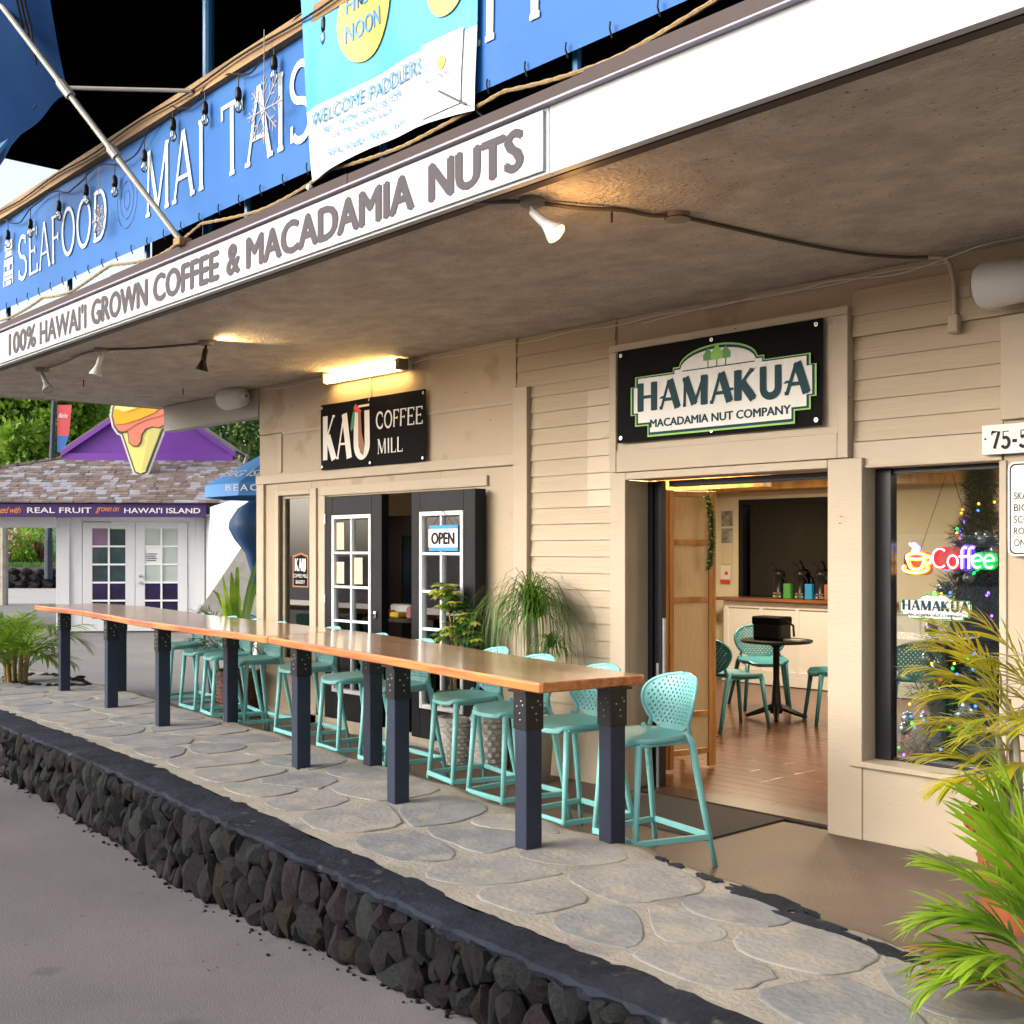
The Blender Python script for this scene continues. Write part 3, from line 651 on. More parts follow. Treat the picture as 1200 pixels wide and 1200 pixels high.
# canopy soffit and roof
def fy(x): return -2.68 + (-2.5 - x)*.0253
mb = MB(); nx = 60; ny = 14; vs = []
for i in range(nx+1):
    x = -13.2 + 15.7*i/nx
    for j in range(ny+1):
        t = j/ny; xx = x if i else -13.07 + (1-t)*0 + t*.4 - .0; y = fy(x)*(1-t) + .10*t
        vs.append((xx if i else -13.2+.5*t, y, ZC + .004*math.sin(x*3+t*7)))
K = ny+1
mb.add(vs, [(i*K+j, i*K+j+1, (i+1)*K+j+1, (i+1)*K+j) for i in range(nx) for j in range(ny)])
mb.build('soffit', M['stucco'], B, smooth=True)
mb = MB()
def quadbox(a, b, y0off, y1off, z0, z1):
    vs = [(a, fy(a)+y0off, z0), (b, fy(b)+y0off, z0), (b, fy(b)+y1off, z0), (a, fy(a)+y1off, z0)]
    vs += [(p[0], p[1], z1) for p in vs]
    return MB().add(vs, [(0,3,2,1),(4,5,6,7),(0,1,5,4),(1,2,6,5),(2,3,7,6),(3,0,4,7)])
quadbox(-3.665, 2.5, -.002, .04, ZC-.01, 3.632).build('fascia_board', M['fascia'], B)
quadbox(-13.2, -3.67, -.002, .04, ZC-.01, 3.632).build('fascia_board', M['fascia'], B)
quadbox(-13.2, 2.5, .045, .10, ZC-.014, ZC+.05).build('soffit_batten', M['flash'], B)
for a, b, d in [(-13.2,-8.3,0), (-8.30,-5.2,.003), (-5.2,-3.42,0), (-3.42,2.5,.006)]:
    quadbox(a, b, -.035-d, .30, 3.640, 3.695+d).build('flashing', M['flash'], B)
quadbox(-13.2, 2.5, -.04, -.003, 3.632, 3.642).build('flashing_lip', nmat('lilac_metal_edge', (.30,.27,.34), .4, .05, 4, 0), B)
quadbox(-13.2, 2.5, .31, 2.75, 3.45, 3.66).build('canopy_deck', M['dark'], B)
mb = MB(); vs = [(-13.25,fy(-13.2),ZC-.005),(-12.68,.14,ZC-.005),(-12.64,.14,ZC-.005),(-13.2,fy(-13.2),ZC-.005)]; vs += [(p[0],p[1],3.64) for p in vs]
mb.add(vs, [(0,3,2,1),(4,5,6,7),(0,1,5,4),(1,2,6,5),(2,3,7,6),(3,0,4,7)]); mb.build('canopy_end_board', M['stucco'], B)
part('header_beam', nmat('greyed_beam_paint', (.36,.34,.31), .7, .04, 2, .2), B, -12.66, -10.58, .0, .14, 3.06, ZC-.004)
# upper storey : deck wall, dark veranda ceiling
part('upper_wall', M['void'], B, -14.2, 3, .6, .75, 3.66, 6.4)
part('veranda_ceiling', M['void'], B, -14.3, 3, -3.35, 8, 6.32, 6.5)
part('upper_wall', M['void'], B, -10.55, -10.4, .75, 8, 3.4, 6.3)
# ---- sidelight window (Kau)
wn = MB().box(-10.17,-10.13,.03,.08,.60,2.25,.003).box(-9.64,-9.60,.03,.08,.60,2.25,.003).box(-10.13,-9.64,.03,.08,2.21,2.25,.003).box(-10.13,-9.64,.03,.08,.60,.64,.003).build('window', M['beige_trim'], B)
def child(name, mb, mat, parent_part, **k):
    o = mb.build(name, mat, None); loc = o.location.copy(); o.parent = parent_part; o.location = loc - world_off(parent_part)
    if k: tag(o, **k)
    return o
def world_off(o):
    v = Vector((0,0,0))
    while o is not None: v += Vector(o.location); o = o.parent
    return v
child('pane', MB().box(-10.13,-9.64,.05,.056,.64,2.21), M['glassd'], wn)
# decal on the sidelight
dT = plane_T((-9.99,.0485,1.32), (1,0,0), (0,0,1), (0,-1,0))
mb = MB(); mb.prism([(-.02,.02),(.26,.02),(.26,.33),(.13,.36),(-.02,.33)], dT, .001); mb.mi = 1
mb.prism([(0,.035),(.24,.035),(.24,.31),(.13,.34),(0,.31)], dT, .0016); mb.mi = 2
put_serif(mb, 'KAU', dT, .02, .18, .20, .12, .2, .08, .1, off=.0022); put_text(mb, 'COFFEE MILL', dT, -.01, .115, .26, .035, off=.0025); put_text(mb, 'BAKERY', dT, .04, .055, .16, .035, off=.0025)
child('decal', mb, [M['kbrown'], M['vblack'], M['hwhite']], wn)
# ---- french doors
def french(name, x0, x1, y, z0, z1, label, glassback=True, papers=()):
    d = MB(); st = .115
    for a in [(x0,x0+st,z0,z1),(x1-st,x1,z0,z1),(x0+st,x1-st,z1-.17,z1),(x0+st,x1-st,z0,z0+.25)]:
        d.box(a[0],a[1],y-.022,y+.022,a[2],a[3],.003)
    o = d.build(name, M['doorblack'], None); loc = o.location.copy(); o.parent = B; o.location = loc; tag(o, label=label)
    ax0, ax1, az0, az1 = x0+st, x1-st, z0+.25, z1-.17
    s_ = MB()
    for a in [(ax0,ax0+.035,az0,az1),(ax1-.035,ax1,az0,az1),(ax0+.035,ax1-.035,az1-.035,az1),(ax0+.035,ax1-.035,az0,az0+.035)]: s_.box(a[0],a[1],y-.032,y+.03,a[2],a[3],.003)
    child('sash', s_, M['doorwhite'], o)
    n = 5; ih = (az1-az0-.07)/n
    for k in range(1, n): child('muntin', MB().box(ax0+.035, ax1-.035, y-.028, y+.026, az0+.035+k*ih-.011, az0+.035+k*ih+.011, .002), M['doorwhite'], o)
    child('muntin', MB().box((ax0+ax1)/2-.011, (ax0+ax1)/2+.011, y-.0285, y+.0265, az0+.035, az1-.035, .002), M['doorwhite'], o)
    for k in range(n):
        for (pa, pb) in ((ax0+.035,(ax0+ax1)/2-.011), ((ax0+ax1)/2+.011, ax1-.035)):
            child('pane', MB().box(pa, pb, y-.003, y+.003, az0+.035+k*ih+.011, az0+.035+(k+1)*ih-.011), M['glass'], o)
    for (pa, pk, w, h) in papers:
        child('notice', MB().box(pa, pa+w, y-.008, y-.006, az0+.035+pk*ih+.03, az0+.035+pk*ih+.03+h), M['paper'], o)
    return o
ldoor = french('door', -9.335, -8.49, .0, .14, 2.195, 'black french door leaf with white sash and paper notices, standing shut', papers=[(-9.17,4,.12,.25),(-9.17,3,.12,.2),(-8.89,3,.13,.24)])
rdoor = french('door', -7.87, -7.08, -.12, .14, 2.19, 'black french door leaf folded back against the wall with an open sign')
for o_ in (ldoor, rdoor):
    pass
for zz in (.5, 1.2, 1.95):
    child('hinge', MB().box(-9.35,-9.325,-.03,-.02,zz,zz+.09), M['steel'], ldoor)
child('handle', MB().lathe([(.001,0),(.02,0),(.02,.01),(.009,.015),(.009,.03),(.022,.04),(.018,.06),(.001,.062)], 14, (-8.53,-.03,1.1)), M['steel'], ldoor)
child('door_edge', MB().box(-7.08,-7.05,-.145,-.03,.14,2.19,.003), M['doorblack'], rdoor)
child('door_edge', MB().box(-8.49,-8.44,-.03,.05,.14,2.195,.003), M['doorblack'], ldoor)
part('threshold', M['alulight'], B, -8.49, -7.66, -.03, .12, .03, .055)
# open sign hanging on the leaf
osg = thing('open_sign', 'small white OPEN sign with blue border hanging on the folded door leaf', 'sign', (-7.45,-.16,1.80))
oT = plane_T((0,0,0), (1,0,0), (0,0,1), (0,-1,0))
MB().box(-.16,.21,-.004,.004,-.105,.105,.002).build('border_board', M['openblue'], osg)
MB().box(-.16,.21,-.0065,-.0041,-.075,.075).build('face', M['hwhite'], osg)
mb = MB(); put_text(mb, 'OPEN', oT, -.125, -.052, .30, .10, .08, off=.008); mb.build('lettering', M['ink'], osg)
MB().tube([(-.12,0,.1),(.02,0,.22),(.16,0,.1)], .0025, 5).build('cord', M['wire'], osg)
# ---- sliding door frame of the cafe
sf = MB()
sf.box(-5.555,-5.515,.19,.27,0,2.193,.003).box(-5.51,-5.465,.21,.27,0,2.193,.003).box(-5.46,-5.425,.19,.24,0.0,2.193,.003).box(-5.385,-3.937,.22,.31,2.15,2.193,.003)
o = sf.build('sliding_door_frame', M['alu'], B)
child('pull_bar', MB().tube([(-5.41,.20,.42),(-5.41,.20,1.22)], .013, 8), M['alulight'], o)
child('track_rail', MB().tube([(-5.46,.19,.02),(-5.46,.19,.9)], .012, 8), M['alulight'], o)
part('threshold', M['darkbrown'], B, -5.556, -3.935, .06, .30, .0, .022)
# ---- cafe window
wf = MB(); wf.box(-3.703,-3.60,.10,.17,.462,2.184,.003).box(-3.60,-2.90,.12,.17,2.15,2.184,.003).box(-3.60,-2.90,.12,.17,.462,.48,.003)
o = wf.build('window', M['alu'], B)
child('pane', MB().box(-3.60,-2.90,.135,.141,.48,2.15), M['glass'], o)

# fallen leaves and grit on the road
mb = MB(); r = random.Random(123)
for i in range(46):
    x = r.uniform(-9, -1.5); y = lerp_poly(FRONT, x) - abs(r.gauss(.05,.5)) - .03; s_ = r.uniform(.008,.022); an = r.uniform(0,6.28); z_ = road_z(x)+.004
    dx, dy = math.cos(an)*s_, math.sin(an)*s_
    mb.add([(x-dx,y-dy,z_),(x-dy*.4,y+dx*.4,z_+.003),(x+dx,y+dy,z_+r.uniform(.001,.008)),(x+dy*.4,y-dx*.4,z_+.002)], [(0,3,2,1)])
tag(mb.build('fallen_leaves', nmat('dry_leaf_brown', (.12,.07,.045), .8, .3, 5, 0)), 'small dry leaves scattered on the road by the lava wall', 'leaves', kind='stuff')
# ================================================================== SIGNS AND BANNERS
def fT(x0, off=0, base=-2.5):
    a = Vector((-13.2, fy(-13.2), 0)); b = Vector((2.5, fy(2.5), 0)); d = (b-a).normalized(); n = Vector((d.y, -d.x, 0))
    k = (x0+13.2)/d.x; o = a + d*k + n*off
    return plane_T(o, d, (0,0,1), n)
fs = thing('fascia_sign', 'long white board on the canopy edge with grey lettering 100% HAWAI\'I GROWN COFFEE & MACADAMIA NUTS', 'sign')
T = fT(-10.80, .006)
MB().prism([(0,ZC+.004),(7.11,ZC+.004),(7.11,3.618),(0,3.618)], T, .012).build('panel', M['signwhite'], fs)
mb = MB()
for w_, a, b in [('100%',-10.53,-9.86),("HAWAI'I",-9.78,-8.79),('GROWN',-8.70,-7.70),('COFFEE',-7.62,-6.66),('&',-6.57,-6.39),('MACADAMIA',-6.32,-4.62),('NUTS',-4.51,-3.81)]:
    mb = MB(); put_text(mb, w_, T, a+10.80, 3.388, b-a, .195, .060 if 'HAW' in w_ else .085, off=.0145); mb.build('lettering', M['signgrey'], fs)
mb = MB()
for i in range(15): mb.add([T(.1+i*.49+.008*math.cos(a), 3.37+(i%2)*.235+.008*math.sin(a), .015) for a in (0,1.05,2.1,3.14,4.2,5.2)], [tuple(range(6))])
mb.build('screw_heads', M['steel'], fs)

# blue vinyl banner on the veranda rail
bb = thing('blue_banner', 'long blue vinyl banner on the upper veranda rail lettered SEAFOOD and MAI TAIS', 'banner')
T = fT(-11.6, -.12)
mbw, off = wavy_sheet(T, 12.5, .80, 160, 6, .010, 4)
mbw.v = [(p[0], p[1], p[2]) for p in mbw.v]
def lift(Tf, off, dz, z0):                       # places print on the cloth surface
    return lambda a, b, c=0: Tf(a, b, off(a, b - z0) + c + dz)
mbw = MB(); nx, nz = 160, 6
vs = [T(12.5*i/nx, 3.90 + .80*j/nz, off(12.5*i/nx, .8*j/nz)) for j in range(nz+1) for i in range(nx+1)]
mbw.add(vs, [(j*(nx+1)+i, j*(nx+1)+i+1, (j+1)*(nx+1)+i+1, (j+1)*(nx+1)+i) for j in range(nz) for i in range(nx)])
mbw.build('cloth', M['banner'], bb, smooth=True)
TL = lift(T, off, .004, 3.90)
mb = MB(); X = lambda x: x + 11.6
put_serif(mb, 'SEAFOOD', TL, X(-10.72), 4.09, 2.02, .39, .088, .055, .065, .03, off=.003)
put_serif(mb, 'MAI', TL, X(-8.07), 4.09, 0.98, .47, .098, .060, .07, .03, off=.003)
put_serif(mb, 'TAIS', TL, X(-6.90), 4.09, 1.13, .47, .098, .060, .07, .02, off=.003)
put_serif(mb, 'APP', TL, X(-4.62), 4.12, 0.98, .47, .105, .062, .07, -.02, off=.003)
# small carved face figure at the banner's left
for (a, b, c_, d) in [(-11.06,-10.86,4.42,4.50),(-11.04,-10.88,4.36,4.41),(-11.08,-10.98,4.28,4.34),(-10.95,-10.85,4.28,4.34),(-11.0,-10.93,4.24,4.34),(-11.06,-10.86,4.19,4.23),(-11.05,-10.87,4.15,4.18),(-11.03,-10.89,4.10,4.14),(-11.08,-11.06,4.10,4.44),(-10.86,-10.84,4.10,4.44)]:
    mb.add([TL(X(a),c_,.003),TL(X(b),c_,.003),TL(X(b)-.01,d,.003),TL(X(a)+.01,d,.003)], [(0,1,2,3)])
mb.build('lettering', M['bannertext'], bb)
g = MB()
for k in range(3):
    P = arc(X(-8.38), 4.30, .05+.06*k, .07+.07*k, 0, 360, 26)
    for a, b in zip(P, P[1:]):
        dx, dy = b[0]-a[0], b[1]-a[1]; l = math.hypot(dx,dy) or 1; nx_, ny_ = -dy/l*.004, dx/l*.004
        g.add([TL(a[0]+nx_,a[1]+ny_,.003),TL(a[0]-nx_,a[1]-ny_,.003),TL(b[0]-nx_,b[1]-ny_,.003),TL(b[0]+nx_,b[1]+ny_,.003)], [(0,1,2,3)])
tag(g.build('faint_emblem', nmat('faint_blue_emblem', (.004,.07,.26), .5, .05, 3, 0), bb), kind='stuff')
tie = MB().tube([(0,-.004,.03),(0,-.008,.0),(0,.008,-.035)], .0045, 5).build('tie', M['wire'], bb); tm = tie.data
x = -11.5; first = True
while x < .8:
    p = T(X(x), 3.91, .012)
    if first: tie.location = p; first = False
    else: link('tie', tm, bb, p)
    x += .27
# timber top rail and the wires along it
rl = thing('timber_rail', 'weathered timber top rail running above the blue banner', 'rail')
T2 = fT(-14.2, -.16)
MB().prism([(0,4.705),(15.4,4.705),(15.4,4.80),(0,4.80)], T2, .09).build('rail', M['railwood'], rl)
fT2 = fT(-14.2, -.14)
for k, x in enumerate([-11.2,-9.7,-8.2,-6.7,-5.2,-3.7,-2.2]):
    p = fT(x, -.2)(0,3.66,0); q = fT(x, -.2)(0,4.70,0)
    MB().tube([p,q], .022, 8).build('stanchion', M['bluepole'], rl)
    MB().box(p[0]-.03,p[0]+.03,p[1]-.03,p[1]+.03,3.66,3.80,.003).build('bracket', M['railwood'], rl)
# rope light below the banner
pts = []
T3 = fT(-11.6, -.10)
for i in range(300):
    x = i*.045; s_ = (x % 1.5)/1.5; pts.append(T3(x, 3.80 + .07*abs(2*s_-1)**1.5 - .02, .02*math.sin(x*3)))
mb = MB(); mb.tube(pts, [.009 + .003*(i%2) for i in range(300)], 6)
tag(mb.build('rope', M['rope']), 'twisted yellow rope light swagged just above the brown flashing', 'rope')

# string of bulbs
sl = thing('bulb_string', 'black string light cable with clear bulbs hanging in front of the blue banner', 'string lights')
T4 = fT(-11.6, -.08)
bx_ = [-11.2,-10.85,-10.28,-9.62,-9.05,-8.50,-7.98,-7.52,-7.05,-6.60,-6.16,-5.60,-5.22]
bz_ = [4.62,4.57,4.55,4.56,4.56,4.50,4.56,4.66,4.64,4.60,4.66,4.70,4.80]
pp = []
for i in range(len(bx_)-1):
    for k in range(8):
        t = k/8; sg = -.10*(1-(2*t-1)**2) if i % 2 else .05*(1-(2*t-1)**2)
        pp.append(T4(bx_[i]+11.6+(bx_[i+1]-bx_[i])*t, bz_[i]+.08+(bz_[i+1]-bz_[i])*t+sg*.6, .01*math.sin(i+k)))
MB().tube(pp, .006, 5).build('cable', M['wire'], sl)
MB().tube([T4(x_, 4.75+.012*math.sin(x_*4), .03) for x_ in [.2+.2*i for i in range(60)]], .007, 5).build('cable', M['wire'], sl)
sock = None
for i, (x, z_) in enumerate(zip(bx_, bz_)):
    p = T4(x+11.6, z_, .0)
    if sock is None:
        a = MB(); a.sm = True; a.lathe([(.001,.0),(.010,0),(.020,-.02),(.022,-.06),(.018,-.085),(.001,-.085)], 12); sock = a.build('socket', M['black'], sl); sock.location = p
        b = MB(); b.sm = True; b.lathe([(.001,-.165),(.014,-.16),(.023,-.14),(.026,-.12),(.020,-.098),(.014,-.085)], 12); b.lathe([(.004,-.085),(.005,-.12),(.001,-.13)], 6); bulb = b.build('bulb', M['bulb'], sl); bulb.location = p
    else:
        link('socket', sock.data, sl, p); link('bulb', bulb.data, sl, p)
    MB().tube([(p[0],p[1],p[2]),(p[0]+.004,p[1],p[2]+.09)], .004, 4).build('drop', M['wire'], sl)
# twig snowflakes
def snow(name, x, z_, s_, lab):
    mb = MB()
    c = Vector(T4(x+11.6, z_, .05)); d = (Vector(T4(1,0,0))-Vector(T4(0,0,0))); u = Vector((0,0,1))
    for k in range(8):
        a = math.pi*k/4; e = c + (d*math.cos(a) + u*math.sin(a))*s_; mb.tube([c, e], .005, 4)
        for t, ll in ((.5,.3),(.75,.22)):
            for sg in (-1,1):
                a2 = a + sg*.8; q = c + (e-c)*t; mb.tube([q, q + (d*math.cos(a2)+u*math.sin(a2))*s_*ll], .004, 4)
    mb.tube([c+u*s_, c+u*(s_+.28)], .0025, 4)
    tag(mb.build(name, nmat('frosted_twig', (.30,.26,.26), .5, .2, 9, 0)), lab, 'decoration')
snow('snowflake', -6.19, 4.33, .20, 'large frosted twig snowflake hanging over the letter I of TAIS')
snow('snowflake', -8.68, 4.20, .12, 'small twig snowflake hanging beside the word SEAFOOD')

# welcome banner hung over the blue one
wb = thing('welcome_banner', 'sky blue and white banner with yellow sun reading WELCOME PADDLERS', 'banner')
T5 = fT(-5.80, -.075)
W_, H0 = 1.53, 3.80
offw = lambda u, v: .012*math.sin(u*7+v*3)+.003*math.sin(u*15+v*6) + .016*math.exp(-((u-.03)/.07)**2)*math.cos(v*5) + .003*math.sin(v*9-u*6)
def edge(u): return .03*math.sin(u/1.53*math.pi)*1.6 if u < 1.53 else 0
nx, nz = 48, 34
def cloth(z0, z1, mat, nm, nzz):
    mb = MB(); vs = []
    for j in range(nzz+1):
        for i in range(nx+1):
            u = W_*i/nx; lo = H0 + (edge(u) if z0 == H0 else z0 - H0); z_ = lo + (z1-lo)*j/nzz
            uu = u + (.10*(1 - j/nzz) if z0 == H0 else .0)*(1 - i/nx)*(.6) - .04*(1-i/nx)*(z_-4.3)
            vs.append(T5(uu, z_, offw(uu, z_)))
    mb.add(vs, [(j*(nx+1)+i, j*(nx+1)+i+1, (j+1)*(nx+1)+i+1, (j+1)*(nx+1)+i) for j in range(nzz) for i in range(nx)])
    return mb.build(nm, mat, wb, smooth=True)
cloth(H0, 4.215, M['hn_white'], 'lower_cloth', 14); cloth(4.215, 5.05, M['hn_blue'], 'upper_cloth', 20)
T5L = lambda a, b, c=0: T5(a, b, offw(a, b) + .007 + c)
def disc(mb, cx, cz, rx, rz, d=.002, n=40):
    # fan in rings so that the print follows the cloth
    vs = [T5L(cx, cz, d)]; R_ = 7
    for k in range(1, R_+1): vs += [T5L(cx+rx*k/R_*math.cos(2*math.pi*i/n), cz+rz*k/R_*math.sin(2*math.pi*i/n), d) for i in range(n)]
    fs = [(0, 1+i, 1+(i+1)%n) for i in range(n)]
    for k in range(R_-1): fs += [(1+k*n+i, 1+(k+1)*n+i, 1+(k+1)*n+(i+1)%n, 1+k*n+(i+1)%n) for i in range(n)]
    mb.add(vs, fs)
for q_ in ((.60, 4.60, .255, .27, .002), (1.31, 4.47, .13, .145, .002), (1.29, 4.10, .032, .034, .006)): mb = MB(); disc(mb, *q_); mb.build('sun_print', M['hn_yellow'], wb)
mb = MB(); put_text(mb, 'NOON', T5L, .42, 4.47, .34, .10, .04, off=.006); put_text(mb, 'HIGH', T5L, .42, 4.63, .33, .10, .04, off=.006); put_text(mb, 'NOON', T5L, 1.23, 4.42, .16, .045, .01, off=.006)
put_text(mb, 'WELCOME PADDLERS', T5L, .09, 4.10, 1.04, .080, .022, off=.004)
put_text(mb, 'BEST TASTING HARD SELTZER', T5L, .22, 4.035, .72, .040, .015, off=.004)
put_text(mb, 'OF THE QUEENS RACE', T5L, .32, 3.975, .52, .040, .015, off=.004)
put_text(mb, 'REAL', T5L, .28, 3.885, .14, .042, .01, off=.004); put_text(mb, 'Vodka', T5L, .44, 3.885, .16, .045, -.005, .35, .85, off=.004)
put_text(mb, '-', T5L, .63, 3.90, .02, .006, .01, off=.004); put_text(mb, 'REAL', T5L, .66, 3.885, .14, .042, .01, off=.004); put_text(mb, 'Juice', T5L, .82, 3.885, .14, .045, -.005, .35, .85, off=.004)
put_text(mb, 'VODKA', T5L, 1.20, 4.19, .14, .030, .0, off=.008); put_text(mb, 'SELTZER', T5L, 1.18, 4.145, .19, .030, .0, off=.008)
mb.build('lettering', M['hn_text'], wb)
mb = MB(); put_text(mb, 'PASSIONFRUIT', T5L, 1.15, 4.02, .26, .034, .01, off=.008); mb.build('lettering', M['hn_plum'], wb)
mb = MB(); vs = []; n = 10
for j in range(n+1): vs += [T5L(1.13+.31*i/6, 3.86+.37*j/n, .001) for i in range(7)]
mb.add(vs, [(j*7+i, j*7+i+1, (j+1)*7+i+1, (j+1)*7+i) for j in range(n) for i in range(6)]); mb.build('can_print', nmat('pale_can_print', (.66,.72,.73), .45, .05, 6, 0), wb)
MB().tube([T5(1.50,3.83,.03), T5(1.30,3.95,.04)], .006, 5).build('tie', M['wire'], wb)
MB().tube([T5(1.50,3.83,.0), T5(1.56,3.76,-.05)], .006, 5).build('tie', M['wire'], wb)
MB().ball(T5(.06,3.77,.01), .02, 6).build('knot', M['hwhite'], wb)

# Kau coffee mill banner
kb = thing('coffee_mill_banner', 'black vinyl banner KAU COFFEE MILL above the french doors', 'sign')
T = plane_T((-9.365, -.035, 2.45), (1,0,0), (0,0,1), (0,-1,0))
o1 = lambda u, v: .006*math.sin(u*6+v*4)+.005*math.sin(u*11)
mb = MB(); nx, nz = 30, 10
mb.add([T(1.56*i/nx, .61*j/nz, .012+o1(1.56*i/nx,.61*j/nz)) for j in range(nz+1) for i in range(nx+1)], [(j*(nx+1)+i, j*(nx+1)+i+1, (j+1)*(nx+1)+i+1, (j+1)*(nx+1)+i) for j in range(nz) for i in range(nx)])
mb.build('cloth', M['vblack'], kb, smooth=True)
TLk = lambda a, b, c=0: T(a, b, .014 + o1(a, b) + c)
mb = MB(); put_serif(mb, 'KA', TLk, .04, .09, .44, .41, .19, .05, .045, -.02, off=.003); put_serif(mb, 'U', TLk, .50, .09, .30, .41, .19, .05, .04, 0, off=.003)
mb.add([TLk(.60,.535,.004), TLk(.78,.535,.004), TLk(.78,.555,.004), TLk(.60,.555,.004)], [(0,1,2,3)])
put_serif(mb, 'COFFEE', TLk, .87, .32, .66, .15, .13, .07, .07, .03, off=.003); put_serif(mb, 'MILL', TLk, .88, .10, .40, .13, .16, .06, .07, .03, off=.003)
mb.build('lettering', M['hwhite'], kb)
def blob(pts, T_, m, nm, par, d=.006):
    mb = MB(); mb.add([T_(a, b, d) for a, b in pts], [tuple(range(len(pts)))]); return mb.build(nm, m, par)
blob([(.47,.36),(.50,.48),(.53,.53),(.545,.48),(.53,.38),(.49,.33)], TLk, M['kgreen'], 'leaf_print', kb)
blob([(.52,.54),(.56,.575),(.60,.54),(.66,.50),(.62,.48),(.56,.50)], TLk, M['kred'], 'parrot_print', kb)
blob([(.60,.47),(.645,.49),(.66,.30),(.70,.20),(.68,.10),(.63,.13),(.60,.24)], TLk, M['kbrown'], 'parrot_print', kb, .0065)
for (a, b) in [(.03,.58),(.78,.59),(1.53,.58),(.03,.03),(.78,.03),(1.53,.03)]:
    MB().lathe([(.006,0),(.013,.001),(.013,.003),(.006,.003)], 10).build('grommet', M['steel'], kb).matrix_local = Matrix.Translation(TLk(a,b,.004)) @ Matrix.Rotation(math.pi/2, 4, 'X')

# Hamakua banner
def plaque(T_, w, h):         # stepped outline with an arched top, unit plaque 0..1.47 x 0..0.55
    P = [(.15,0),(1.31,0),(1.31,.08),(1.42,.08),(1.42,.16),(1.46,.16),(1.46,.36),(1.42,.36),(1.42,.43),(1.09,.43),(1.09,.46),(1.04,.46)]
    P += [(.73+.31*math.cos(math.radians(a)), .455+.125*math.sin(math.radians(a))) for a in range(8, 173, 12)]
    P += [(.42,.46),(.37,.46),(.37,.43),(.04,.43),(.04,.36),(0,.36),(0,.16),(.04,.16),(.04,.08),(.15,.08)]
    return [(a*w/1.46, b*h/.58) for a, b in P]
def shrink(P, k, w, h): return [((a-w/2)*(1-k/w*2)+w/2, (b-h/2)*(1-k/h*2)+h/2) for a, b in P]
def hamakua(parent, T_, w, h, d=.003):
    P = plaque(T_, w, h); k = w/1.46
    for i, (q, m, nm) in enumerate([(0,'hgreen','green_outline'),(.012*k,'hteal','dark_outline'),(.030*k,'hwhite','plaque_face')]):
        mb = MB(); mb.add([T_(a, b, d+.0008*i) for a, b in shrink(P, q, w, h)], [tuple(range(len(P)))])
        bmx = mb.build(nm, M[m], parent); b2 = bmesh.new(); b2.from_mesh(bmx.data); bmesh.ops.triangulate(b2, faces=b2.faces, ngon_method='EAR_CLIP'); b2.to_mesh(bmx.data); b2.free()
    mb = MB(); put_serif(mb, 'HAMAKUA', T_, .055*k, .175*k, 1.36*k, .19*k, .25, .10, .07, .03, True, off=d+.003)
    for ax in (.055,.245,.80,1.22): mb.add([T_((ax-.03+0.04)*k,.245*k,d+.0052),T_((ax+.06)*k,.245*k,d+.0052),T_((ax+.06)*k,.262*k,d+.0052),T_((ax+.03)*k,.262*k,d+.0052)], [(0,1,2,3)])
    put_text(mb, 'MACADAMIA NUT COMPANY', T_, .175*k, .060*k, 1.11*k, .056*k, .07, off=d+.003)
    mb.add([T_(.45*k,.405*k,d+.003),T_(1.02*k,.405*k,d+.003),T_(1.02*k,.412*k,d+.003),T_(.45*k,.412*k,d+.003)], [(0,1,2,3)])
    mb.build('lettering', M['hteal'], parent)
    mb = MB()
    for cx, s_, mi in ((.66,.8,1),(.80,.8,1),(.73,1,0)):
        mb.mi = mi; mb.add([T_((cx-.045*s_)*k,.455*k,d+.0032+.0004*(1-mi)),T_((cx+.045*s_)*k,.455*k,d+.0032+.0004*(1-mi)),T_((cx+.05*s_)*k,.49*k,d+.0032+.0004*(1-mi)),T_(cx*k,(.455+.10*s_)*k,d+.0032+.0004*(1-mi)),T_((cx-.05*s_)*k,.49*k,d+.0032+.0004*(1-mi))], [(0,1,2,3,4)])
        mb.mi = 1; mb.add([T_((cx-.005)*k,.412*k,d+.0031),T_((cx+.005)*k,.412*k,d+.0031),T_((cx+.005)*k,.46*k,d+.0031),T_((cx-.005)*k,.46*k,d+.0031)], [(0,1,2,3)])
    mb.build('tree_print', [M['hgreen'], M['hgreen2']], parent)
hb = thing('hamakua_banner', 'large black vinyl banner with white plaque HAMAKUA MACADAMIA NUT COMPANY above the open shop door', 'sign')
T = plane_T((-5.60, -.068, 2.45), (1,0,0), (0,0,1), (0,-1,0))
o2 = lambda u, v: .004*math.sin(u*5+v*5)+.003*math.sin(u*12-v*3)
mb = MB(); nx, nz = 36, 12
mb.add([T(1.655*i/nx, .645*j/nz, .012+o2(1.655*i/nx,.645*j/nz)) for j in range(nz+1) for i in range(nx+1)], [(j*(nx+1)+i, j*(nx+1)+i+1, (j+1)*(nx+1)+i+1, (j+1)*(nx+1)+i) for j in range(nz) for i in range(nx)])
mb.build('cloth', M['vblack'], hb, smooth=True)
Th = plane_T((-5.465, -.068, 2.475), (1,0,0), (0,0,1), (0,-1,0))
hamakua(hb, lambda a, b, c=0: Th(a, b, .022 + c), 1.485, .565)
for (a, b) in [(.04,.61),(.83,.62),(1.615,.61),(.04,.035),(.83,.03),(1.615,.035)]:
    MB().lathe([(.005,0),(.014,.001),(.014,.004),(.005,.004)], 10).build('grommet', M['steel'], hb).matrix_local = Matrix.Translation(T(a,b,.02)) @ Matrix.Rotation(math.pi/2, 4, 'X')

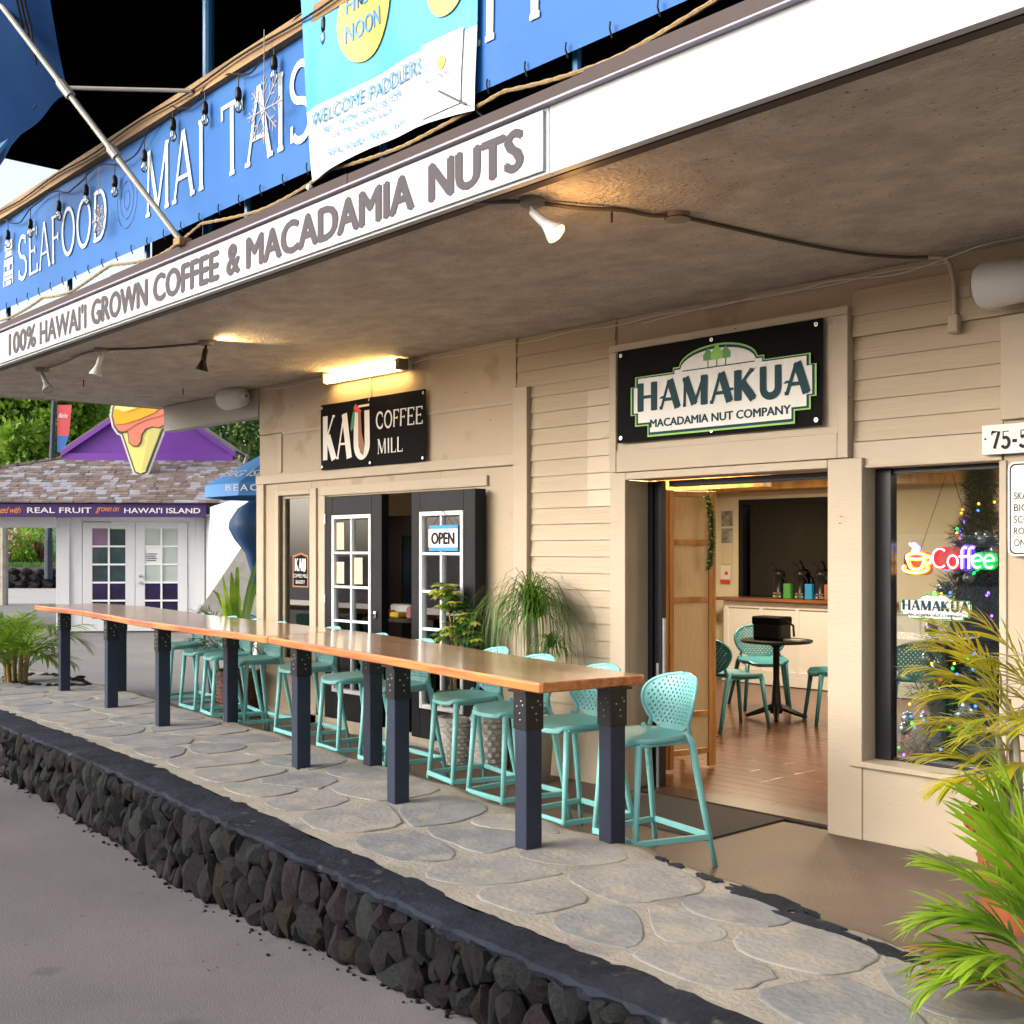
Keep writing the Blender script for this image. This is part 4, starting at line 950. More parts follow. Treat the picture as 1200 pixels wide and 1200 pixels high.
# street number and rule sign
ns = thing('house_number_sign', 'white board with black street number 75-5 beside the shop window', 'sign')
MB().box(-2.975,-2.40,-.055,-.031,2.215,2.375,.003).build('board', M['hwhite'], ns)
T = plane_T((-2.975, -.055, 2.215), (1,0,0), (0,0,1), (0,-1,0)); mb = MB(); put_serif(mb, '75-5', T, .05, .030, .205, .092, .19, .07, .05, .05, off=.002); mb.build('lettering', M['ink'], ns)
MB().ball((-2.955,-.056,2.30), .006, 5).build('screw', M['flash'], ns)
rs = thing('rules_sign', 'white metal sign with rounded black border listing skateboards, bicycles and scooters', 'sign')
def rrect(x0, z0, x1, z1, r, n=5):
    P = []
    for cx, cz, a in ((x1-r,z0+r,-90),(x1-r,z1-r,0),(x0+r,z1-r,90),(x0+r,z0+r,180)): P += [(cx+r*math.cos(math.radians(a+90*i/n)), cz+r*math.sin(math.radians(a+90*i/n))) for i in range(n+1)]
    return P
T = plane_T((-2.84, -.034, 1.67), (1,0,0), (0,0,1), (0,-1,0))
MB().prism(rrect(0,0,.36,.50,.035), T, .004).build('plate', M['hwhite'], rs)
MB().prism(rrect(.010,.010,.35,.49,.03), T, .0048).build('border', M['ink'], rs)
MB().prism(rrect(.018,.018,.342,.482,.025), T, .0056).build('face', M['hwhite'], rs)
mb = MB()
for i, (w_, l_) in enumerate([('SKATEBOARDS',.27),('BICYCLES',.21),('SCOOTERS',.21),('ROLLERBLADES',.28),('ON SIDEWALK',.27)]): put_text(mb, w_, T, .035, .30-.062*i, l_, .038, .0, off=.008)
mb.build('lettering', M['ink'], rs)

# ================================================================== CANOPY FIXTURES
def flood(name, lab, x, y, aim, mat_b, lit=False, z=ZC):
    t = thing(name, lab, 'floodlight', (x, y, z), 0, 'floodlights under the canopy')
    a = MB(); a.sm = True; a.lathe([(.001,-.030),(.055,-.030),(.060,-.022),(.060,0)], 20); a.build('junction_box', M['conduit'], t)
    d = Vector(aim).normalized(); rot = d.to_track_quat('Z', 'Y').to_matrix().to_4x4()
    k = Vector((0.0,0,-.055))
    m = MB(); m.sm = True; m.tube([(0,0,-.028),(0,0,-.05), tuple(k+d*.02)], [.012,.011,.013], 8); m.build('swivel', mat_b, t)
    h = MB(); h.sm = True; h.lathe([(.001,0),(.018,.0),(.021,.01),(.023,.09),(.023,.095)], 16); h.lathe([(.022,.095),(.024,.10),(.034,.13),(.050,.165),(.053,.175),(.050,.178)], 20)
    o = h.build('lamp_head', mat_b, t); o.matrix_local = Matrix.Translation(k) @ rot
    l = MB(); l.sm = True; l.lathe([(.050,.174),(.035,.180),(.001,.183)], 20); o = l.build('lens', M['lamp_on'] if lit else M['plasticg'], t); o.matrix_local = Matrix.Translation(k) @ rot
    return t, Vector((x,y,z)) + k + d*.23
_, lp = flood('floodlight', 'lit white floodlight glowing orange under the canopy near the white fascia', -4.02, -2.42, (.60,.22,-.62), M['plasticw'], True)
ld = bpy.data.lights.new('flood_beam', 'SPOT'); ld.energy = 22; ld.color = (1,.62,.26); ld.spot_size = math.radians(120); ld.spot_blend = 1; ld.shadow_soft_size = .04
lo_ = bpy.data.objects.new('flood_beam', ld); COL.objects.link(lo_); lo_.location = lp; lo_.rotation_euler = (-Vector((.60,.22,-.62))).to_track_quat('Z','Y').to_euler(); lo_.parent = _; lo_.location = lp - Vector(_.location)
flood('floodlight', 'unlit white floodlight under the canopy, middle one of the left three', -9.35, -2.18, (-.1,-.25,-1), M['plasticw'])
flood('floodlight', 'unlit grey floodlight at the far left end under the canopy', -10.75, -2.12, (.5,.1,-.8), M['plasticg'])
gf, _p = flood('floodlight', 'small black floodlight under the canopy throwing a warm streak on the soffit', -8.5, -1.70, (-.2,-.1,-1), M['black'])
ld = bpy.data.lights.new('soffit_wash', 'SPOT'); ld.energy = 16; ld.color = (1,.66,.30); ld.spot_size = math.radians(100); ld.spot_blend = .8; ld.shadow_soft_size = .03
o = bpy.data.objects.new('soffit_wash', ld); COL.objects.link(o); o.parent = gf; o.location = (.06,.02,-.075); o.rotation_euler = (-Vector((1,.45,.10))).to_track_quat('Z','Y').to_euler()
ld = bpy.data.lights.new('flood_glow', 'POINT'); ld.energy = 3.0; ld.color = (1,.50,.16); ld.shadow_soft_size = .04; o = bpy.data.objects.new('flood_glow', ld); COL.objects.link(o); o.parent = _; o.location = lp - Vector(_.location) + Vector((.03,.01,-.03))
rb = thing('ceiling_junction_box', 'round painted junction box on the stucco soffit between the two cables', 'junction box', (-3.70,-1.74,ZC))
a = MB(); a.sm = True; a.lathe([(.001,-.036),(.058,-.036),(.062,-.03),(.062,0)], 24); a.build('box', M['conduit'], rb); MB().lathe([(.063,-.03),(.066,-.03),(.066,-.026),(.063,-.026)], 24).build('rim', M['flash'], rb)
def cable(name, pts, r, m, lab, cat='cable'):
    # smooth through the points
    P = []; pts = [Vector(p) for p in pts]
    for i in range(len(pts)-1):
        p0, p1, p2, p3 = pts[max(i-1,0)], pts[i], pts[i+1], pts[min(i+2,len(pts)-1)]
        for k in range(6):
            t = k/6; P.append(.5*((2*p1)+(-p0+p2)*t+(2*p0-5*p1+4*p2-p3)*t*t+(-p0+3*p1-3*p2+p3)*t**3))
    P.append(pts[-1]); mb = MB(); mb.sm = True; mb.tube(P, r, 6); return tag(mb.build(name, m), lab, cat)
zc = ZC - .014
dk = nmat('dark_ribbed_conduit', (.075,.06,.05), .6, .1, 5, .1)
cable('conduit', [(-4.22,-2.60,zc),(-4.1,-2.52,zc),(-4.02,-2.42,zc),(-3.9,-2.2,zc-.01),(-3.82,-2.02,zc),(-3.76,-1.86,zc-.008),(-3.70,-1.76,zc)], .011, dk, 'dark ribbed conduit from the lit floodlight to the round junction box', 'conduit')
cable('conduit', [(-3.70,-1.72,zc),(-3.66,-1.42,zc),(-3.60,-.92,zc),(-3.50,-.45,zc),(-3.36,-.20,zc-.004),(-3.25,-.12,zc-.01)], .010, dk, 'dark conduit from the round junction box across the soffit to the wall', 'conduit')
cable('conduit', [(-3.25,-.12,zc-.01),(-3.17,-.07,zc-.03),(-3.145,-.045,zc-.12),(-3.14,-.035,zc-.25),(-3.14,-.035,2.98)], .015, M['beige_trim'], 'painted conduit bending down the wall above the shop window', 'conduit')
tag(MB().box(-3.17,-3.11,-.06,-.006,2.90,3.0,.006).build('conduit_box', M['beige_trim']), 'small beige fitting at the lower end of the wall conduit', 'electrical box')
cable('conduit', [(-10.75,-2.12,zc),(-10.1,-2.17,zc-.01),(-9.7,-2.2,zc),(-9.35,-2.18,zc)], .010, M['conduit'], 'thin conduit linking the two leftmost floodlights', 'conduit')
cable('conduit', [(-9.35,-2.18,zc),(-9.0,-1.98,zc-.008),(-8.5,-1.70,zc)], .010, dk, 'dark conduit linking the white floodlight to the small black one', 'conduit')
wpts = []
for i in range(34): wpts.append((-10.4+i*.22, -.03-.01*math.sin(i*1.7), 3.315-.02*abs(math.sin(i*.8)) - (.0)))
cable('string_wire', wpts, .0035, M['plasticw'], 'thin white wire tacked along the top of the wall under the soffit', 'wire')
cable('string_wire', [(-5.4,-.05,3.27),(-4.8,-.05,3.30),(-4.2,-.06,3.29),(-3.9,-.06,3.31),(-3.5,-.05,3.28),(-3.2,-.09,3.30),(-2.9,-.12,3.335),(-2.5,-.1,3.33)], .0035, M['plasticw'], 'second thin white wire drooping over the window side of the wall', 'wire')
for (x, y, lab) in [(-11.2,-1.55,'short dark hanging hook left under the far canopy'),(-11.1,-.56,'short dark hanging hook nearest the white wall speaker'),(-3.86,-2.04,'tiny dark nail stub near the lit floodlight')]:
    tag(MB().tube([(x,y,ZC),(x,y,ZC-.07)], .006, 5).build('ceiling_hook', M['flash']), lab, 'hook')
# fluorescent fitting
ft = thing('tube_light', 'lit twin fluorescent tube fitting glowing warm yellow above the coffee mill banner', 'light', (-8.62,-.06,3.29))
MB().box(-.60,.60,.005,.055,-.045,.05,.006).build('housing', M['basket'], ft)
MB().box(.545,.60,-.10,.005,-.05,.045,.004).build('end_cap', M['conduit'], ft); MB().box(-.60,-.575,-.08,.005,-.05,.045,.004).build('end_cap', M['conduit'], ft)
for k, (yy, zz) in enumerate(((-.045,.018),(-.045,-.034))):
    a = MB(); a.sm = True; a.tube([(-.57,yy,zz),(.54,yy,zz)], .017, 10); a.build('tube', M['tube_on'], ft)
MB().box(-.02,.0,.04,.055,-.30,-.045).build('conduit', M['beige_trim'], ft)
# wall speakers
def speaker(lab, x, y, z_, rz, s_=1):
    t = thing('wall_speaker', lab, 'speaker', (x,y,z_), rz)
    a = MB(); a.sm = True; a.lathe([(.001,-.20),(.08,-.20),(.112,-.185),(.125,-.15),(.115,.02),(.10,.10),(.075,.125),(.001,.13)], 28)
    o = a.build('body', M['plasticw'], t); o.rotation_euler = (0, math.radians(90), 0)
    a = MB(); a.sm = True; a.lathe([(.085,-.202),(.09,-.206),(.001,-.19)], 24); o = a.build('grille', M['plasticg'], t); o.rotation_euler = (0, math.radians(90), 0)
    a = MB(); a.lathe([(.02,.12),(.035,.13),(.035,.165),(.02,.17)], 16); o = a.build('cap', M['plasticw'], t); o.rotation_euler = (0, math.radians(90), 0)
    MB().box(-.02,.02,0,.16,-.02,.02,.003).build('bracket', M['plasticg'], t)
    return t
speaker('round white wall speaker at the far corner of the building under the soffit', -10.75, -.16, 3.26, math.radians(8))
t = speaker('large white wall speaker at the upper right above the street number', -2.74, -.17, 3.10, math.radians(0))
# poles, struts and blue awning on the upper left
def pole(name, a, b, r, m, lab, cat='pole'): return tag(MB().tube([a, b], r, 10).build(name, m), lab, cat)
dp = thing('awning_brace', 'slim galvanised awning pole slanting up from the canopy edge past the blue banner', 'pole')
A_, B_ = Vector((-7.15,-2.60,3.72)), Vector((-8.35,-3.52,5.65))
J = A_ + (B_-A_)*.55
MB().tube([A_, B_], .021, 10).build('pole', M['polemetal'], dp); MB().tube([J-(B_-A_)*.03, J+(B_-A_)*.02], .034, 10).build('clamp', M['polemetal'], dp)
MB().tube([A_+(B_-A_)*.30, A_+(B_-A_)*.33], .034, 10).build('clamp', M['polemetal'], dp)
MB().tube([J, (-7.18,-2.50,4.74)], .014, 8).build('strut', M['polemetal'], dp); MB().box(-7.19,-7.10,-2.64,-2.55,3.69,3.74,.004).build('foot_bracket', M['railwood'], dp)
# ================================================================== LONG BAR TABLE
def tz(x): return 1.045 + .05*min(1, max(0, (-4.3 - x)/3.0)) + .01*min(1, max(0,(-8-x)/4))
def slab(name, P, parent, th=.052):
    n = len(P); mb = MB(); cx = sum(p[0] for p in P)/n; cy = sum(p[1] for p in P)/n
    def ring(dz, ins): return [(p[0]+(cx-p[0])*0 - (ins if False else 0), p[1], tz(p[0])+dz) for p in P]
    def inset(dz, k):
        out = []
        for i, p in enumerate(P):
            a = Vector(P[i-1]); b = Vector(p); c = Vector(P[(i+1)%n]); d1 = (b-a).normalized(); d2 = (c-b).normalized(); nn = Vector((-(d1+d2).y, (d1+d2).x)).normalized()
            out.append((p[0]+nn.x*k, p[1]+nn.y*k, tz(p[0])+dz))
        return out
    R_ = [inset(-th,.006), inset(-th+.006,0), inset(-.010,0), inset(-.003,.003), inset(0,.010)]
    vs = [v for r_ in R_ for v in r_]; mb.mi = 1
    for k in range(4): mb.add([], []); 
    fs = [(k*n+i, k*n+(i+1)%n, (k+1)*n+(i+1)%n, (k+1)*n+i) for k in range(4) for i in range(n)]
    mb.add(vs, fs); mb.f.append(tuple(range(n))[::-1]); mb.m.append(1); mb.sml.append(False); mb.f.append(tuple(range(4*n,5*n))); mb.m.append(0); mb.sml.append(False)
    return mb.build(name, [M['table'], M['tedge']], parent)
bt = thing('bar_table', 'very long varnished live edge wooden bar table on navy posts along the stone terrace', 'table')
def curve(P, x0, x1, n=14):
    return [(x0+(x1-x0)*i/n, lerp_poly(P, x0+(x1-x0)*i/n)) for i in range(n+1)]
TF = [(-13.0,-1.36),(-12,-1.40),(-11,-1.52),(-10,-1.66),(-9.2,-1.76),(-8.3,-1.82),(-7.4,-1.86),(-6.6,-1.94),(-5.6,-2.04),(-4.6,-2.16),(-4.15,-2.205)]
TB = [(-13.0,-.62),(-12,-.58),(-11,-.70),(-10,-.84),(-9.3,-.92),(-8.3,-1.00),(-7.5,-1.06),(-6.6,-1.16),(-5.6,-1.32),(-4.8,-1.42),(-4.1,-1.50)]
def wob(P, a, s): return [(x, y + a*math.sin(x*2.1+s) + a*.5*math.sin(x*5.3+s)) for x, y in P]
left = [(-13.02,-1.33)] + wob(curve(TF,-12.8,-7.32,26),.012,0) + [(-7.30,lerp_poly(TF,-7.3)+.004)] + [(-7.44,lerp_poly(TB,-7.44))] + wob(curve(TB,-7.6,-12.7,26),.015,1) + [(-13.0,-.66)]
right = [(-7.29,lerp_poly(TF,-7.3)+.004)] + wob(curve(TF,-7.1,-4.3,16),.008,0) + [(-4.205,-2.195),(-4.19,-2.18),(-4.10,-1.53),(-4.12,-1.505)] + wob(curve(TB,-4.3,-7.2,16),.010,1) + [(-7.43,lerp_poly(TB,-7.44))]
slab('tabletop', left, bt); slab('tabletop', right, bt)
posts = [(-12.43,-1.24,0),(-10.80,-1.45,0),(-9.36,-1.64,0),(-6.97,-1.80,0),(-5.66,-1.96,0),(-4.36,-2.12,0),(-12.03,-.80,1),(-9.23,-1.07,1),(-6.74,-1.36,1),(-4.17,-1.70,1)]
for (x, y, bk) in posts:
    zt = tz(x) - .052; zb = top_z(x); rz = math.radians(-8 + random.uniform(-2,2)); Mx = Matrix.Translation((x,y,0)) @ Matrix.Rotation(rz,4,'Z')
    o = MB().box(-.05,.05,-.05,.05,zb-.03,zt-.012,.004, Mx).build('leg', M['post'], bt)
    b = MB().box(-.056,.056,-.056,.056,zt-.20,zt-.012,.003, Mx).box(-.075,.075,-.075,.075,zt-.012,zt,0,Mx); child('post_bracket', b, M['bracket'], o)
    bb_ = MB()
    for (bx, bz) in ((.018,-.055),(-.018,-.085),(.032,-.075),(.006,-.118),(.010,-.15)):
        for side in (0, 1):
            p = Mx @ Vector((bx if side == 0 else .058, -.058 if side == 0 else bx, zt+bz)); bb_.ball(p, .0055, 5)
    child('bolts', bb_, M['bolt'], o)

# ================================================================== STOOLS AND CHAIRS
def perf_panel(w, h, rows=13, pitch=.030):
    """rounded back with rows of small round holes; returns verts (x, z flat) and faces"""
    def half(zz):                                        # half width at height zz in 0..h
        t = zz/h
        if t < .55: u = t/.55; return w/2*(.60 + .40*math.sin(u*math.pi/2))
        u = (t-.55)/.45; return w/2*math.sqrt(max(0, 1-(u**2.6)*.999))*1.0
    out = []; n = 22
    L = [h*(.0 + 1.0*(i/n)) for i in range(n+1)]
    for zz in L[1:-1]: out.append((half(zz), zz))
    top = [(w/2*math.sqrt(max(0,1-.999*((k)**2.6)))*1.0, h*(.55+.45*k)) for k in (.97,.985,.995)]
    b0 = half(0)
    bottom = [(-b0*.75, -.012), (-b0*.4, -.022), (0, -.026), (b0*.4, -.022), (b0*.75, -.012)]
    poly = bottom + out + [(.05, h), (0, h+.001), (-.05, h)] + [(-x, z) for x, z in reversed(out)]
    bm = bmesh.new(); edges = []
    def loop(P):
        vs = [bm.verts.new((x, 0, z)) for x, z in P]
        for a, b in zip(vs, vs[1:]+vs[:1]): edges.append(bm.edges.new((a, b)))
    loop(poly)
    r = .0058; k = 0
    zz = .022
    while zz < h - .022:
        m = half(zz) - .026; xx = (k % 2)*pitch/2
        xs_ = []
        while xx < m: xs_.append(xx); (xs_.append(-xx) if xx > 0 else None); xx += pitch
        for x in xs_: loop([(x + r*math.cos(2*math.pi*i/6), zz + r*1.25*math.sin(2*math.pi*i/6)) for i in range(6)])
        zz += pitch*.66; k += 1
    bmesh.ops.triangle_fill(bm, use_beauty=True, use_dissolve=False, edges=edges, normal=(0,-1,0))
    bm.verts.index_update()
    vs = [tuple(v.co) for v in bm.verts]; fs = [tuple(v.index for v in f.verts) for f in bm.faces]; bm.free()
    return vs, fs
def solid_panel(vs, fs, f, th, mb):
    """map flat panel by f and give it thickness"""
    cnt = {}
    for a in fs:
        for i in range(3):
            e = (a[i], a[(i+1)%3]); k = tuple(sorted(e)); cnt.setdefault(k, []).append(e)
    n = len(vs); A = [f(v, 0) for v in vs]; Bk = [f(v, th) for v in vs]
    F = [tuple(a) for a in fs] + [tuple(n+i for i in reversed(a)) for a in fs]
    for k, e in cnt.items():
        if len(e) == 1: a, b = e[0]; F.append((b, a, n+a, n+b))
    mb.add(A+Bk, F)
BACK = perf_panel(.45, .29)
def make_stool(name, hs, label, cat, group, matn='teal', bar=True):
    t = thing(name, label, cat, (0,0,0), 0, group); m = M[matn]
    # seat shell, front towards -y
    mb = MB(); n = 36; rings = []
    def outl(k, dz):
        P = []
        for i in range(n):
            a = 2*math.pi*i/n; c, s_ = math.cos(a), math.sin(a)
            x = .215*k*math.copysign(abs(c)**.72, c); y = (.225 if s_ < 0 else .20)*k*math.copysign(abs(s_)**.72, s_)
            P.append((x, y, hs + dz + (.010*k*k*(abs(x)/.2)**2) - (.018 if y < -.19 else 0)*k + .012*max(0,y/.2)))
        return P
    for k, dz in ((.90,-.030),(.985,-.020),(1.0,-.004),(.985,.004),(.90,.002),(.6,-.008),(.25,-.012)): rings.append(outl(k, dz))
    vs = [v for r_ in rings for v in r_]
    fs = [(j*n+i, j*n+(i+1)%n, (j+1)*n+(i+1)%n, (j+1)*n+i) for j in range(len(rings)-1) for i in range(n)] + [tuple(range(n))[::-1], tuple((len(rings)-1)*n+i for i in range(n))]
    mb.sm = True; mb.add(vs, fs); autosmooth(mb.build('seat', m, t), 50)
    # back
    z0 = hs + .030
    def f(v, th):
        x, _, z_ = v; cu = 1.6*x*x; return (x, .205 + .24*z_ - cu*1.15 + th + .05*max(0, z_-.2), z0 + z_ + .02*abs(x))
    mb = MB(); solid_panel(BACK[0], BACK[1], f, .010, mb); mb.build('backrest', m, t)
    # rim of the back
    rim = MB(); rim.sm = True
    def half(t_):
        if t_ < .55: u = t_/.55; return .225*(.60 + .40*math.sin(u*math.pi/2))
        u = (t_-.55)/.45; return .225*math.sqrt(max(0, 1-(u**2.6)*.999))
    for sx in (-1, 1):
        pts_ = []
        for i in range(0, 19):
            tt = i/18; tt = min(tt, .995); x = sx*half(tt); z_ = .29*tt; v = f((x,0,z_), .005); pts_.append(v)
        pts_.append(f((0,0,.29),.005))
        rim.tube([(sx*.185,.165,hs-.005)] + pts_[2:], [.015]+[.0125]*3+[.010]*(len(pts_)-5), 6)
    rim.build('back_rim', m, t)
    fr, rr_ = .195, .255
    for sx in (-1, 1):
        l = MB(); l.sm = True; l.tube([(sx*.165,-.165,hs-.02),(sx*.175,-.185,hs*.55),(sx*.195,-.215,0)], [.020,.017,.0145], 10); l.build('leg', m, t)
        l = MB(); l.sm = True; l.tube([(sx*.188,.13,hs+.03),(sx*.198,.165,hs-.03),(sx*.225,.215,hs*.5),(sx*.262,.275,0)], [.013,.021,.017,.0145], 10); l.build('leg', m, t)
        b = MB(); b.box(-.008,.008,-.165,.17,hs-.034,hs-.014,.003, Matrix.Translation((sx*.176,0,0))); b.build('seat_rail', m, t)
    if bar:
        zb = .165; k = zb/hs
        fx_, fy_ = .192, -.208; rx_, ry_ = .248, .253
        def bar_(a, b, nm='footrest'):
            a, b = Vector(a), Vector(b); d = b-a; rot = d.to_track_quat('X','Z').to_matrix().to_4x4(); rot = Matrix.Rotation(math.atan2(d.y,d.x),4,'Z')
            MB().box(0, d.length, -.009, .009, -.016, .016, .003, Matrix.Translation(a) @ rot).build(nm, m, t)
        bar_((-fx_,fy_,zb),(fx_,fy_,zb)); bar_((-fx_,fy_,zb-.001),(-rx_,ry_,zb-.001)); bar_((fx_,fy_,zb-.0015),(rx_,ry_,zb-.0015)); bar_((-rx_,ry_,zb),(rx_,ry_,zb))
    return t
def copy_tree(o, parent=None):
    c = o.copy(); COL.objects.link(c)
    if parent is not None: c.parent = parent
    for ch in list(o.children): copy_tree(ch, c)
    return c
stool = make_stool('bar_stool', .695, '', 'bar stool', 'teal bar stools along the long table')
SP = [(-11.3,-.46,-9),(-10.48,-.62,-6),(-9.93,-.70,-14),(-9.35,-.76,-3),(-8.46,-.79,-8),(-7.58,-.95,-10),(-6.93,-1.01,-5),(-6.12,-1.02,-14),(-5.52,-1.17,-6),(-4.85,-1.30,-8),(-4.24,-1.36,-12)]
SL = ['teal bar stool farthest left, at the far end of the long table', 'second teal bar stool from the far left end of the table', 'third teal bar stool from the far end, just left of a thick back post', 'teal bar stool half hidden behind the second back post of the table',
 'teal bar stool standing just left of the seam in the tabletop', 'teal bar stool in front of the shut french door leaf', 'teal bar stool left of the middle back post', 'teal bar stool set back in front of the open french doorway', 'teal bar stool in front of the wicker plant pots',
 'teal bar stool partly hidden by the near front corner post', 'nearest teal bar stool, its whole perforated back showing past the table end']
for i, ((x, y, a), lb) in enumerate(zip(SP, SL)):
    o = stool if i == 0 else copy_tree(stool)
    o.location = (x, y, floor_rise(x)); o.rotation_euler.z = math.radians(a); o['label'] = lb
# ================================================================== CAFE INTERIOR
fl = structure('shop_floor'); r = random.Random(9)
y = .30; meshes = {}
cnt = 0; row = 0
while y < 8.4:
    x = (-6.60 if y < 2.32 else -9.75) - 0*r.uniform(0,1)
    if row % 2: x += 0
    xe = -1.0
    while x < xe:
        l = r.choice([.6,.9,1.0,1.2,1.5,1.5]); x2 = min(x+l, xe)
        if x2 - x > .05:
            key = round(x2-x, 2)
            if key not in meshes:
                mbx = MB().box(0, x2-x-.003, 0, .147, -.015, .012, .0015); me = mbx.build('tmp', M['floor1'], fl).data; bpy.data.objects.remove(bpy.data.objects['tmp']); meshes[key] = me
            if cnt < 298: link('floor_plank', meshes[key], fl, (x, y, .0)); cnt += 1
            else: pass
        x = x2
    y += .15; row += 1
MB().box(-9.78, -1, 2.32, 8.4, -.05, -.004).box(-6.6, -1, .30, 2.319, -.05, -.004).build('subfloor', M['floor2'], fl)
R_ = thing('cafe_room', 'cream walled cafe interior seen through the open door and window', 'room')
def rp(n_, a, b, c, d, e, f, m, ch=.0, **k): return part(n_, M[m], R_, a, b, c, d, e, f, ch, **k)
rp('back_wall', -9.72, -8.0+2.35-.0, 6.46, 6.56, 0, 1.02, 'intwall'); 
rp('back_wall', -9.72, -9.36, 6.46, 6.56, 1.02, 2.62, 'intwall'); rp('back_wall', -9.36, -7.72, 6.46, 6.56, 2.36, 2.62, 'intwall'); rp('back_wall', -7.72, -7.30, 6.46, 6.56, 1.02, 2.62, 'intwall')
rp('back_wall', -7.30, -1.0, 6.46, 6.56, 1.02, 2.62, 'intwall'); rp('back_wall', -5.65, -1.0, 6.46, 6.56, 0, 1.02, 'intwall')
rp('ceiling', -9.8, -1, 2.31, 8.6, 2.62, 2.68, 'intwall'); rp('ceiling', -6.62, -1, .15, 2.309, 2.62, 2.68, 'intwall')
rp('side_wall', -1.1, -1.0, .15, 8.6, 0, 2.62, 'intwall')
rp('partition', -6.62, -6.54, .14, 2.15, 0, 2.62, 'intwall'); rp('partition', -9.80, -9.72, 2.31, 6.56, 0, 2.62, 'intwall')
rp('header', -6.54, -5.45, 1.45, 1.55, 2.2, 2.62, 'screenwood')
rp('soffit_beam', -9.7, -4.6, 5.9, 6.45, 2.45, 2.615, 'screenwood')
# pass-through window to a dim back room
rp('window_frame', -9.36, -9.29, 6.42, 6.58, 1.09, 2.36, 'black'); rp('window_frame', -7.79, -7.72, 6.42, 6.58, 1.09, 2.36, 'black'); rp('window_frame', -9.29, -7.79, 6.42, 6.58, 2.29, 2.36, 'black')
rp('pane', -9.29, -7.79, 6.50, 6.506, 1.09, 2.29, 'darkglass'); rp('window_frame', -7.33,-7.27,6.42,6.455,1.09,2.25,'black')
rp('back_room_wall', -11.5, -5.6, 8.5, 8.56, 0, 2.62, 'intdark'); rp('back_room_wall', -8.9, -8.35, 8.44, 8.499, 1.0, 2.4, 'paper')
rp('back_room_door', -9.9, -9.55, 8.2, 8.24, .4, 2.2, 'bluecloth'); rp('shelf', -9.5, -7.9, 8.2, 8.43, 1.55, 1.58, 'steel'); rp('shelf', -9.2, -8.2, 8.1, 8.43, 1.25, 1.28, 'steel')
rp('picture', -8.72, -8.55, 8.42, 8.438, 1.95, 2.15, 'ink'); rp('picture', -8.70, -8.57, 8.40, 8.418, 1.97, 2.13, 'paper')
mb = MB(); mb.sm = True
rr = random.Random(3)
for i in range(12): x = -8.9 + .1*i; mb.lathe([(.001,0),(.03,0),(.03,.12),(.012,.17),(.012,.20),(.001,.20)], 10, (x, 8.3, 1.58)); 
for i in range(6): mb.lathe([(.001,0),(.05,0),(.05,.35),(.001,.36)], 12, (-8.4+.13*i, 8.2, 1.62+.05*(i%2)))
mb.build('dispensers', M['steel'], R_)
# counter
ct = thing('serving_counter', 'white panelled serving counter with a wooden top at the back of the cafe', 'counter')
part('counter_body', M['white'], ct, -9.40, -5.65, 6.15, 6.455, .02, 1.06, .004)
part('counter_top', M['countertop'], ct, -9.48, -5.6, 6.05, 6.48, 1.06, 1.10, .006)
part('base_board', M['white'], ct, -9.41, -5.64, 6.125, 6.149, .02, .14, .003)
for k in range(7):
    x = -9.36 + .53*k
    for a in ((x,x+.05,.14,1.05),): part('stile', M['white'], ct, a[0],a[1],6.13,6.149,a[2],a[3],.003)
    part('rail', M['white'], ct, x+.052, min(x+.528,-5.66), 6.13,6.149,.97,1.05,.003); part('rail', M['white'], ct, x+.052, min(x+.528,-5.66), 6.13,6.149,.142,.20,.003)
def airpot(x, y, lab):
    t = thing('airpot', lab, 'coffee dispenser', (x,y,1.10), 0, 'black airpots on the serving counter')
    a = MB(); a.sm = True; a.lathe([(.001,0),(.075,0),(.078,.01),(.078,.05),(.072,.055),(.072,.27),(.085,.30),(.07,.34),(.03,.36),(.001,.36)], 20); a.build('body', M['black'], t)
    a = MB(); a.lathe([(.0735,.06),(.0735,.075)], 20); a.build('band', M['steel'], t); a = MB(); a.lathe([(.079,.012),(.079,.045)], 20); a.build('base_ring', M['steel'], t)
    MB().tube([(0,0,.35),(-.06,-.04,.44),(-.09,-.05,.46)], .012, 6).build('lever', M['black'], t); MB().tube([(.07,-.02,.28),(.11,-.03,.24),(.12,-.03,.18)], .010, 6).build('spout', M['black'], t)
for i, (x, lb) in enumerate(((-8.05,'left black coffee airpot on the serving counter'),(-7.73,'middle black coffee airpot on the serving counter'),(-7.44,'right black coffee airpot on the serving counter'))): airpot(x - .55, 6.22, lb)
for x, m, lb in ((-8.44,'hgreen2','small green and yellow coffee bag between the left and middle airpots'),(-8.13,'openblue','small blue coffee bag between the middle and right airpots'),(-7.86,'kbrown','small brown box right of the airpots')):
    tag(MB().box(x-.05,x+.05,6.15,6.22,1.10,1.29,.008).build('coffee_bag', M[m]), lb, 'bag')
# pinned pictures on the wall strip
for (z0, z1, m, lb) in ((2.02,2.22,'greyphoto','upper grey photo pinned on the cafe wall'),(1.80,1.99,'greyphoto','lower grey photo pinned on the cafe wall'),(1.52,1.77,'paper','cream notice pinned under the two grey photos'),):
    tag(MB().box(-9.66,-9.48,6.448,6.455,z0,z1).build('pinned_photo', M[m]), lb, 'picture')
    if m == 'greyphoto': pass
o = thing('leaflet', 'white leaflet with red corner curling off the cafe wall', 'leaflet'); MB().box(-9.66,-9.50,6.43,6.436,1.27,1.50).build('page', M['hwhite'], o); MB().box(-9.66,-9.50,6.424,6.429,1.27,1.315).build('red_band', M['kred'], o); MB().ball((-9.56,6.43,1.40), .025, 6).build('emblem', M['kred'], o)
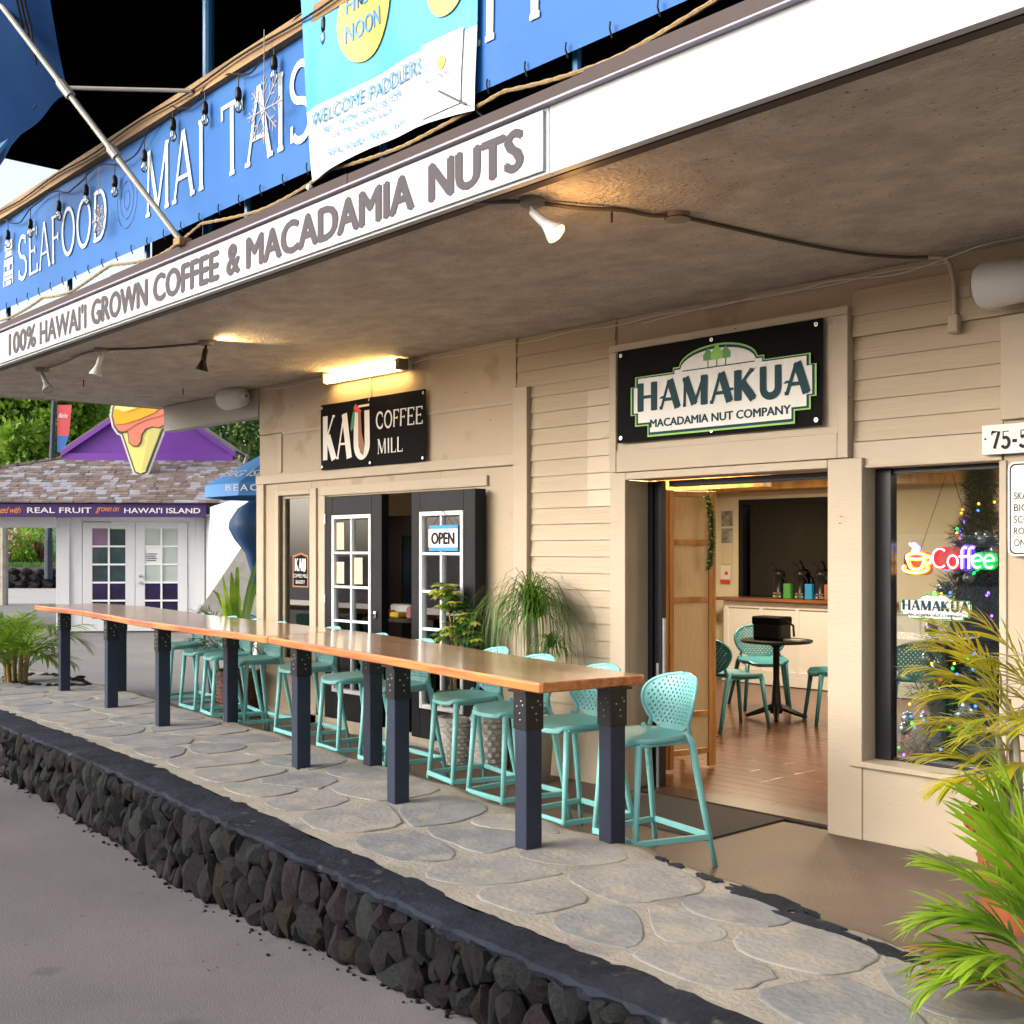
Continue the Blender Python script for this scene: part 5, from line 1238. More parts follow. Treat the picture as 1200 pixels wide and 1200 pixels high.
# folding screen
sc = thing('folding_screen', 'golden wooden folding screen with woven panels just inside the open door', 'screen')
def leaf(x0, y0, x1, y1, zt=2.16):
    d = Vector((x1-x0, y1-y0, 0)); L_ = d.length; Mx = Matrix.Translation((x0,y0,0)) @ Matrix.Rotation(math.atan2(d.y,d.x),4,'Z')
    for a in (0, L_-.04): MB().box(a, a+.04, -.014, .014, .03, zt, .003, Mx).build('stile', M['screenwood'], sc)
    for z_ in (.13,.42,1.30,1.74,zt-.05): MB().box(.04, L_-.04, -.011, .011, z_, z_+.045, .003, Mx).build('rail', M['screenwood'], sc)
    for a, b in ((.175,.42),(.465,1.30),(1.345,1.74),(1.785,zt-.05)): MB().box(.04, L_-.04, -.004, .004, a, b, 0, Mx).build('panel', M['screenpaper'], sc)
leaf(-5.80,.72,-5.70,1.12); leaf(-5.80,.70,-6.20,.92); leaf(-5.69,1.14,-6.15,1.3)
gl = thing('garland', 'green tinsel garland hanging from the top of the folding screen', 'garland')
mb = MB(); r = random.Random(2); 
for i in range(900):
    t_ = r.random(); c = Vector((-5.66+.04*math.sin(t_*3), 1.02, 2.12-.56*t_)); a = r.uniform(0,6.28); e = c + Vector((math.cos(a)*.035, math.sin(a)*.035, r.uniform(-.03,.02))); w_ = Vector((0,0,.004))
    mb.add([c-w_, c+w_, e], [(0,1,2)])
mb.build('tinsel', leafmat('tinsel_green', (.03,.10,.03), (.12,.22,.05), 30, .1), gl)
mb = MB(); 
for i in range(16): mb.ball((-5.66+.04*math.sin(i/16*3)-.02*math.cos(i*2.4), 1.02-.03, 2.11-.035*i), .006, 4)
mb.build('beads', M['hwhite'], gl)
# chairs and tables
CH = [(-7.02,3.22,60,'teal_dark','nearest teal cafe chair, left of the round pedestal table'),(-7.35,4.25,10,'teal_dark','teal cafe chair behind the round pedestal table'),(-6.42,4.0,-110,'teal_dark','teal cafe chair right of the round table, half cut by the door frame')]
chair0 = make_stool('cafe_chair', .455, '', 'chair', 'teal chairs inside the cafe', 'teal_dark', False)
CHS = [(-7.05,3.30,215,'teal cafe chair nearest the door, left of the round pedestal table'),(-7.35,4.35,190-30,'teal cafe chair behind the round pedestal table with its back to the counter'),(-6.28,3.95,255,'teal cafe chair right of the round table, cut by the door frame'),(-5.50,3.95,195,'teal cafe chair seen through the shop window')]
CHS = [(-6.90,2.98,160,0),(-7.5,4.34,45,1),(-6.36,3.95,-43,2),(-5.50,3.90,225,3)]
CL = ['teal cafe chair nearest the door, left of the round pedestal table','teal cafe chair behind the round pedestal table in front of the white counter','teal cafe chair right of the round table, cut by the door frame','teal cafe chair seen through the shop window beside the dressed tree']
for i, (x, y, a, k) in enumerate(CHS):
    o = chair0 if i == 0 else copy_tree(chair0); o.location = (x, y, .012); o.scale = (1.22,1.22,1.12); o.rotation_euler.z = math.radians(a); o['label'] = CL[k]
def pedestal(x, y, lab, top='black', rad=.38, h=.78):
    t = thing('round_table', lab, 'table', (x,y,.012))
    a = MB(); a.sm = False; a.lathe([(.001,h-.03),(rad-.02,h-.03),(rad,h-.02),(rad,h-.004),(rad-.005,h),(.001,h)], 40); a.build('tabletop', M[top], t)
    a = MB(); a.sm = True; a.lathe([(.10,h-.03),(.035,h-.08),(.032,.40),(.05,.15),(.075,.10),(.06,.05),(.001,.05)], 16); a.build('column', M['black'], t)
    for k in range(4):
        an = k*math.pi/2 + .6; MB().tube([(.03*math.cos(an),.03*math.sin(an),.12),(.18*math.cos(an),.18*math.sin(an),.06),(.30*math.cos(an),.30*math.sin(an),.018)], [.035,.028,.018], 6).build('foot', M['black'], t)
pedestal(-6.94, 3.77, 'small black round pedestal table in the cafe with a black bag on it', 'black', .36, .79)
pedestal(-5.0, 4.6, 'round table with pale top seen through the shop window', 'screenpaper', .36, .76)
bg_ = thing('black_bag', 'black square bag standing on the round cafe table', 'bag', (-6.98,3.75,.802))
MB().box(-.17,.17,-.10,.10,0,.22,.02).build('body', M['black'], bg_); MB().box(-.175,.175,-.105,.105,.15,.235,.012).build('flap', M['vblack'], bg_); MB().tube([(.16,0,.2),(.24,.02,.15),(.25,.02,.04)], .012, 6).build('strap', M['black'], bg_)
tag(MB().box(-6.76,-6.60,3.62,3.78,.803,.825,.004).build('magazine', M['greyphoto']), 'thin magazine lying beside the black bag', 'magazine')
# ceiling panels of the cafe (lit)
for i, (x, y, e) in enumerate(((-7.8,4.4,50),(-5.0,2.6,26),(-4.4,5.0,28),(-3.0,2.2,14),(-6.0,1.3,24))):
    t = thing('ceiling_light', ['lit ceiling panel above the round cafe table','lit ceiling panel near the shop door','lit ceiling panel at the back right of the cafe','lit ceiling panel behind the shop window','lit ceiling panel by the folding screen'][i], 'light', (x,y,2.60))
    MB().box(-.3,.3,-.3,.3,0,.018).build('panel', M['ceil_on'], t)
    ld = bpy.data.lights.new('panel_light','AREA'); ld.energy = e; ld.size = .5; ld.color = (1,.78,.50); o = bpy.data.objects.new('panel_light', ld); COL.objects.link(o); o.parent = t; o.location = (0,0,-.03)
part('air_conditioner', M['black'], R_, -5.1, -3.95, .9, 1.2, 2.30, 2.5, .01)
# ---- things in the shop window
nsn = thing('neon_coffee_sign', 'lit neon sign of a coffee cup and the word Coffee in changing colours', 'neon sign', (0,0,0))
T = plane_T((-3.605,.24,1.56), (.92,0,0), (0,0,1), (0,-1,0))
def neon(P, m, r_=.0050): 
    mb = MB(); mb.sm = True; mb.tube([T(a,b,.004) for a,b in P], r_, 6); mb.build('neon_tube', M['neon_'+m], nsn)
    mb = MB(); mb.sm = True; mb.tube([T(a,b,-.008) for a,b in P], .0125, 6); mb.build('neon_body', M['neonb_'+m], nsn)
neon(arc(.095,.105,.065,.018,0,360,18),'o'); neon([(.03,.10),(.045,.062)]+arc(.095,.055,.045,.028,190,350,8)+[(.145,.062),(.16,.10)],'o'); neon(arc(.175,.085,.022,.022,120,-110,8),'o'); neon(arc(.09,.035,.085,.028,150,390,16),'o')
for dx in (.07,.095): neon([(dx+.015*math.sin(t_*5),.135+.05*t_) for t_ in [i/8 for i in range(9)]],'w',.005)
neon(arc(.26,.095,.05,.055,50,310,16),'r'); neon(arc(.345,.075,.033,.036,0,360,16),'r')
for dx in (.405,.45): neon([(dx,.035),(dx,.135)]+arc(dx+.02,.135,.02,.022,180,60,6),'v'); neon([(dx-.018,.105),(dx+.022,.105)],'v')
neon([(.475,.078),(.535,.085)]+arc(.505,.078,.032,.036,10,310,14),'g'); neon([(.55,.078),(.61,.085)]+arc(.58,.078,.032,.036,10,310,14),'g')
P = rrect(.0,-.005,.20,.125,.03); Tb = lambda a,b,c: T(a,b,c-.022)
for q_, m_, t_ in (((.0,-.005,.20,.13,.035),'o',.004),((.205,.03,.39,.16,.035),'r',.0045),((.385,.02,.48,.175,.03),'v',.0042),((.47,.03,.625,.13,.035),'g',.0047)): MB().prism(rrect(*q_), Tb, t_).build('backing', M['acr_'+m_], nsn)
MB().tube([T(.11,.13,-.02),(-3.36,.30,2.14)], .002, 4).build('hanging_wire', M['wire'], nsn); MB().tube([T(.47,.17,-.02),(-3.32,.30,2.14)], .002, 4).build('hanging_wire', M['wire'], nsn)
pl = thing('window_plaque', 'small white HAMAKUA plaque fixed on the shop window glass below the neon sign', 'sign')
Tp = plane_T((-3.56,.130,1.30), (1,0,0), (0,0,1), (0,-1,0)); hamakua(pl, Tp, .44, .155)
# christmas tree
xt_ = thing('christmas_tree', 'dark christmas tree with silver baubles and coloured lights inside the shop window', 'tree', (-3.42,.85,.02))
mb = MB(); r = random.Random(8)
MB().lathe([(.40,.05),(.30,.6),(.18,1.2),(.02,2.1)], 12).build('inner_branches', M['xmas'], xt_)
for i in range(24000):
    z_ = 2.15*(r.random()**1.35); rad = (.58*(1 - z_/2.25)+.03)*(.82+.22*math.sin(z_*19))
    a = r.uniform(0,6.28); rr2 = rad*math.sqrt(r.uniform(.15,1)); c = Vector((rr2*math.cos(a), rr2*math.sin(a), z_+.05)); d = Vector((math.cos(a)+r.uniform(-.6,.6), math.sin(a)+r.uniform(-.6,.6), r.uniform(-.5,.5))).normalized()*r.uniform(.04,.085); w_ = d.cross(Vector((0,0,1))).normalized()*.007
    mb.add([c-w_, c+w_, c+d+w_*.3, c+d-w_*.3], [(0,1,2,3)])
tag(mb.build('needles', M['xmas'], xt_), kind='stuff')
MB().tube([(0,0,0),(0,0,2.1)], [.03,.006], 8).build('trunk', M['bark'], xt_)
r = random.Random(15); bme = None
for i in range(44):
    z_ = r.uniform(.15,1.9); rad = .57*(1 - z_/2.25)+.02; a = r.uniform(2.6,6.4); p = (rad*math.cos(a), rad*math.sin(a), z_)
    if bme is None: a_ = MB(); a_.sm = True; a_.ball((0,0,0), .038, 8); o = a_.build('bauble', M['bauble'], xt_); bme = o.data; o.location = p
    else: o = link('bauble', bme, xt_, p); o.scale = (r.uniform(.7,1.2),)*3
lm = {}
for i in range(110):
    z_ = .08+1.9*r.random()**1.5; rad = .60*(1 - z_/2.25)+.02; a = r.uniform(2.4,6.5); k = r.choice('orbgvbo')
    if k not in lm: lm[k] = MB().ball((0,0,0), .0085, 5).build('fairy_light', M['fairy_'+k], xt_); lm[k].location = (rad*math.cos(a), rad*math.sin(a), z_)
    else: link('fairy_light', lm[k].data, xt_, (rad*math.cos(a), rad*math.sin(a), z_))
# ---- coffee mill shop behind the french doors
K_ = thing('coffee_mill_room', 'dark coffee mill interior behind the half open french doors', 'room')
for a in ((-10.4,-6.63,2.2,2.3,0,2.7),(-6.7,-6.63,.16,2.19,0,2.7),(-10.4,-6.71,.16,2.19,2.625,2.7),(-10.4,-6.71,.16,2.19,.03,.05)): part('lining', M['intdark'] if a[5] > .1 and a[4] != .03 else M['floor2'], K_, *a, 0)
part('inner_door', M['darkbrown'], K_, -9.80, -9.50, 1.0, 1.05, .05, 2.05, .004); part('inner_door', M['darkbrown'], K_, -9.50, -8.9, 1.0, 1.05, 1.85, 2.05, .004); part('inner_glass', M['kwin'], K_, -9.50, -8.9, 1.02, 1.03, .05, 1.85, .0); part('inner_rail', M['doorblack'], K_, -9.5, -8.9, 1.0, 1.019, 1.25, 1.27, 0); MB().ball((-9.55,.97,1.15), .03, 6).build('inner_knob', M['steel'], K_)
dsp = thing('display_table', 'dark table with wrapped goods just inside the coffee mill doorway', 'table'); part('tabletop', M['darkbrown'], dsp, -9.15, -8.3, .30, .75, 1.04, 1.08, .004)
for x in (-9.1,-8.4):
    for y in (.42,.80): part('leg', M['darkbrown'], dsp, x, x+.05, y-.08, y-.03, .05, 1.04, .003)
for (x, y, w_, h_, m, lb) in ((-8.85,.55,.30,.11,'hwhite','white cake box on the display table'),(-8.93,.38,.14,.06,'kred','red packet in front of the white box'),(-8.72,.38,.13,.05,'hn_yellow','yellow packet on the display table'),(-8.55,.42,.08,.10,'pinkflower','pink packet at the right of the display table')):
    tag(MB().box(x-w_/2,x+w_/2,y-.07,y+.07,1.082,1.082+h_,.012).build('packet', M[m]), lb, 'packet')
ld = bpy.data.lights.new('mill_lamp','POINT'); ld.energy = 5; ld.color = (1,.75,.45); ld.shadow_soft_size = .1; lt = thing('pendant_lamp','small lit lamp on the coffee mill ceiling','light',(-8.3,1.6,2.55)); MB().ball((0,0,0), .06, 8).build('globe', M['ceil_on'], lt); o = bpy.data.objects.new('mill_lamp', ld); COL.objects.link(o); o.parent = lt; o.location = (0,0,-.12)
# door mat
dm = MB(); dm.add([(-4.31,-.72,.012),(-4.30,.05,.012),(-5.35,.05,.012),(-5.55,-.72,.012),(-4.31,-.72,0),(-4.30,.05,0),(-5.35,.05,0),(-5.55,-.72,0)], [(0,1,2,3),(4,5,1,0),(7,4,0,3),(5,6,2,1),(6,7,3,2)])
tag(dm.build('door_mat', M['mat']), 'thin grey door mat lying at the open shop entrance', 'mat')
# ================================================================== PLANTS
def leaflet_mesh(nm, m, droop, fold=.25, w=.05, n=5):
    mb = MB(); vs = []
    for i in range(n+1):
        t = i/n; x = t*(1-.12*droop*t); z_ = -droop*t*t*.55; ww = w*math.sin(math.pi*min(1,(t*.86+.10)))**.7*(1 if i < n else 0) + .0008
        vs += [(x, -ww, z_ + ww*fold), (x, 0, z_), (x, ww, z_ + ww*fold)]
    fs = []
    for i in range(n): a = 3*i; fs += [(a,a+3,a+4,a+1), (a+1,a+4,a+5,a+2)]
    mb.add(vs, fs); o = mb.build(nm, m, None, smooth=True); me = o.data; me.transform(Matrix.Translation(o.location)); bpy.data.objects.remove(o)
    return me
LM = {}
def lmesh(k, w):
    if (k, w) not in LM: LM[(k, w)] = [leaflet_mesh('leaflet', M[k], d, w=w) for d in (.15,.4,.75)]
    return LM[(k, w)]
def frond(parent, base, az, el, length, droop, nl, ll, mats, width=.05, r=None, single=True, rw=.006, cane='cane', t0=.22, vee=.5):
    """one palm frond: rachis curve with leaflets on both sides; leaflets are sub-parts when single"""
    P = []; N = 16; d = Vector((math.cos(az)*math.cos(el), math.sin(az)*math.cos(el), math.sin(el))); p = Vector(base); e = el
    for i in range(N+1):
        P.append(p.copy()); e = el - droop*(i/N)**1.3; d = Vector((math.cos(az)*math.cos(e), math.sin(az)*math.cos(e), math.sin(e))); p = p + d*length/N
    mb = MB(); mb.sm = True; mb.tube(P, [rw*(1-.8*i/N) for i in range(N+1)], 5); fo = mb.build('frond', M[mats[0]], parent)
    side = Vector((-math.sin(az), math.cos(az), 0)); J = MB(); J.sm = True
    for k in range(nl):
        s_ = -1 if k % 2 else 1; t = t0 + (1-t0)*(k//2+.5)/(nl/2); i = min(N-1, int(t*N)); f = t*N - i; q = P[i].lerp(P[i+1], f); tan = (P[i+1]-P[i]).normalized()
        L_ = ll*(math.sin(math.pi*(.18+.78*(t-t0)/(1-t0)))**.7)*r.uniform(.85,1.1); up = side.cross(tan) * (1 if side.cross(tan).z > 0 else -1)
        a = .75 - .35*t + r.uniform(-.08,.08); dr = (side*s_*math.sin(a) + tan*math.cos(a) + up*(vee*(.5-.3*t)) + Vector((0,0,-.12)) + Vector((r.uniform(-.06,.06),)*3)).normalized()
        z_ = (up - dr*up.dot(dr)).normalized(); y_ = z_.cross(dr); Mx = Matrix(((dr.x,y_.x,z_.x,q.x),(dr.y,y_.y,z_.y,q.y),(dr.z,y_.z,z_.z,q.z),(0,0,0,1))) @ Matrix.Scale(L_, 4)
        mt = mats[0] if r.random() < .75 else mats[-1]; me = lmesh(mt, width)[min(2, int(r.random()*3))]
        if single: o = link('leaflet', me, fo); o.matrix_local = Mx
        else:
            J.add([tuple(Mx @ v.co) for v in me.vertices], [tuple(p_.vertices) for p_ in me.polygons])
    if not single:
        b = bmesh.new(); b.from_mesh(fo.data); n0 = len(fo.data.vertices); b.free()
        vs = [tuple(v.co) for v in fo.data.vertices]; fs = [tuple(p_.vertices) for p_ in fo.data.polygons]; me = bpy.data.meshes.new('frond')
        me.from_pydata(vs + J.v, [], fs + [tuple(i+len(vs) for i in f_) for f_ in J.f]); me.materials.append(M[mats[0]])
        for p_ in me.polygons: p_.use_smooth = True
        fo.data = me
    return fo
D = math.radians
# left areca palm on the terrace
r = random.Random(41)
pt = thing('areca_palm', 'small green areca palm growing at the far left end of the stone terrace', 'palm', (-13.65,-1.30,.20))
for k in range(11):
    a = k*.57; MB().tube([(.10*math.cos(a),.10*math.sin(a),-.03),(.12*math.cos(a),.12*math.sin(a),.2),(.15*math.cos(a),.15*math.sin(a),.36)], [.022,.017,.012], 7).build('stem', M['cane'], pt)
for k in range(30):
    a = k*2.39+.3; frond(pt, (.09*math.cos(a),.09*math.sin(a),.10+.28*r.random()), a, D(r.uniform(45,85)), r.uniform(.50,.92), D(r.uniform(60,120)), 34, .30, ['palmleaf','palmbright'], .038, r, False)
MB().lathe([(.001,.02),(.25,.0),(.34,-.03)], 18).build('soil_mound', M['soil'], pt)
rr_ = thing('lava_cobbles', 'ring of loose black lava cobbles round the foot of the left palm', 'rocks', (-13.2,-1.0,.2))
for k in range(26):
    a = k*.72; R0 = .38+.16*r.random(); o = link('cobble', r.choice(rocks), rr_, (-.35+R0*1.5*math.cos(a), R0*.8*math.sin(a), .01)); o.scale = (r.uniform(.05,.10), r.uniform(.05,.08), .035); o.rotation_euler = (0,0,a)
# near right palm, low and bright
np_ = thing('areca_palm', 'bright green areca palm sprawling over the flagstones at the lower right', 'palm', (-1.55,-2.52,.08))
r = random.Random(52)
for k in range(9):
    a = k*.7; MB().tube([(.05*math.cos(a),.05*math.sin(a),-.02),(.06*math.cos(a),.06*math.sin(a),.15),(.08*math.cos(a),.08*math.sin(a),.30)], [.009,.008,.006], 7).build('stem', M['palmleaf'], np_)
FR = [ # azimuth deg, elevation, length, droop, material set, start height
 (200,62,.50,95,['palmbright','palmleaf'],.26,.26), (188,40,.46,60,['palmleaf','palmdry'],.20,.24), (170,30,.50,50,['palmdry','palmleaf'],.16,.20), (215,30,.44,70,['palmbright','palmleaf'],.22,.26),
 (150,55,.50,50,['palmleaf','palmbright'],.30,.26), (178,78,.62,22,['palmbright','palmbright'],.34,.30), (120,70,.55,50,['palmleaf','palmbright'],.30,.26), (240,55,.40,80,['palmbright','palmleaf'],.24,.24), (20,50,.45,70,['palmleaf','palmbright'],.28,.26), (320,55,.45,80,['palmleaf','palmbright'],.28,.26), (80,65,.5,60,['palmleaf','palmbright'],.28,.26)]
FR += [(206,66,.58,60,['palmbright','palmbright'],.30,.26),(196,34,.50,75,['palmleaf','palmdry'],.22,.24),(164,42,.54,60,['palmleaf','palmbright'],.24,.24),(205,84,.66,18,['palmbright','palmbright'],.36,.30),(160,70,.60,35,['palmbright','palmleaf'],.32,.30),(192,52,.52,88,['palmbright','palmleaf'],.28,.28),(182,22,.48,40,['palmdry','palmdry'],.16,.20)]
for (a, e, l, dd, ms, h0, ll) in FR: frond(np_, (.03*math.cos(D(a)),.03*math.sin(D(a)),h0), D(a), D(e), l*.88, D(dd), 28, ll*.9, ms, .050, r, FR.index((a, e, l, dd, ms, h0, ll)) < 10, .006, t0=.30)
# potted yellowing areca
yp = thing('potted_palm', 'yellowing areca palm in a large terracotta pot in front of the shop window', 'potted palm', (-2.36,-.92,0))
a = MB(); a.sm = True; a.lathe([(.001,0),(.17,0),(.18,.03),(.205,.36),(.20,.37),(.215,.40),(.245,.43),(.25,.50),(.235,.51),(.225,.50),(.22,.46),(.001,.455)], 36); autosmooth(a.build('pot', M['terracotta'], yp), 35)
a = MB(); a.lathe([(.214,.40),(.222,.405),(.214,.41)], 36); a.lathe([(.199,.30),(.206,.305),(.201,.31)], 36); a.build('pot_ribs', M['terracotta'], yp)
a = MB()
for k in range(22):
    an = k*2*math.pi/22; a.tube([(.252*math.cos(an),.252*math.sin(an),.485),(.258*math.cos(an+.07),.258*math.sin(an+.07),.455),(.250*math.cos(an+.14),.250*math.sin(an+.14),.44)], .007, 5)
a.build('pot_relief', M['terracotta'], yp)
MB().lathe([(.001,.475),(.12,.47),(.215,.455)], 24).build('soil', M['soil'], yp)
r = random.Random(63)
stems = [(-.04,0,1.02),(.05,.03,1.06),(.0,-.05,.92),(.09,-.03,.85),(-.09,.04,.9)]
for (x, y, h) in stems:
    P = [(x,y,.46),(x*1.3,y*1.3,.46+(h-.46)*.5),(x*1.9,y*1.9,h)]
    MB().tube(P, [.024,.019,.013], 8).build('stem', M['bark'], yp)
YF = [(195,48,.62,70,1.12,.26),(212,18,.50,60,.98,.24),(180,65,.75,60,1.22,.28),(230,40,.60,80,1.1,.26),(165,30,.6,60,1.0,.26),(205,75,.70,60,1.22,.28),(250,20,.50,70,.92,.26),(190,5,.46,45,.88,.22),(275,45,.6,80,1.1,.26),(0,50,.6,80,1.1,.26),(320,45,.6,80,1.1,.26),(225,60,.6,95,1.15,.28)]
YF += [(199,40,.62,60,.80,.28),(186,25,.6,50,.74,.26),(215,60,.6,70,.86,.26),(174,78,.8,45,1.25,.28),(190,82,.85,35,1.28,.28),(228,25,.55,60,.80,.26),(200,30,.6,75,1.05,.28),(220,55,.66,70,1.2,.26),(185,50,.55,95,1.0,.28),(208,8,.5,70,.92,.24),(172,55,.66,75,1.15,.28),(235,70,.7,60,1.2,.28),(196,68,.55,110,1.1,.28)]
for i, (a, e, l, dd, h0, ll) in enumerate(YF):
    s_ = stems[i % 5]; frond(yp, (s_[0]*1.7, s_[1]*1.7, h0*.78), D(a), D(min(e, 62)), l*.74, D(dd), 24, ll*.85, ['palmyellow','palmleaf' if i % 3 == 0 else 'palmyellow'], .044, r, i < 12, .006, t0=.22)
a = MB()
for k in range(60):
    an = r.uniform(0,6.28); z_ = r.uniform(.85,1.3); d = Vector((math.cos(an), math.sin(an), r.uniform(-.4,.5)))*r.uniform(.12,.28); c = Vector((0,0,z_)); w_ = Vector((0,0,.003)); a.add([c-w_, c+w_, c+d], [(0,1,2)])
a.build('dry_strands', M['bark'], yp)
# schefflera and ponytail pots
def wicker(nm, lab, x, y, r0, r1, h, m, rows=12, cat='plant pot'):
    t = thing(nm, lab, cat, (x,y,floor_rise(x)))
    a = MB(); a.sm = True; a.lathe([(.001,.0),(r0,.0),(r1,h),(r1-.015,h),(r1-.02,h-.04),(.001,h-.045)], 24); a.build('pot', M[m], t)
    a = MB(); n = 30
    for j in range(rows):
        z_ = h*(j+.5)/rows; rad = r0+(r1-r0)*z_/h; P = [((rad+.004+.004*(1 if (i+j)%2 else -1))*math.cos(2*math.pi*i/n), (rad+.004+.004*(1 if (i+j)%2 else -1))*math.sin(2*math.pi*i/n), z_) for i in range(n+1)]
        a.tube(P, h/rows*.42, 4, False)
    a.build('weave', M[m], t); MB().lathe([(r1-.012,h-.008),(r1+.012,h-.008),(r1+.014,h+.008),(r1-.012,h+.010)], 24).build('rim', M[m], t); return t
def schef(t, cx, cy, zb, clusters, r):
    for (dx, dy, dz, n_, yl) in clusters:
        c = Vector((cx+dx, cy+dy, zb+dz)); MB().tube([(cx,cy,zb-.5 if dz > .2 else zb-.3), (cx+dx*.5,cy+dy*.5,zb+dz*.4), tuple(c)], [.010,.007,.004], 5).build('stem', M['cane'], t)
        for k in range(n_):
            an = r.uniform(0,6.28); el = r.uniform(-.5,.9); hub = c + Vector((math.cos(an)*math.cos(el), math.sin(an)*math.cos(el), math.sin(el)))*r.uniform(.03,.10)
            mb = MB()
            for q in range(6):
                b = q*1.05 + r.uniform(-.2,.2); d = (Vector((math.cos(b), math.sin(b), -.35)) + (hub-c).normalized()*.5).normalized(); L_ = r.uniform(.055,.085); sd = d.cross(Vector((0,0,1))).normalized()*L_*.26; up = sd.cross(d).normalized()*L_*.06
                e = hub + d*L_
                mb.add([hub, hub+d*L_*.4+sd-up, e+Vector((0,0,-L_*.2)), hub+d*L_*.4-sd-up, hub+d*L_*.5], [(0,1,4),(1,2,4),(2,3,4),(3,0,4)])
            mb.build('leaf_cluster', M['scheffy'] if r.random() < yl else M['scheff'], t, smooth=True)
r = random.Random(4)
p1 = wicker('plant_pot', 'white wicker pot with a variegated schefflera, beside the folded door leaf', -7.15, -.26, .10, .135, .36, 'basket')
schef(p1, 0, 0, .95, [(-.13,.0,.42,30,.65),(-.06,.02,.30,22,.4),(.02,0,.12,22,.35),(.13,.02,.20,26,.35),(.18,.0,.05,18,.2),(-.10,0,.08,14,.35),(.05,0,-.12,14,.3),(-.02,-.05,-.42,12,.5)], r)
p2 = wicker('plant_pot', 'white ribbed wicker pot standing between the two planted pots', -6.86, -.16, .115, .135, .40, 'basket', 9)
p3 = thing('plant_pot', 'plain cream pot holding the ponytail plant by the siding', 'plant pot', (-6.25,-.26,0)); a = MB(); a.sm = True; a.lathe([(.001,0),(.11,0),(.14,.40),(.15,.42),(.15,.45),(.13,.45),(.12,.42),(.001,.41)], 24); a.build('pot', M['potcream'], p3); MB().tube([(0,0,.4),(.02,0,.8),(-.02,0,1.30)], [.05,.03,.02], 8).build('trunk', M['bark'], p3); MB().tube([(0,0,.5),(.10,0,.8),(.16,-.02,1.02)], [.03,.02,.012], 8).build('trunk', M['bark'], p3)
def fountain(t, c, n, L_, r, m='strap', up=1.0, w0=.0035, fall=1.0):
    for g_ in range(6):
        mb = MB(); mb.sm = True
        for i in range(n//6):
            a = r.uniform(0,6.28); el = r.uniform(.35,1.35)*up; p = Vector(c); l = L_*r.uniform(.7,1.15); N = 8; vs = []; v = Vector((math.cos(a)*math.cos(el), math.sin(a)*math.cos(el), math.sin(el))); sd = Vector((-math.sin(a), math.cos(a), 0)); sw = r.uniform(-.3,.3)
            for k in range(N+1):
                w_ = w0*(1-k/N*.85); vs += [p - sd*w_, p + sd*w_]; p = p + v.normalized()*l/N; v = v + Vector((sd.x*sw*.1, sd.y*sw*.1, -.42*fall))
                if v.z < -1: v = Vector((v.x*.35, v.y*.35, -1))
            mb.add(vs, [(2*k,2*k+1,2*k+3,2*k+2) for k in range(N)])
        mb.build('leaf_tuft', M[m], t)
r = random.Random(12)
fountain(p3, (-.05,0,1.28), 190, .80, r, w0=.0055, fall=.85); fountain(p3, (.04,-.02,1.20), 150, .70, r, w0=.0055, fall=.85); fountain(p3, (.18,-.02,1.0), 80, .42, r, w0=.0055)
for d in ((-.03,0,1.33),(.08,0,1.25)): fountain(p3, d, 60, .24, r, 'palmbright', 1.05, .004, .5)
# corner planting left of the building
cp = wicker('planter_basket', 'brown woven basket planter at the far corner of the building', -10.62, -.22, .17, .22, .46, 'basketb', 12, 'planter')
r = random.Random(31)
def strapleaf(parent, base, az, el, L_, w, m, droop=.6, nm='leaf'):
    mb = MB(); mb.sm = True; N = 9; p = Vector(base); e = el; sd = Vector((-math.sin(az), math.cos(az), 0)); vs = []
    for k in range(N+1):
        t = k/N; ww = w*math.sin(math.pi*(.08+.9*t))**.8; up = Vector((0,0,1))*ww*.25; vs += [p - sd*ww + up, p, p + sd*ww + up]
        e = el - droop*t*t*1.6; p = p + Vector((math.cos(az)*math.cos(e), math.sin(az)*math.cos(e), math.sin(e)))*L_/N
    fs = []
    for k in range(N): a = 3*k; fs += [(a,a+3,a+4,a+1),(a+1,a+4,a+5,a+2)]
    mb.add(vs, fs); return mb.build(nm, M[m], parent)
for (az, el, L_, w, m, dr) in [(150,66,1.55,.026,'palmleaf',.9),(128,74,1.5,.026,'treeleaf2',.7),(168,60,1.3,.024,'palmleaf',.9),(185,80,.95,.035,'palmbright',.15),(150,62,1.15,.045,'palmleaf',.8),(130,68,1.2,.05,'treeleaf2',.7),(200,78,.75,.045,'palmbright',.1),(215,30,.6,.04,'palmleaf',.6),(100,60,1.1,.05,'treeleaf2',.8),(170,45,.8,.045,'treeleaf2',1.0),(240,35,.6,.04,'treeleaf2',.8),(20,60,.6,.05,'treeleaf2',.9),(185,55,.9,.05,'palmleaf',.6),(160,80,1.0,.05,'palmleaf',.3)]:
    strapleaf(cp, (.03*math.cos(D(az)), .03*math.sin(D(az)), .50), D(az), D(el), L_, w, m, dr)
for k in range(7): frond(cp, (0,0,.5), D(140+k*35), D(52+8*(k%2)), .62, D(75), 26, .17, ['treeleaf2','palmleaf'], .05, r, False)
c2 = wicker('planter_basket', 'dark basket planter behind the far stools', -12.2, 1.3, .2, .24, .42, 'basketb', 10, 'planter')
r = random.Random(91)
for k in range(9): frond(c2, (0,0,.42), k*.7, D(58), .75, D(80), 26, .22, ['treeleaf2','palmleaf'], .05, r, False)
gp = thing('silver_palm', 'spiky grey green potted palm left of the corner planter', 'potted palm', (-11.75,.30,.03)); a = MB(); a.lathe([(.001,0),(.18,0),(.22,.35),(.001,.34)], 20); a.build('pot', M['black'], gp)
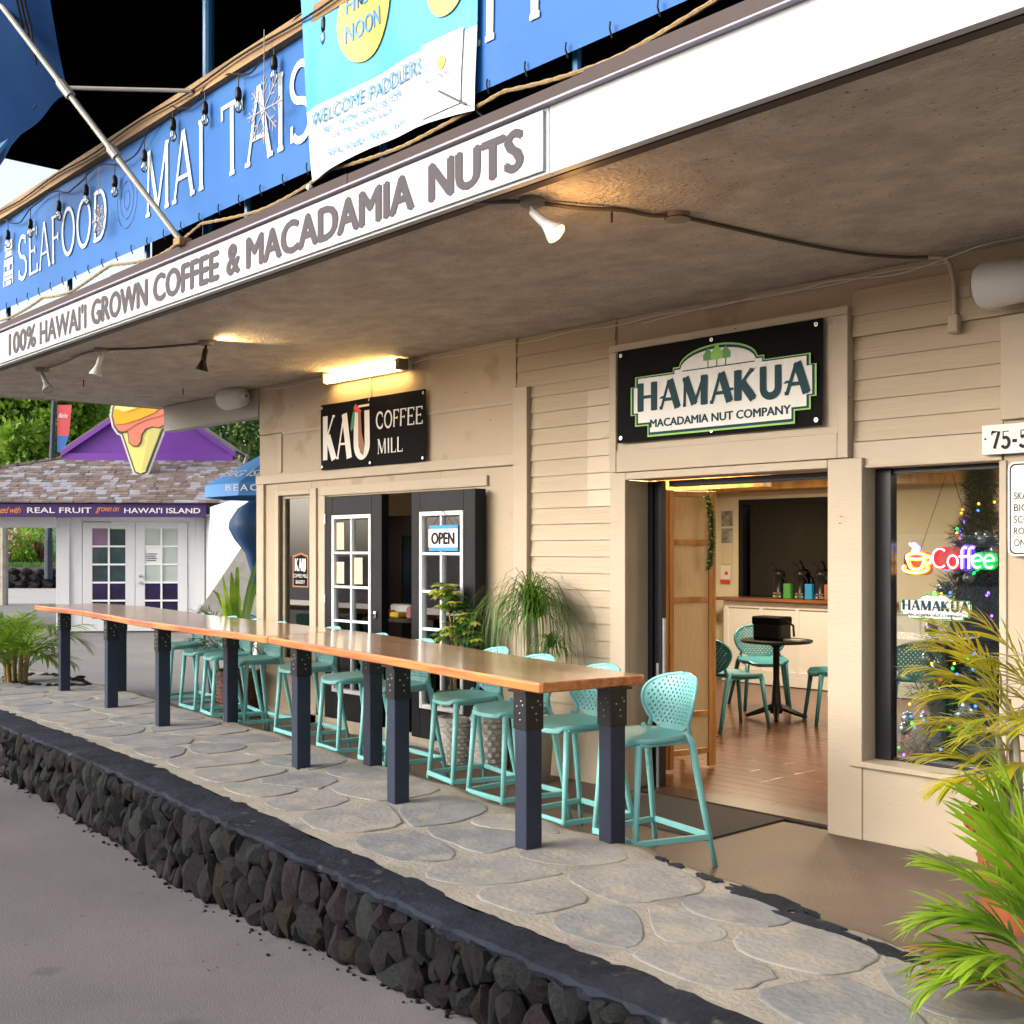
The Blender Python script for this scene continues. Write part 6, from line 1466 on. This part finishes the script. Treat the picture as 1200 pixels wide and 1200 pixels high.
for k in range(16): frond(gp, (0,0,.4), k*.63, D(55+10*(k%3)), .95, D(70), 34, .20, ['treeleaf2','bark'] if k % 2 else ['bark','bark'], .03, r, False)
for (x, y, rr2, lb) in ((-11.9,.7,.11,'small dark plant pot on the ground behind the far stools'),(-11.2,.9,.10,'second small dark plant pot beside the basket planter')):
    t = thing('plant_pot', lb, 'plant pot', (x,y,.03)); MB().lathe([(.001,0),(rr2*.8,0),(rr2,.2),(.001,.19)], 18).build('pot', M['black'], t); fountain(t, (0,0,.2), 60, .18, r, 'strap', 1, .005)

# ================================================================== KIOSK AND BACKGROUND
c_, s_ = math.cos(YAW), math.sin(YAW); FW = Vector((-c_, s_, 0)); RT = Vector((s_, c_, 0))
def ahead(l, t, z_=0): return Vector((0,-6.26,0)) + FW*t + RT*l + Vector((0,0,z_))
ang = math.atan2(RT.y, RT.x) + D(4)
k0 = ahead(-.3824*24, 24, .06)
KS = thing('ice_cream_kiosk', 'white ice cream kiosk with purple gable and shingled hip roof across the courtyard', 'kiosk', k0, ang)
def kp(nm, x0, x1, y0, y1, z0, z1, m, c=.004): return part(nm, M[m], KS, x0, x1, y0, y1, z0, z1, c)
kp('front_wall', 0, .44, 0, .12, 0, 2.34, 'kiosk'); kp('front_wall', 2.56, 3.02, 0, .12, 0, 2.34, 'kiosk'); kp('front_wall', .44, 2.56, 0, .12, 2.23, 2.34, 'kiosk')
kp('side_wall', 0, .12, .12, 3.5, 0, 2.34, 'kiosk')
kp('pilaster', -.06, .20, -.04, 0, 0, 2.3, 'kiosk'); kp('pilaster', 2.72, 2.9, -.04, 0, 0, 2.3, 'kiosk'); kp('plinth', .0, 3.02, -.06, -.04, 0, .12, 'kiosk')
def kdoor(x0, x1, nm, mats_):
    st = .19; o = MB().box(x0,x0+st,-.02,.04,.02,2.21,.004).box(x1-st,x1,-.02,.04,.02,2.21,.004).box(x0+st,x1-st,-.02,.04,2.09,2.21,.004).box(x0+st,x1-st,-.02,.04,.02,.25,.004).build('door', M['kiosk'], KS)
    w = (x1-x0-2*st); n = 5; H_ = 1.84/n
    for i in range(1, n): o2 = MB().box(x0+st, x1-st, -.028, .02, .25+H_*i-.018, .25+H_*i+.018).build('muntin', M['doorwhite'], o)
    MB().box((x0+x1)/2-.017,(x0+x1)/2+.017,-.0285,.0205,.25,2.09).build('muntin', M['doorwhite'], o)
    for i in range(n):
        for j in (0,1):
            a = x0+st+j*(w/2+.017); MB().box(a, a+w/2-.017, .0, .01, .25+H_*i+.018, .25+H_*(i+1)-.018).build('pane', M[mats_[i*2+j]], o)
    return o
d1 = kdoor(.46,1.50,'l',['kwin2','kwin2','kwin2','kwin2','kwin','kwin','kwin','kwin','hn_plum','kwin'])
d2 = kdoor(1.51,2.55,'r',['kwin2','kwin2','kwin2','kwin2','kwin3','kwin3','doorwhite','kwin3','kwin3','kwin3'])
for z_ in (1.02,.88): MB().ball((1.62,-.06,z_+.1), .035, 7).build('knob', M['steel'], d2)
T = plane_T((0,0,0),(1,0,0),(0,0,1),(0,-1,0)); mb = MB()
for k in range(4): mb.add([T(1.73,1.56-.045*k,.03),T(1.95-.03*(k%2),1.56-.045*k,.03),T(1.95-.03*(k%2),1.575-.045*k,.03),T(1.73,1.575-.045*k,.03)], [(0,1,2,3)])
mb.build('notice_lines', M['ink'], d2)
mb = MB(); put_text(mb, 'ICE CREAM', T, -2.72, 2.375, 1.57, .11, .03, off=.745)
put_text(mb, 'REAL FRUIT', T, -.40, 2.375, 1.24, .11, .03, off=.745); put_text(mb, "HAWAI'I ISLAND", T, 1.47, 2.375, 1.48, .11, .03, off=.745)
mb.build('lettering', M['hwhite'], KS)
mb = MB(); put_text(mb, 'mixed with', T, -1.08, 2.37, .56, .13, .0, .4, .85, off=.745); put_text(mb, 'grown on', T, .92, 2.37, .45, .12, .0, .4, .85, off=.745); mb.build('lettering', M['porange'], KS)
kp('sign_board', -4.6, 3.06, -.74, -.68, 2.30, 2.56, 'purpled', .006)
kp('eave_soffit', -4.6, 4.6, -.68, .2, 2.335, 2.36, 'kiosk')
kp('beam', -4.6, -.06, -.1, .1, 2.1, 2.335, 'kiosk')
# hip roof of shingles: courses of small slabs
def rx(v): t = (v+.8)/2.1; return (-4.7 + t*4.5, 4.6 - t*1.35)
mb = MB(); r = random.Random(6); rows_ = 19
for j in range(rows_):
    v0 = -.80 + 2.1*j/rows_; v1 = v0 + 2.1/rows_*1.7; za = 2.58 + (v0+.8)*.495; zb = 2.58 + (v1+.8)*.495; a, b = rx(v0); x = a
    while x < b:
        w = r.uniform(.10,.26); x2 = min(b, x+w-.006); th = r.uniform(.018,.032); mb.mi = r.choice([0,0,0,1,1,2,3]) if r.random() < .8 else 3; dj = r.uniform(-.012,.012)
        mb.add([(x,v0+dj,za+th),(x2,v0+dj,za+th),(x2,v1,zb+.004),(x,v1,zb+.004),(x,v0+dj,za),(x2,v0+dj,za)], [(0,1,2,3),(4,5,1,0),(4,0,3),(1,5,2)]); x = x2 + .006
tag(mb.build('shingles', [M['sh%d'%i] for i in range(4)], KS), kind='stuff')
mb = MB(); mb.add([(-4.7,-.8,2.575),(4.6,-.8,2.575),(3.25,1.3,3.61),(-.2,1.3,3.61),(4.6,5,2.575),(-4.7,5,2.575),(3.25,3.0,3.61),(-.2,3.0,3.61)], [(0,1,2,3),(1,4,6,2),(5,0,3,7),(4,5,7,6),(3,2,6,7),(0,5,4,1)]); mb.build('roof_deck', M['sh0'], KS)
mb = MB()
for i in range(14):
    t = i/14; t2 = (i+1.25)/14; A = Vector((4.6-1.35*t, -.8+2.1*t, 2.60+1.03*t)); Bq = Vector((4.6-1.35*t2, -.8+2.1*t2, 2.60+1.03*t2)); mb.tube([A, Bq], .05, 5)
    A = Vector((-4.7+4.5*t, -.8+2.1*t, 2.60+1.03*t)); Bq = Vector((-4.7+4.5*t2, -.8+2.1*t2, 2.60+1.03*t2)); mb.tube([A, Bq], .05, 5)
mb.build('hip_caps', M['sh0'], KS)
# purple gable
GX0, GX1, GA, GZ0, GZ1, GY = -.20, 3.22, 1.51, 3.63, 4.86, 1.25
mb = MB(); mb.add([(GX0-.12,GY,GZ0),(GX1+.12,GY,GZ0),(GA,GY,GZ1+.09),(GX0-.12,GY+.05,GZ0),(GX1+.12,GY+.05,GZ0),(GA,GY+.05,GZ1+.09)], [(0,1,2),(3,5,4)]); mb.build('gable', M['purple'], KS)
kp('gable_trim', GX0-.06, GX1+.06, GY-.10, GY-.002, GZ0-.10, GZ0+.08, 'purple', .005)
for sx, x0 in ((1, GX0-.12), (-1, GX1+.12)):
    mb = MB(); a = Vector((x0, GY-.14, GZ0)); b = Vector((GA, GY-.14, GZ1+.05)); up = Vector((0,0,.11)); bk = Vector((0,2.4,0))
    mb.add([a,b,b+up,a+up,a+Vector((0,.10,0)),b+Vector((0,.10,0)),b+up+Vector((0,.10,0)),a+up+Vector((0,.10,0))], [(0,1,2,3),(7,6,5,4),(3,2,6,7),(0,4,5,1)]); mb.build('barge_board', M['purple'], KS)
    mb = MB(); mb.add([a+up,b+up,b+up+bk,a+up+bk,a+up*1.4,b+up*1.4,b+up*1.4+bk,a+up*1.4+bk], [(4,5,6,7),(0,1,5,4),(3,2,1,0)]); mb.build('gable_roof', M['sh1'], KS)
# cone sign standing on the gable
cs = thing('cone_sign', 'big cut out soft serve cone sign in yellow, orange and pink on the purple gable', 'sign', (0,0,0)); cs.location = k0; cs.rotation_euler.z = ang
T = plane_T((1.51, .50, 3.26), (1,0,0), (0,0,1), (0,-1,0))
CO = [(-.10,.02),(0,-.03),(.10,.02),(.42,1.02),(.47,1.10),(.52,1.30),(.50,1.50),(.42,1.65),(.45,1.8),(.36,1.98),(.2,2.12),(.1,2.3),(0,2.4),(-.1,2.28),(-.22,2.1),(-.40,1.95),(-.44,1.75),(-.54,1.55),(-.56,1.35),(-.52,1.12),(-.44,.98),(-.36,.94)]
CO = [(a*1.0, b*.86) for a, b in CO]
def grow(P, k):
    cx = sum(p[0] for p in P)/len(P); cy = sum(p[1] for p in P)/len(P); n = len(P); out = []
    for i in range(n):
        a = Vector(P[i-1]); b = Vector(P[i]); c = Vector(P[(i+1)%n]); nn = ((b-a).normalized()+(c-b).normalized()); nn = Vector((nn.y,-nn.x)); nn = nn.normalized() if nn.length > 1e-6 else Vector((0,0)); out.append((b.x+nn.x*k, b.y+nn.y*k))
    return out
def flatp(P, m, nm, d, th=None):
    mb = MB(); mb.prism(P, lambda a,b,c=0: T(a,b,c+d), .01 if th is None else th); o = mb.build(nm, M[m], cs); b = bmesh.new(); b.from_mesh(o.data); bmesh.ops.triangulate(b, faces=b.faces, ngon_method='EAR_CLIP'); b.to_mesh(o.data); b.free(); return o
flatp(grow(CO,.075), 'hwhite', 'backing', 0, .06); flatp(grow(CO,.035), 'cone_l', 'outline', .061); flatp(CO, 'cone_y', 'cone', .072)
flatp([(.10,.04),(.41,.90),(.46,.96),(.20,.96),(.02,.06)], 'cone_y2', 'cone_shade', .083)
SW = [(-.44,.86),(-.36,.83),(-.25,.85),(-.22,.62),(-.15,.55),(-.06,.55),(.0,.63),(.02,.78),(.10,.90),(.24,.95),(.38,.93),(.47,.98),(.51,1.12),(.49,1.29),(.42,1.42),(.44,1.55),(.35,1.7),(.2,1.82),(0,2.05),(-.2,1.8),(-.39,1.67),(-.43,1.5),(-.53,1.33),(-.55,1.16),(-.51,.96)]
flatp(grow(SW,.022), 'cone_l', 'swirl_outline', .088); flatp(SW, 'cone_p', 'swirl_pink', .099)
flatp([(-.44,.87),(-.36,.84),(-.26,.87),(-.10,.98),(.16,1.10),(.40,1.16),(.49,1.22),(.46,1.33),(.3,1.32),(.0,1.22),(-.3,1.0),(-.5,.98)], 'cone_p', 'swirl_pink', .112)
flatp([(-.50,.98),(-.30,1.0),(.0,1.10),(.30,1.24),(.44,1.36),(.42,1.42),(.44,1.55),(.35,1.7),(.2,1.82),(0,2.05),(-.2,1.8),(-.39,1.67),(-.43,1.5),(-.53,1.33),(-.55,1.16)], 'cone_o', 'swirl_orange', .125)
flatp([(-.52,1.30),(-.30,1.24),(.0,1.34),(.30,1.50),(.42,1.6),(.35,1.7),(.2,1.82),(0,2.05),(-.2,1.8),(-.39,1.67),(-.43,1.5)], 'cone_y', 'swirl_yellow', .138)
# white wing coming forward on the right of the kiosk
WG = thing('white_wing', 'white side wing with a narrow glazed door running forward from the kiosk', 'building')
q0 = KS.location + Matrix.Rotation(ang,3,'Z') @ Vector((3.03,.0,0)); q1 = ahead(-.19*15.5, 15.5, .06); dW = (q1-q0); Lw = dW.length; dW.normalize(); nW = Vector((dW.y,-dW.x,0))
WG.location = q0; WG.rotation_euler.z = math.atan2(dW.y, dW.x)
part('side_wall', M['kiosk'], WG, 0, Lw, -.1, 0, 0, 2.5); part('eave_fascia', M['kiosk'], WG, -.2, Lw, -.55 if False else .0, .55, 2.36, 2.44); part('fascia_board', M['kiosk'], WG, -.1, Lw, .55, .58, 2.30, 2.58)
for s2 in (1,):
    o = MB().box(.25,.33,.0,.03,.1,2.1,.003).box(1.0,1.08,.0,.03,.1,2.1,.003).box(.33,1.0,.0,.03,2.0,2.1,.003).box(.33,1.0,.0,.03,.1,.5,.003).build('door', M['doorwhite'], WG)
    for k in range(4): MB().box(.35,.98,.005,.012,.53+.37*k,.86+.37*k).build('pane', M['kwin3'], o)
    MB().ball((.42,.05,1.0), .035, 6).build('knob', M['steel'], o)
for k in range(10): part('board', M['kiosk'], WG, 1.2+k*.6, 1.76+k*.6, .0, .012, .1, 2.3, .003)
gb = thing('leaning_board', 'grey slanted counter board leaning beside the white wing', 'board'); p = ahead(-.225*17, 17, .03)
MB().add([p+RT*-.80+Vector((0,0,.62)), p+RT*.5+Vector((0,0,.62)), p+RT*.5+Vector((0,0,1.78)), p+RT*-.02+Vector((0,0,1.78)), p+RT*-.80+FW*.06+Vector((0,0,.62)), p+RT*.5+FW*.06+Vector((0,0,.62)), p+RT*.5+FW*.06+Vector((0,0,1.78)), p+RT*-.02+FW*.06+Vector((0,0,1.78))], [(0,1,2,3),(7,6,5,4),(3,2,6,7),(0,3,7,4),(1,5,6,2),(0,4,5,1)]).build('board', M['conduit'], gb)
gb.children[0].data.materials[0] = nmat('speckled_grey_board', (.27,.26,.24), .7, .2, 6, .1)
MB().tube([p+RT*-.2+FW*.1, p+RT*-.2+FW*.1+Vector((0,0,.7))], .03, 6).build('leg', M['polemetal'], gb); MB().tube([p+RT*.4+FW*.1, p+RT*.4+FW*.1+Vector((0,0,.7))], .03, 6).build('leg', M['polemetal'], gb)
# umbrellas
def umbrella(lab, l, t, zr, zt, rad, m, text=False, val=.14):
    u = thing('patio_umbrella', lab, 'umbrella', ahead(l, t, .05)); mb = MB(); n = 8
    vs = [(0,0,zt)] + [(rad*math.cos(D(22.5+45*i)), rad*math.sin(D(22.5+45*i)), zr) for i in range(n)] + [(rad*1.01*math.cos(D(22.5+45*i)), rad*1.01*math.sin(D(22.5+45*i)), zr-val) for i in range(n)]
    mb.add(vs, [(0,1+i,1+(i+1)%n) for i in range(n)] + [(1+i,1+n+i,1+n+(i+1)%n,1+(i+1)%n) for i in range(n)]); mb.build('canopy', M[m], u)
    MB().tube([(0,0,0),(0,0,zt)], .024, 8).build('pole', M['darkbrown'], u)
    for i in range(n): MB().tube([(0,0,zt-.03),(rad*.98*math.cos(D(22.5+45*i)), rad*.98*math.sin(D(22.5+45*i)), zr-.01)], .008, 4).build('rib', M['bark'], u)
    return u
u = umbrella('mid blue patio umbrella with white lettering behind the far corner of the building', -.186*14, 14, 2.40, 2.98, 1.0, 'umb')
a0 = math.atan2(-FW.y, -FW.x) - .25; dirn = Vector((math.cos(a0), math.sin(a0), 0)); tang = Vector((-dirn.y, dirn.x, 0)); tang = tang if tang.dot(RT) > 0 else -tang
slope = (Vector((0,0,.58)) - dirn*.92).normalized()
T = plane_T(dirn*.95 + Vector((0,0,2.43)) , tang, slope, dirn*.5+Vector((0,0,.85)))
mb = MB(); put_text(mb, 'BIG ISLAND', T, -.42, .03, .84, .15, .03, .25, off=.03)
T = plane_T(dirn*.96 + Vector((0,0,2.29)), tang, (0,0,1), dirn); put_text(mb, 'BEACH', T, -.34, .02, .5, .07, .0, 0, 1.3, off=.03); mb.build('lettering', M['hwhite'], u)
fu = thing('folded_umbrella', 'dark blue half folded umbrella drooping behind the building corner', 'umbrella', ahead(-.213*13.2, 13.2, .05))
mb = MB(); mb.sm = True; n = 20; prof = [(.001,2.22),(.12,2.20),(.24,2.12),(.33,1.98),(.34,1.90),(.28,1.78),(.16,1.62),(.10,1.4),(.11,1.2),(.05,1.15)]
vs = [(rd*(1+.12*math.cos(5*a_))*math.cos(a_), rd*(1+.12*math.cos(5*a_))*math.sin(a_), z_) for rd, z_ in prof for a_ in [2*math.pi*i/n for i in range(n)]]
mb.add(vs, [(j*n+i,(j+1)*n+i,(j+1)*n+(i+1)%n,j*n+(i+1)%n) for j in range(len(prof)-1) for i in range(n)]); mb.build('canopy', M['umbd'], fu); MB().tube([(0,0,0),(0,0,2.2)], .03, 8).build('pole', M['umbd'], fu); MB().tube([(-.35,-.1,.95),(.0,0,.85),(.3,.1,.9)], .045, 6).build('strap', M['umbd'], fu)
# blue awning roll on the upper left
aw = thing('blue_awning', 'rolled blue cloth awning with cord ties hanging at the upper left corner', 'awning')
MB().tube([(-8.55,-3.0,4.89),(-10.8,-3.12,4.32)], .035, 10).build('roller_bar', M['bluepole'], aw); MB().tube([(-8.50,-3.0,4.90),(-8.56,-3.0,4.885)], .045, 10).build('end_cap', M['black'], aw)
mb = MB(); mb.sm = True; n1, n2 = 24, 18
c00, c10, c01, c11 = Vector((-10.6,-3.2,4.45)), Vector((-8.15,-2.92,4.86)), Vector((-9.6,-4.3,6.2)), Vector((-7.35,-3.5,5.75))
vs = []
for j in range(n2+1):
    for i in range(n1+1):
        a, b = i/n1, j/n2; p = (c00*(1-a)+c10*a)*(1-b) + (c01*(1-a)+c11*a)*b; nn = Vector((.2,-.6,.4)); p = p + nn*(.05*math.sin(a*9+b*3)+.03*math.sin(a*21+b*4) - .22*math.sin(math.pi*a)*0 + .10*math.sin(math.pi*b)); vs.append(p)
mb.add(vs, [(j*(n1+1)+i, j*(n1+1)+i+1, (j+1)*(n1+1)+i+1, (j+1)*(n1+1)+i) for j in range(n2) for i in range(n1)]); mb.build('cloth', M['bluecloth'], aw)
for k in range(3): MB().tube([(-7.75-.05*k,-3.45,5.5),(-7.95-.06*k,-3.28,5.2),(-8.05-.02*k,-3.2,4.98+.04*k)], .008, 5).build('tie', M['wire'], aw)
tag(MB().tube([(-7.90,-2.0,3.7),(-7.90,-2.0,6.3)], .045, 12).build('veranda_post', M['bluepole']), 'blue steel post of the dark upper veranda behind the banner', 'post')

# ---- far left : drive, lava wall, grass, flowers, lamp post, trees
def far(u, t, z_=0): return ahead((u-600)/1386*t, t, z_)
mb = MB(); mb.add([tuple(far(-500,37,.034)), tuple(far(330,37,.034)), tuple(far(330,52,.034)), tuple(far(-700,52,.034))], [(0,1,2,3)]); tag(mb.build('drive', M['lightroad']), kind='structure')
lw = thing('far_lava_wall', 'low grey lava stone wall across the drive behind the kiosk', 'wall', far(0,52.3)); lw.rotation_euler.z = math.atan2(RT.y, RT.x)
r = random.Random(19); n_ = 0
for j in range(3):
    x = -9 + r.uniform(0,.3)
    while x < 8:
        w = r.uniform(.35,.7); o = link('block', r.choice(rocks), lw, (x+w/2, r.uniform(-.05,.05), .16+.30*j)); o.scale = (w*.58,.25,.19); o.rotation_euler = (0,r.uniform(-.1,.1),0); x += w; n_ += 1
MB().box(-9.3,8.3,.05,.4,-.1,.95).build('core', M['stonewall_lt'], lw)
gb_ = MB(); a, b, c1, d_ = far(-600,52.6,.96), far(400,52.6,.96), far(400,90,3.5), far(-900,90,3.5); gb_.add([a,b,c1,d_], [(0,1,2,3)]); tag(gb_.build('lawn_bank', M['grass']), kind='structure')
mb = MB(); r = random.Random(2)
for i in range(5000):
    t = r.uniform(52.7,56); u = r.uniform(-60,90); p = far(u, t, .96+(t-52.6)*.068); h = r.uniform(.08,.22); w_ = RT*.025; mb.add([p-w_, p+w_, p+Vector((r.uniform(-.05,.05),0,h))], [(0,1,2)])
tag(mb.build('grass', M['grass']), 'short green grass on the bank above the far lava wall', 'grass', kind='stuff')
def crown(mbx, c, rad, n, sz, r, sq=.8):
    for i in range(n):
        v = Vector((r.gauss(0,1), r.gauss(0,1), r.gauss(0,1))).normalized(); k = r.uniform(.55,1.05)
        p = Vector(c) + Vector((v.x*rad*k, v.y*rad*k, v.z*rad*k*sq)); a = Vector((r.gauss(0,1), r.gauss(0,1), r.gauss(0,1))).normalized(); b = a.cross(v).normalized() if a.cross(v).length > .1 else Vector((1,0,0)); s_ = sz*r.uniform(.6,1.3); d = (v + a*.9).normalized()
        mbx.add([p, p+d*s_*.5+b*s_*.3, p+d*s_, p+d*s_*.5-b*s_*.3], [(0,1,2,3)])
def tree(nm, lab, base, lobes, mleaf, r, trunk_h, tr=.15, sz=.3, n=900, cat='tree', grp=None):
    t = thing(nm, lab, cat, base, 0, grp); mb = MB()
    for (x, y, z_, rad) in lobes:
        for k in range(7):
            v = Vector((r.gauss(0,1), r.gauss(0,1), r.gauss(0,1))).normalized()*rad*.6; crown(mb, (x+v.x, y+v.y, z_+v.z*.8), rad*r.uniform(.38,.55), n//7, sz, r)
    mb.build('crown', M[mleaf], t)
    if trunk_h:
        tb = MB(); tb.sm = True; tb.tube([(0,0,0),(.05,.05,trunk_h*.5),(0,0,trunk_h)], [tr,tr*.8,tr*.6], 9)
        for (x, y, z_, rad) in lobes: tb.tube([(0,0,trunk_h*.7),(x*.5,y*.5,(trunk_h*.7+z_)*.5+.2),(x,y,z_)], [tr*.5,tr*.35,tr*.12], 6)
        tb.build('trunk', M['bark'], t)
    return t
r = random.Random(5)
def L(u, v, t, rad, t0, u0): # lobe relative to the base at (u0,t0)
    p = far(u, t, 1.7+(645-v)/1386*t) - far(u0, t0, 0); return (p.x, p.y, p.z, rad)
tree('broadleaf_tree', 'big bright green leafy tree left of the purple gable', far(20,59,1.2), [L(20,470,59,2.4,59,20),(L(75,505,58,1.9,59,20)),L(-20,520,58,2.3,59,20),L(40,545,57,2.0,59,20),L(90,535,59,1.6,59,20),L(66,450,60,1.9,59,20),L(100,505,61,1.0,59,20),L(-50,450,60,2.7,59,20)], 'treeleaf', r, 4.2, .24, .40, 2800)
tree('dark_tree', 'darker tree further back behind the bright leafy tree', far(45,70,2), [L(20,530,70,2.6,70,45),L(80,550,70,2.0,70,45),L(-40,560,70,2.6,70,45),L(110,565,70,1.6,70,45)], 'treeleaf2', r, 4, .25, .4, 1500)
fp = thing('fan_palm', 'greyish green fan palm rising beside the kiosk roof at the far left', 'palm', far(5,36,.03)); MB().tube([(0,0,0),(0,0,3.2)], .12, 8).build('trunk', M['bark'], fp)
for k in range(16): frond(fp, (0,0,3.1), k*.45, D(35+25*(k%3)), 1.3, D(95), 34, .55, ['treeleaf2','palmleaf'], .035, r, False, .02)
for i, (u, v, t, rad, m, lb) in enumerate([(18,632,54,.9,'treeleaf','rounded green shrub with pink flowers beyond the far lava wall'),(-8,640,54,.8,'treeleaf','green shrub at the far left edge beyond the lava wall'),(36,640,54.5,.6,'rustleaf','rust coloured shrub beside the flowering shrub'),(45,620,58,1.3,'treeleaf','taller bright shrub behind the rust coloured one'),(10,612,60,1.2,'treeleaf2','dark shrub behind the pink flowers')]):
    t_ = tree('shrub', lb, far(u,t,1.0), [(0,0,(645-v)/1386*t+1.7-1.0-.2,rad),(0.3,.2,.3,rad*.8)], m, r, .4, .04, .16, 1100, 'shrub')
    if i < 2:
        mb = MB(); 
        for k in range(40):
            v_ = Vector((r.gauss(0,1), r.gauss(0,1)-.6, r.gauss(0,1))).normalized(); mb.ball((v_.x*rad*.95, v_.y*rad*.95, (645-v)/1386*t+.5+v_.z*rad*.7), .06, 4)
        mb.build('blossoms', M['pinkflower'], t_)
lpst = thing('lamp_post', 'dark street lamp post carrying a red and blue banner left of the kiosk', 'lamp post', far(57,50,.5))
MB().tube([(0,0,0),(0,0,1.6)], .17, 10).build('base', M['post'], lpst); MB().tube([(0,0,1.6),(.25*RT.x,.25*RT.y,8.0)], [.14,.09], 10).build('pole', M['post'], lpst)
q = Vector((.25*RT.x,.25*RT.y,0)); e1 = RT
for (z0, z1, m, nm, w0, w1) in ((6.05,7.35,'redflag','flag_top',.50,.62),(5.35,6.05,'blueflag','flag_bottom',.25,.50)):
    MB().add([q*.95+e1*.12+Vector((0,0,z0)), q*.95+e1*(.12+w0)+Vector((0,0,z0)), q*.95+e1*(.12+w1)+Vector((0,0,z1)), q*.95+e1*.12+Vector((0,0,z1))], [(0,1,2,3)]).build(nm, M[m], lpst)
T = plane_T(q*.95+e1*.16+Vector((0,0,6.5))-FW*.01, e1, (0,0,1), -FW); mb = MB(); put_text(mb, 'Aloha', T, 0, .3, .42, .2, .0, .4, .9, off=.02); mb.build('lettering', M['hwhite'], lpst)
tree('branching_tree', 'pale trunked tree with spreading limbs behind the building corner', far(262,36,.03), [L(245,500,36,.8,36,262),L(285,520,36,.9,36,262),L(305,490,36,1.0,36,262),L(270,480,37,1.1,36,262),L(300,545,38,.7,36,262)], 'treeleaf2', r, 2.9, .17, .16, 1000)
tree('green_tree', 'light green tree filling the gap beyond the branching tree', far(300,60,.03), [L(250,525,60,1.2,60,300),L(290,535,60,1.6,60,300),L(330,520,60,2,60,300)], 'treeleaf', r, 3.5, .17, .26, 1000)
tn = thing('market_tent', 'pale blue peaked market tent behind the umbrella', 'tent', far(292,44,.03))
mb = MB(); mb.add([(-1.6,-1.6,3.1),(1.6,-1.6,3.1),(1.6,1.6,3.1),(-1.6,1.6,3.1),(0,0,4.9),(-1.6,-1.6,2.8),(1.6,-1.6,2.8),(1.6,1.6,2.8),(-1.6,1.6,2.8)], [(0,1,4),(1,2,4),(2,3,4),(3,0,4),(5,6,1,0),(6,7,2,1),(7,8,3,2),(8,5,0,3)]); mb.build('canopy', M['tent'], tn)
for x in (-1.55,1.55):
    for y in (-1.55,1.55): MB().tube([(x,y,0),(x,y,2.85)], .03, 6).build('leg', M['polemetal'], tn)
tree('hedge_tree', 'dark green tree row closing the view beyond the drive', far(-60,75,2), [L(-120+60*i,600,75,3,75,-60) for i in range(9)], 'treeleaf2', r, 0, .2, .5, 900)
# ---- across the road, seen only in the window reflections
yb = thing('yellow_building', 'long yellow building with dark openings across the road', 'building', (-9,-24,-.3))
part('wall', M['yellowwall'], yb, -12,16,-.5,0,2.3,4.6); 
for k in range(8): part('pier', M['yellowwall'], yb, -12+3.8*k, -11+3.8*k, -.5, 0, 0, 2.3); part('dark_window', M['kwin'], yb, -11+3.8*k, -8.2+3.8*k, -.3,-.25,0,2.3)
part('roof', M['sh0'], yb, -12.5,16.5,-1.5,1.2,4.6,4.8); part('rear', M['yellowwall'], yb, -12,16,-6,-5.5,0,4.6)
vn = thing('white_van', 'white van parked at the far kerb across the road', 'van', (-9.2,-13.5,road_z(-9)), .05)
mb = MB(); PR = [(-2.4,.45),(2.45,.45),(2.5,1.1),(2.0,1.3),(1.3,2.15),(-2.3,2.25),(-2.45,1.9)]
mb.prism(PR, lambda a,b,c=0: (a, c-.95, b), 1.9); mb.build('body', M['white'], vn)
mb = MB(); mb.prism([(1.28,2.05),(1.9,1.35),(1.0,1.35),(1.0,2.05)], lambda a,b,c=0: (a, c-.965, b), 1.93); mb.prism([(.9,2.0),(.9,1.35),(-.4,1.35),(-.4,2.0)], lambda a,b,c=0: (a, c-.965, b), 1.93); mb.build('windows', M['kwin'], vn)
for x in (-1.6,1.55):
    for y in (-.9,.9): a_ = MB(); a_.sm = True; a_.tube([(x,y-.1,.34),(x,y+.1,.34)], .34, 18); a_.build('wheel', M['black'], vn)
# warm up labels check: rename font-less leftovers
for me in list(bpy.data.meshes):
    if me.users == 0: bpy.data.meshes.remove(me)
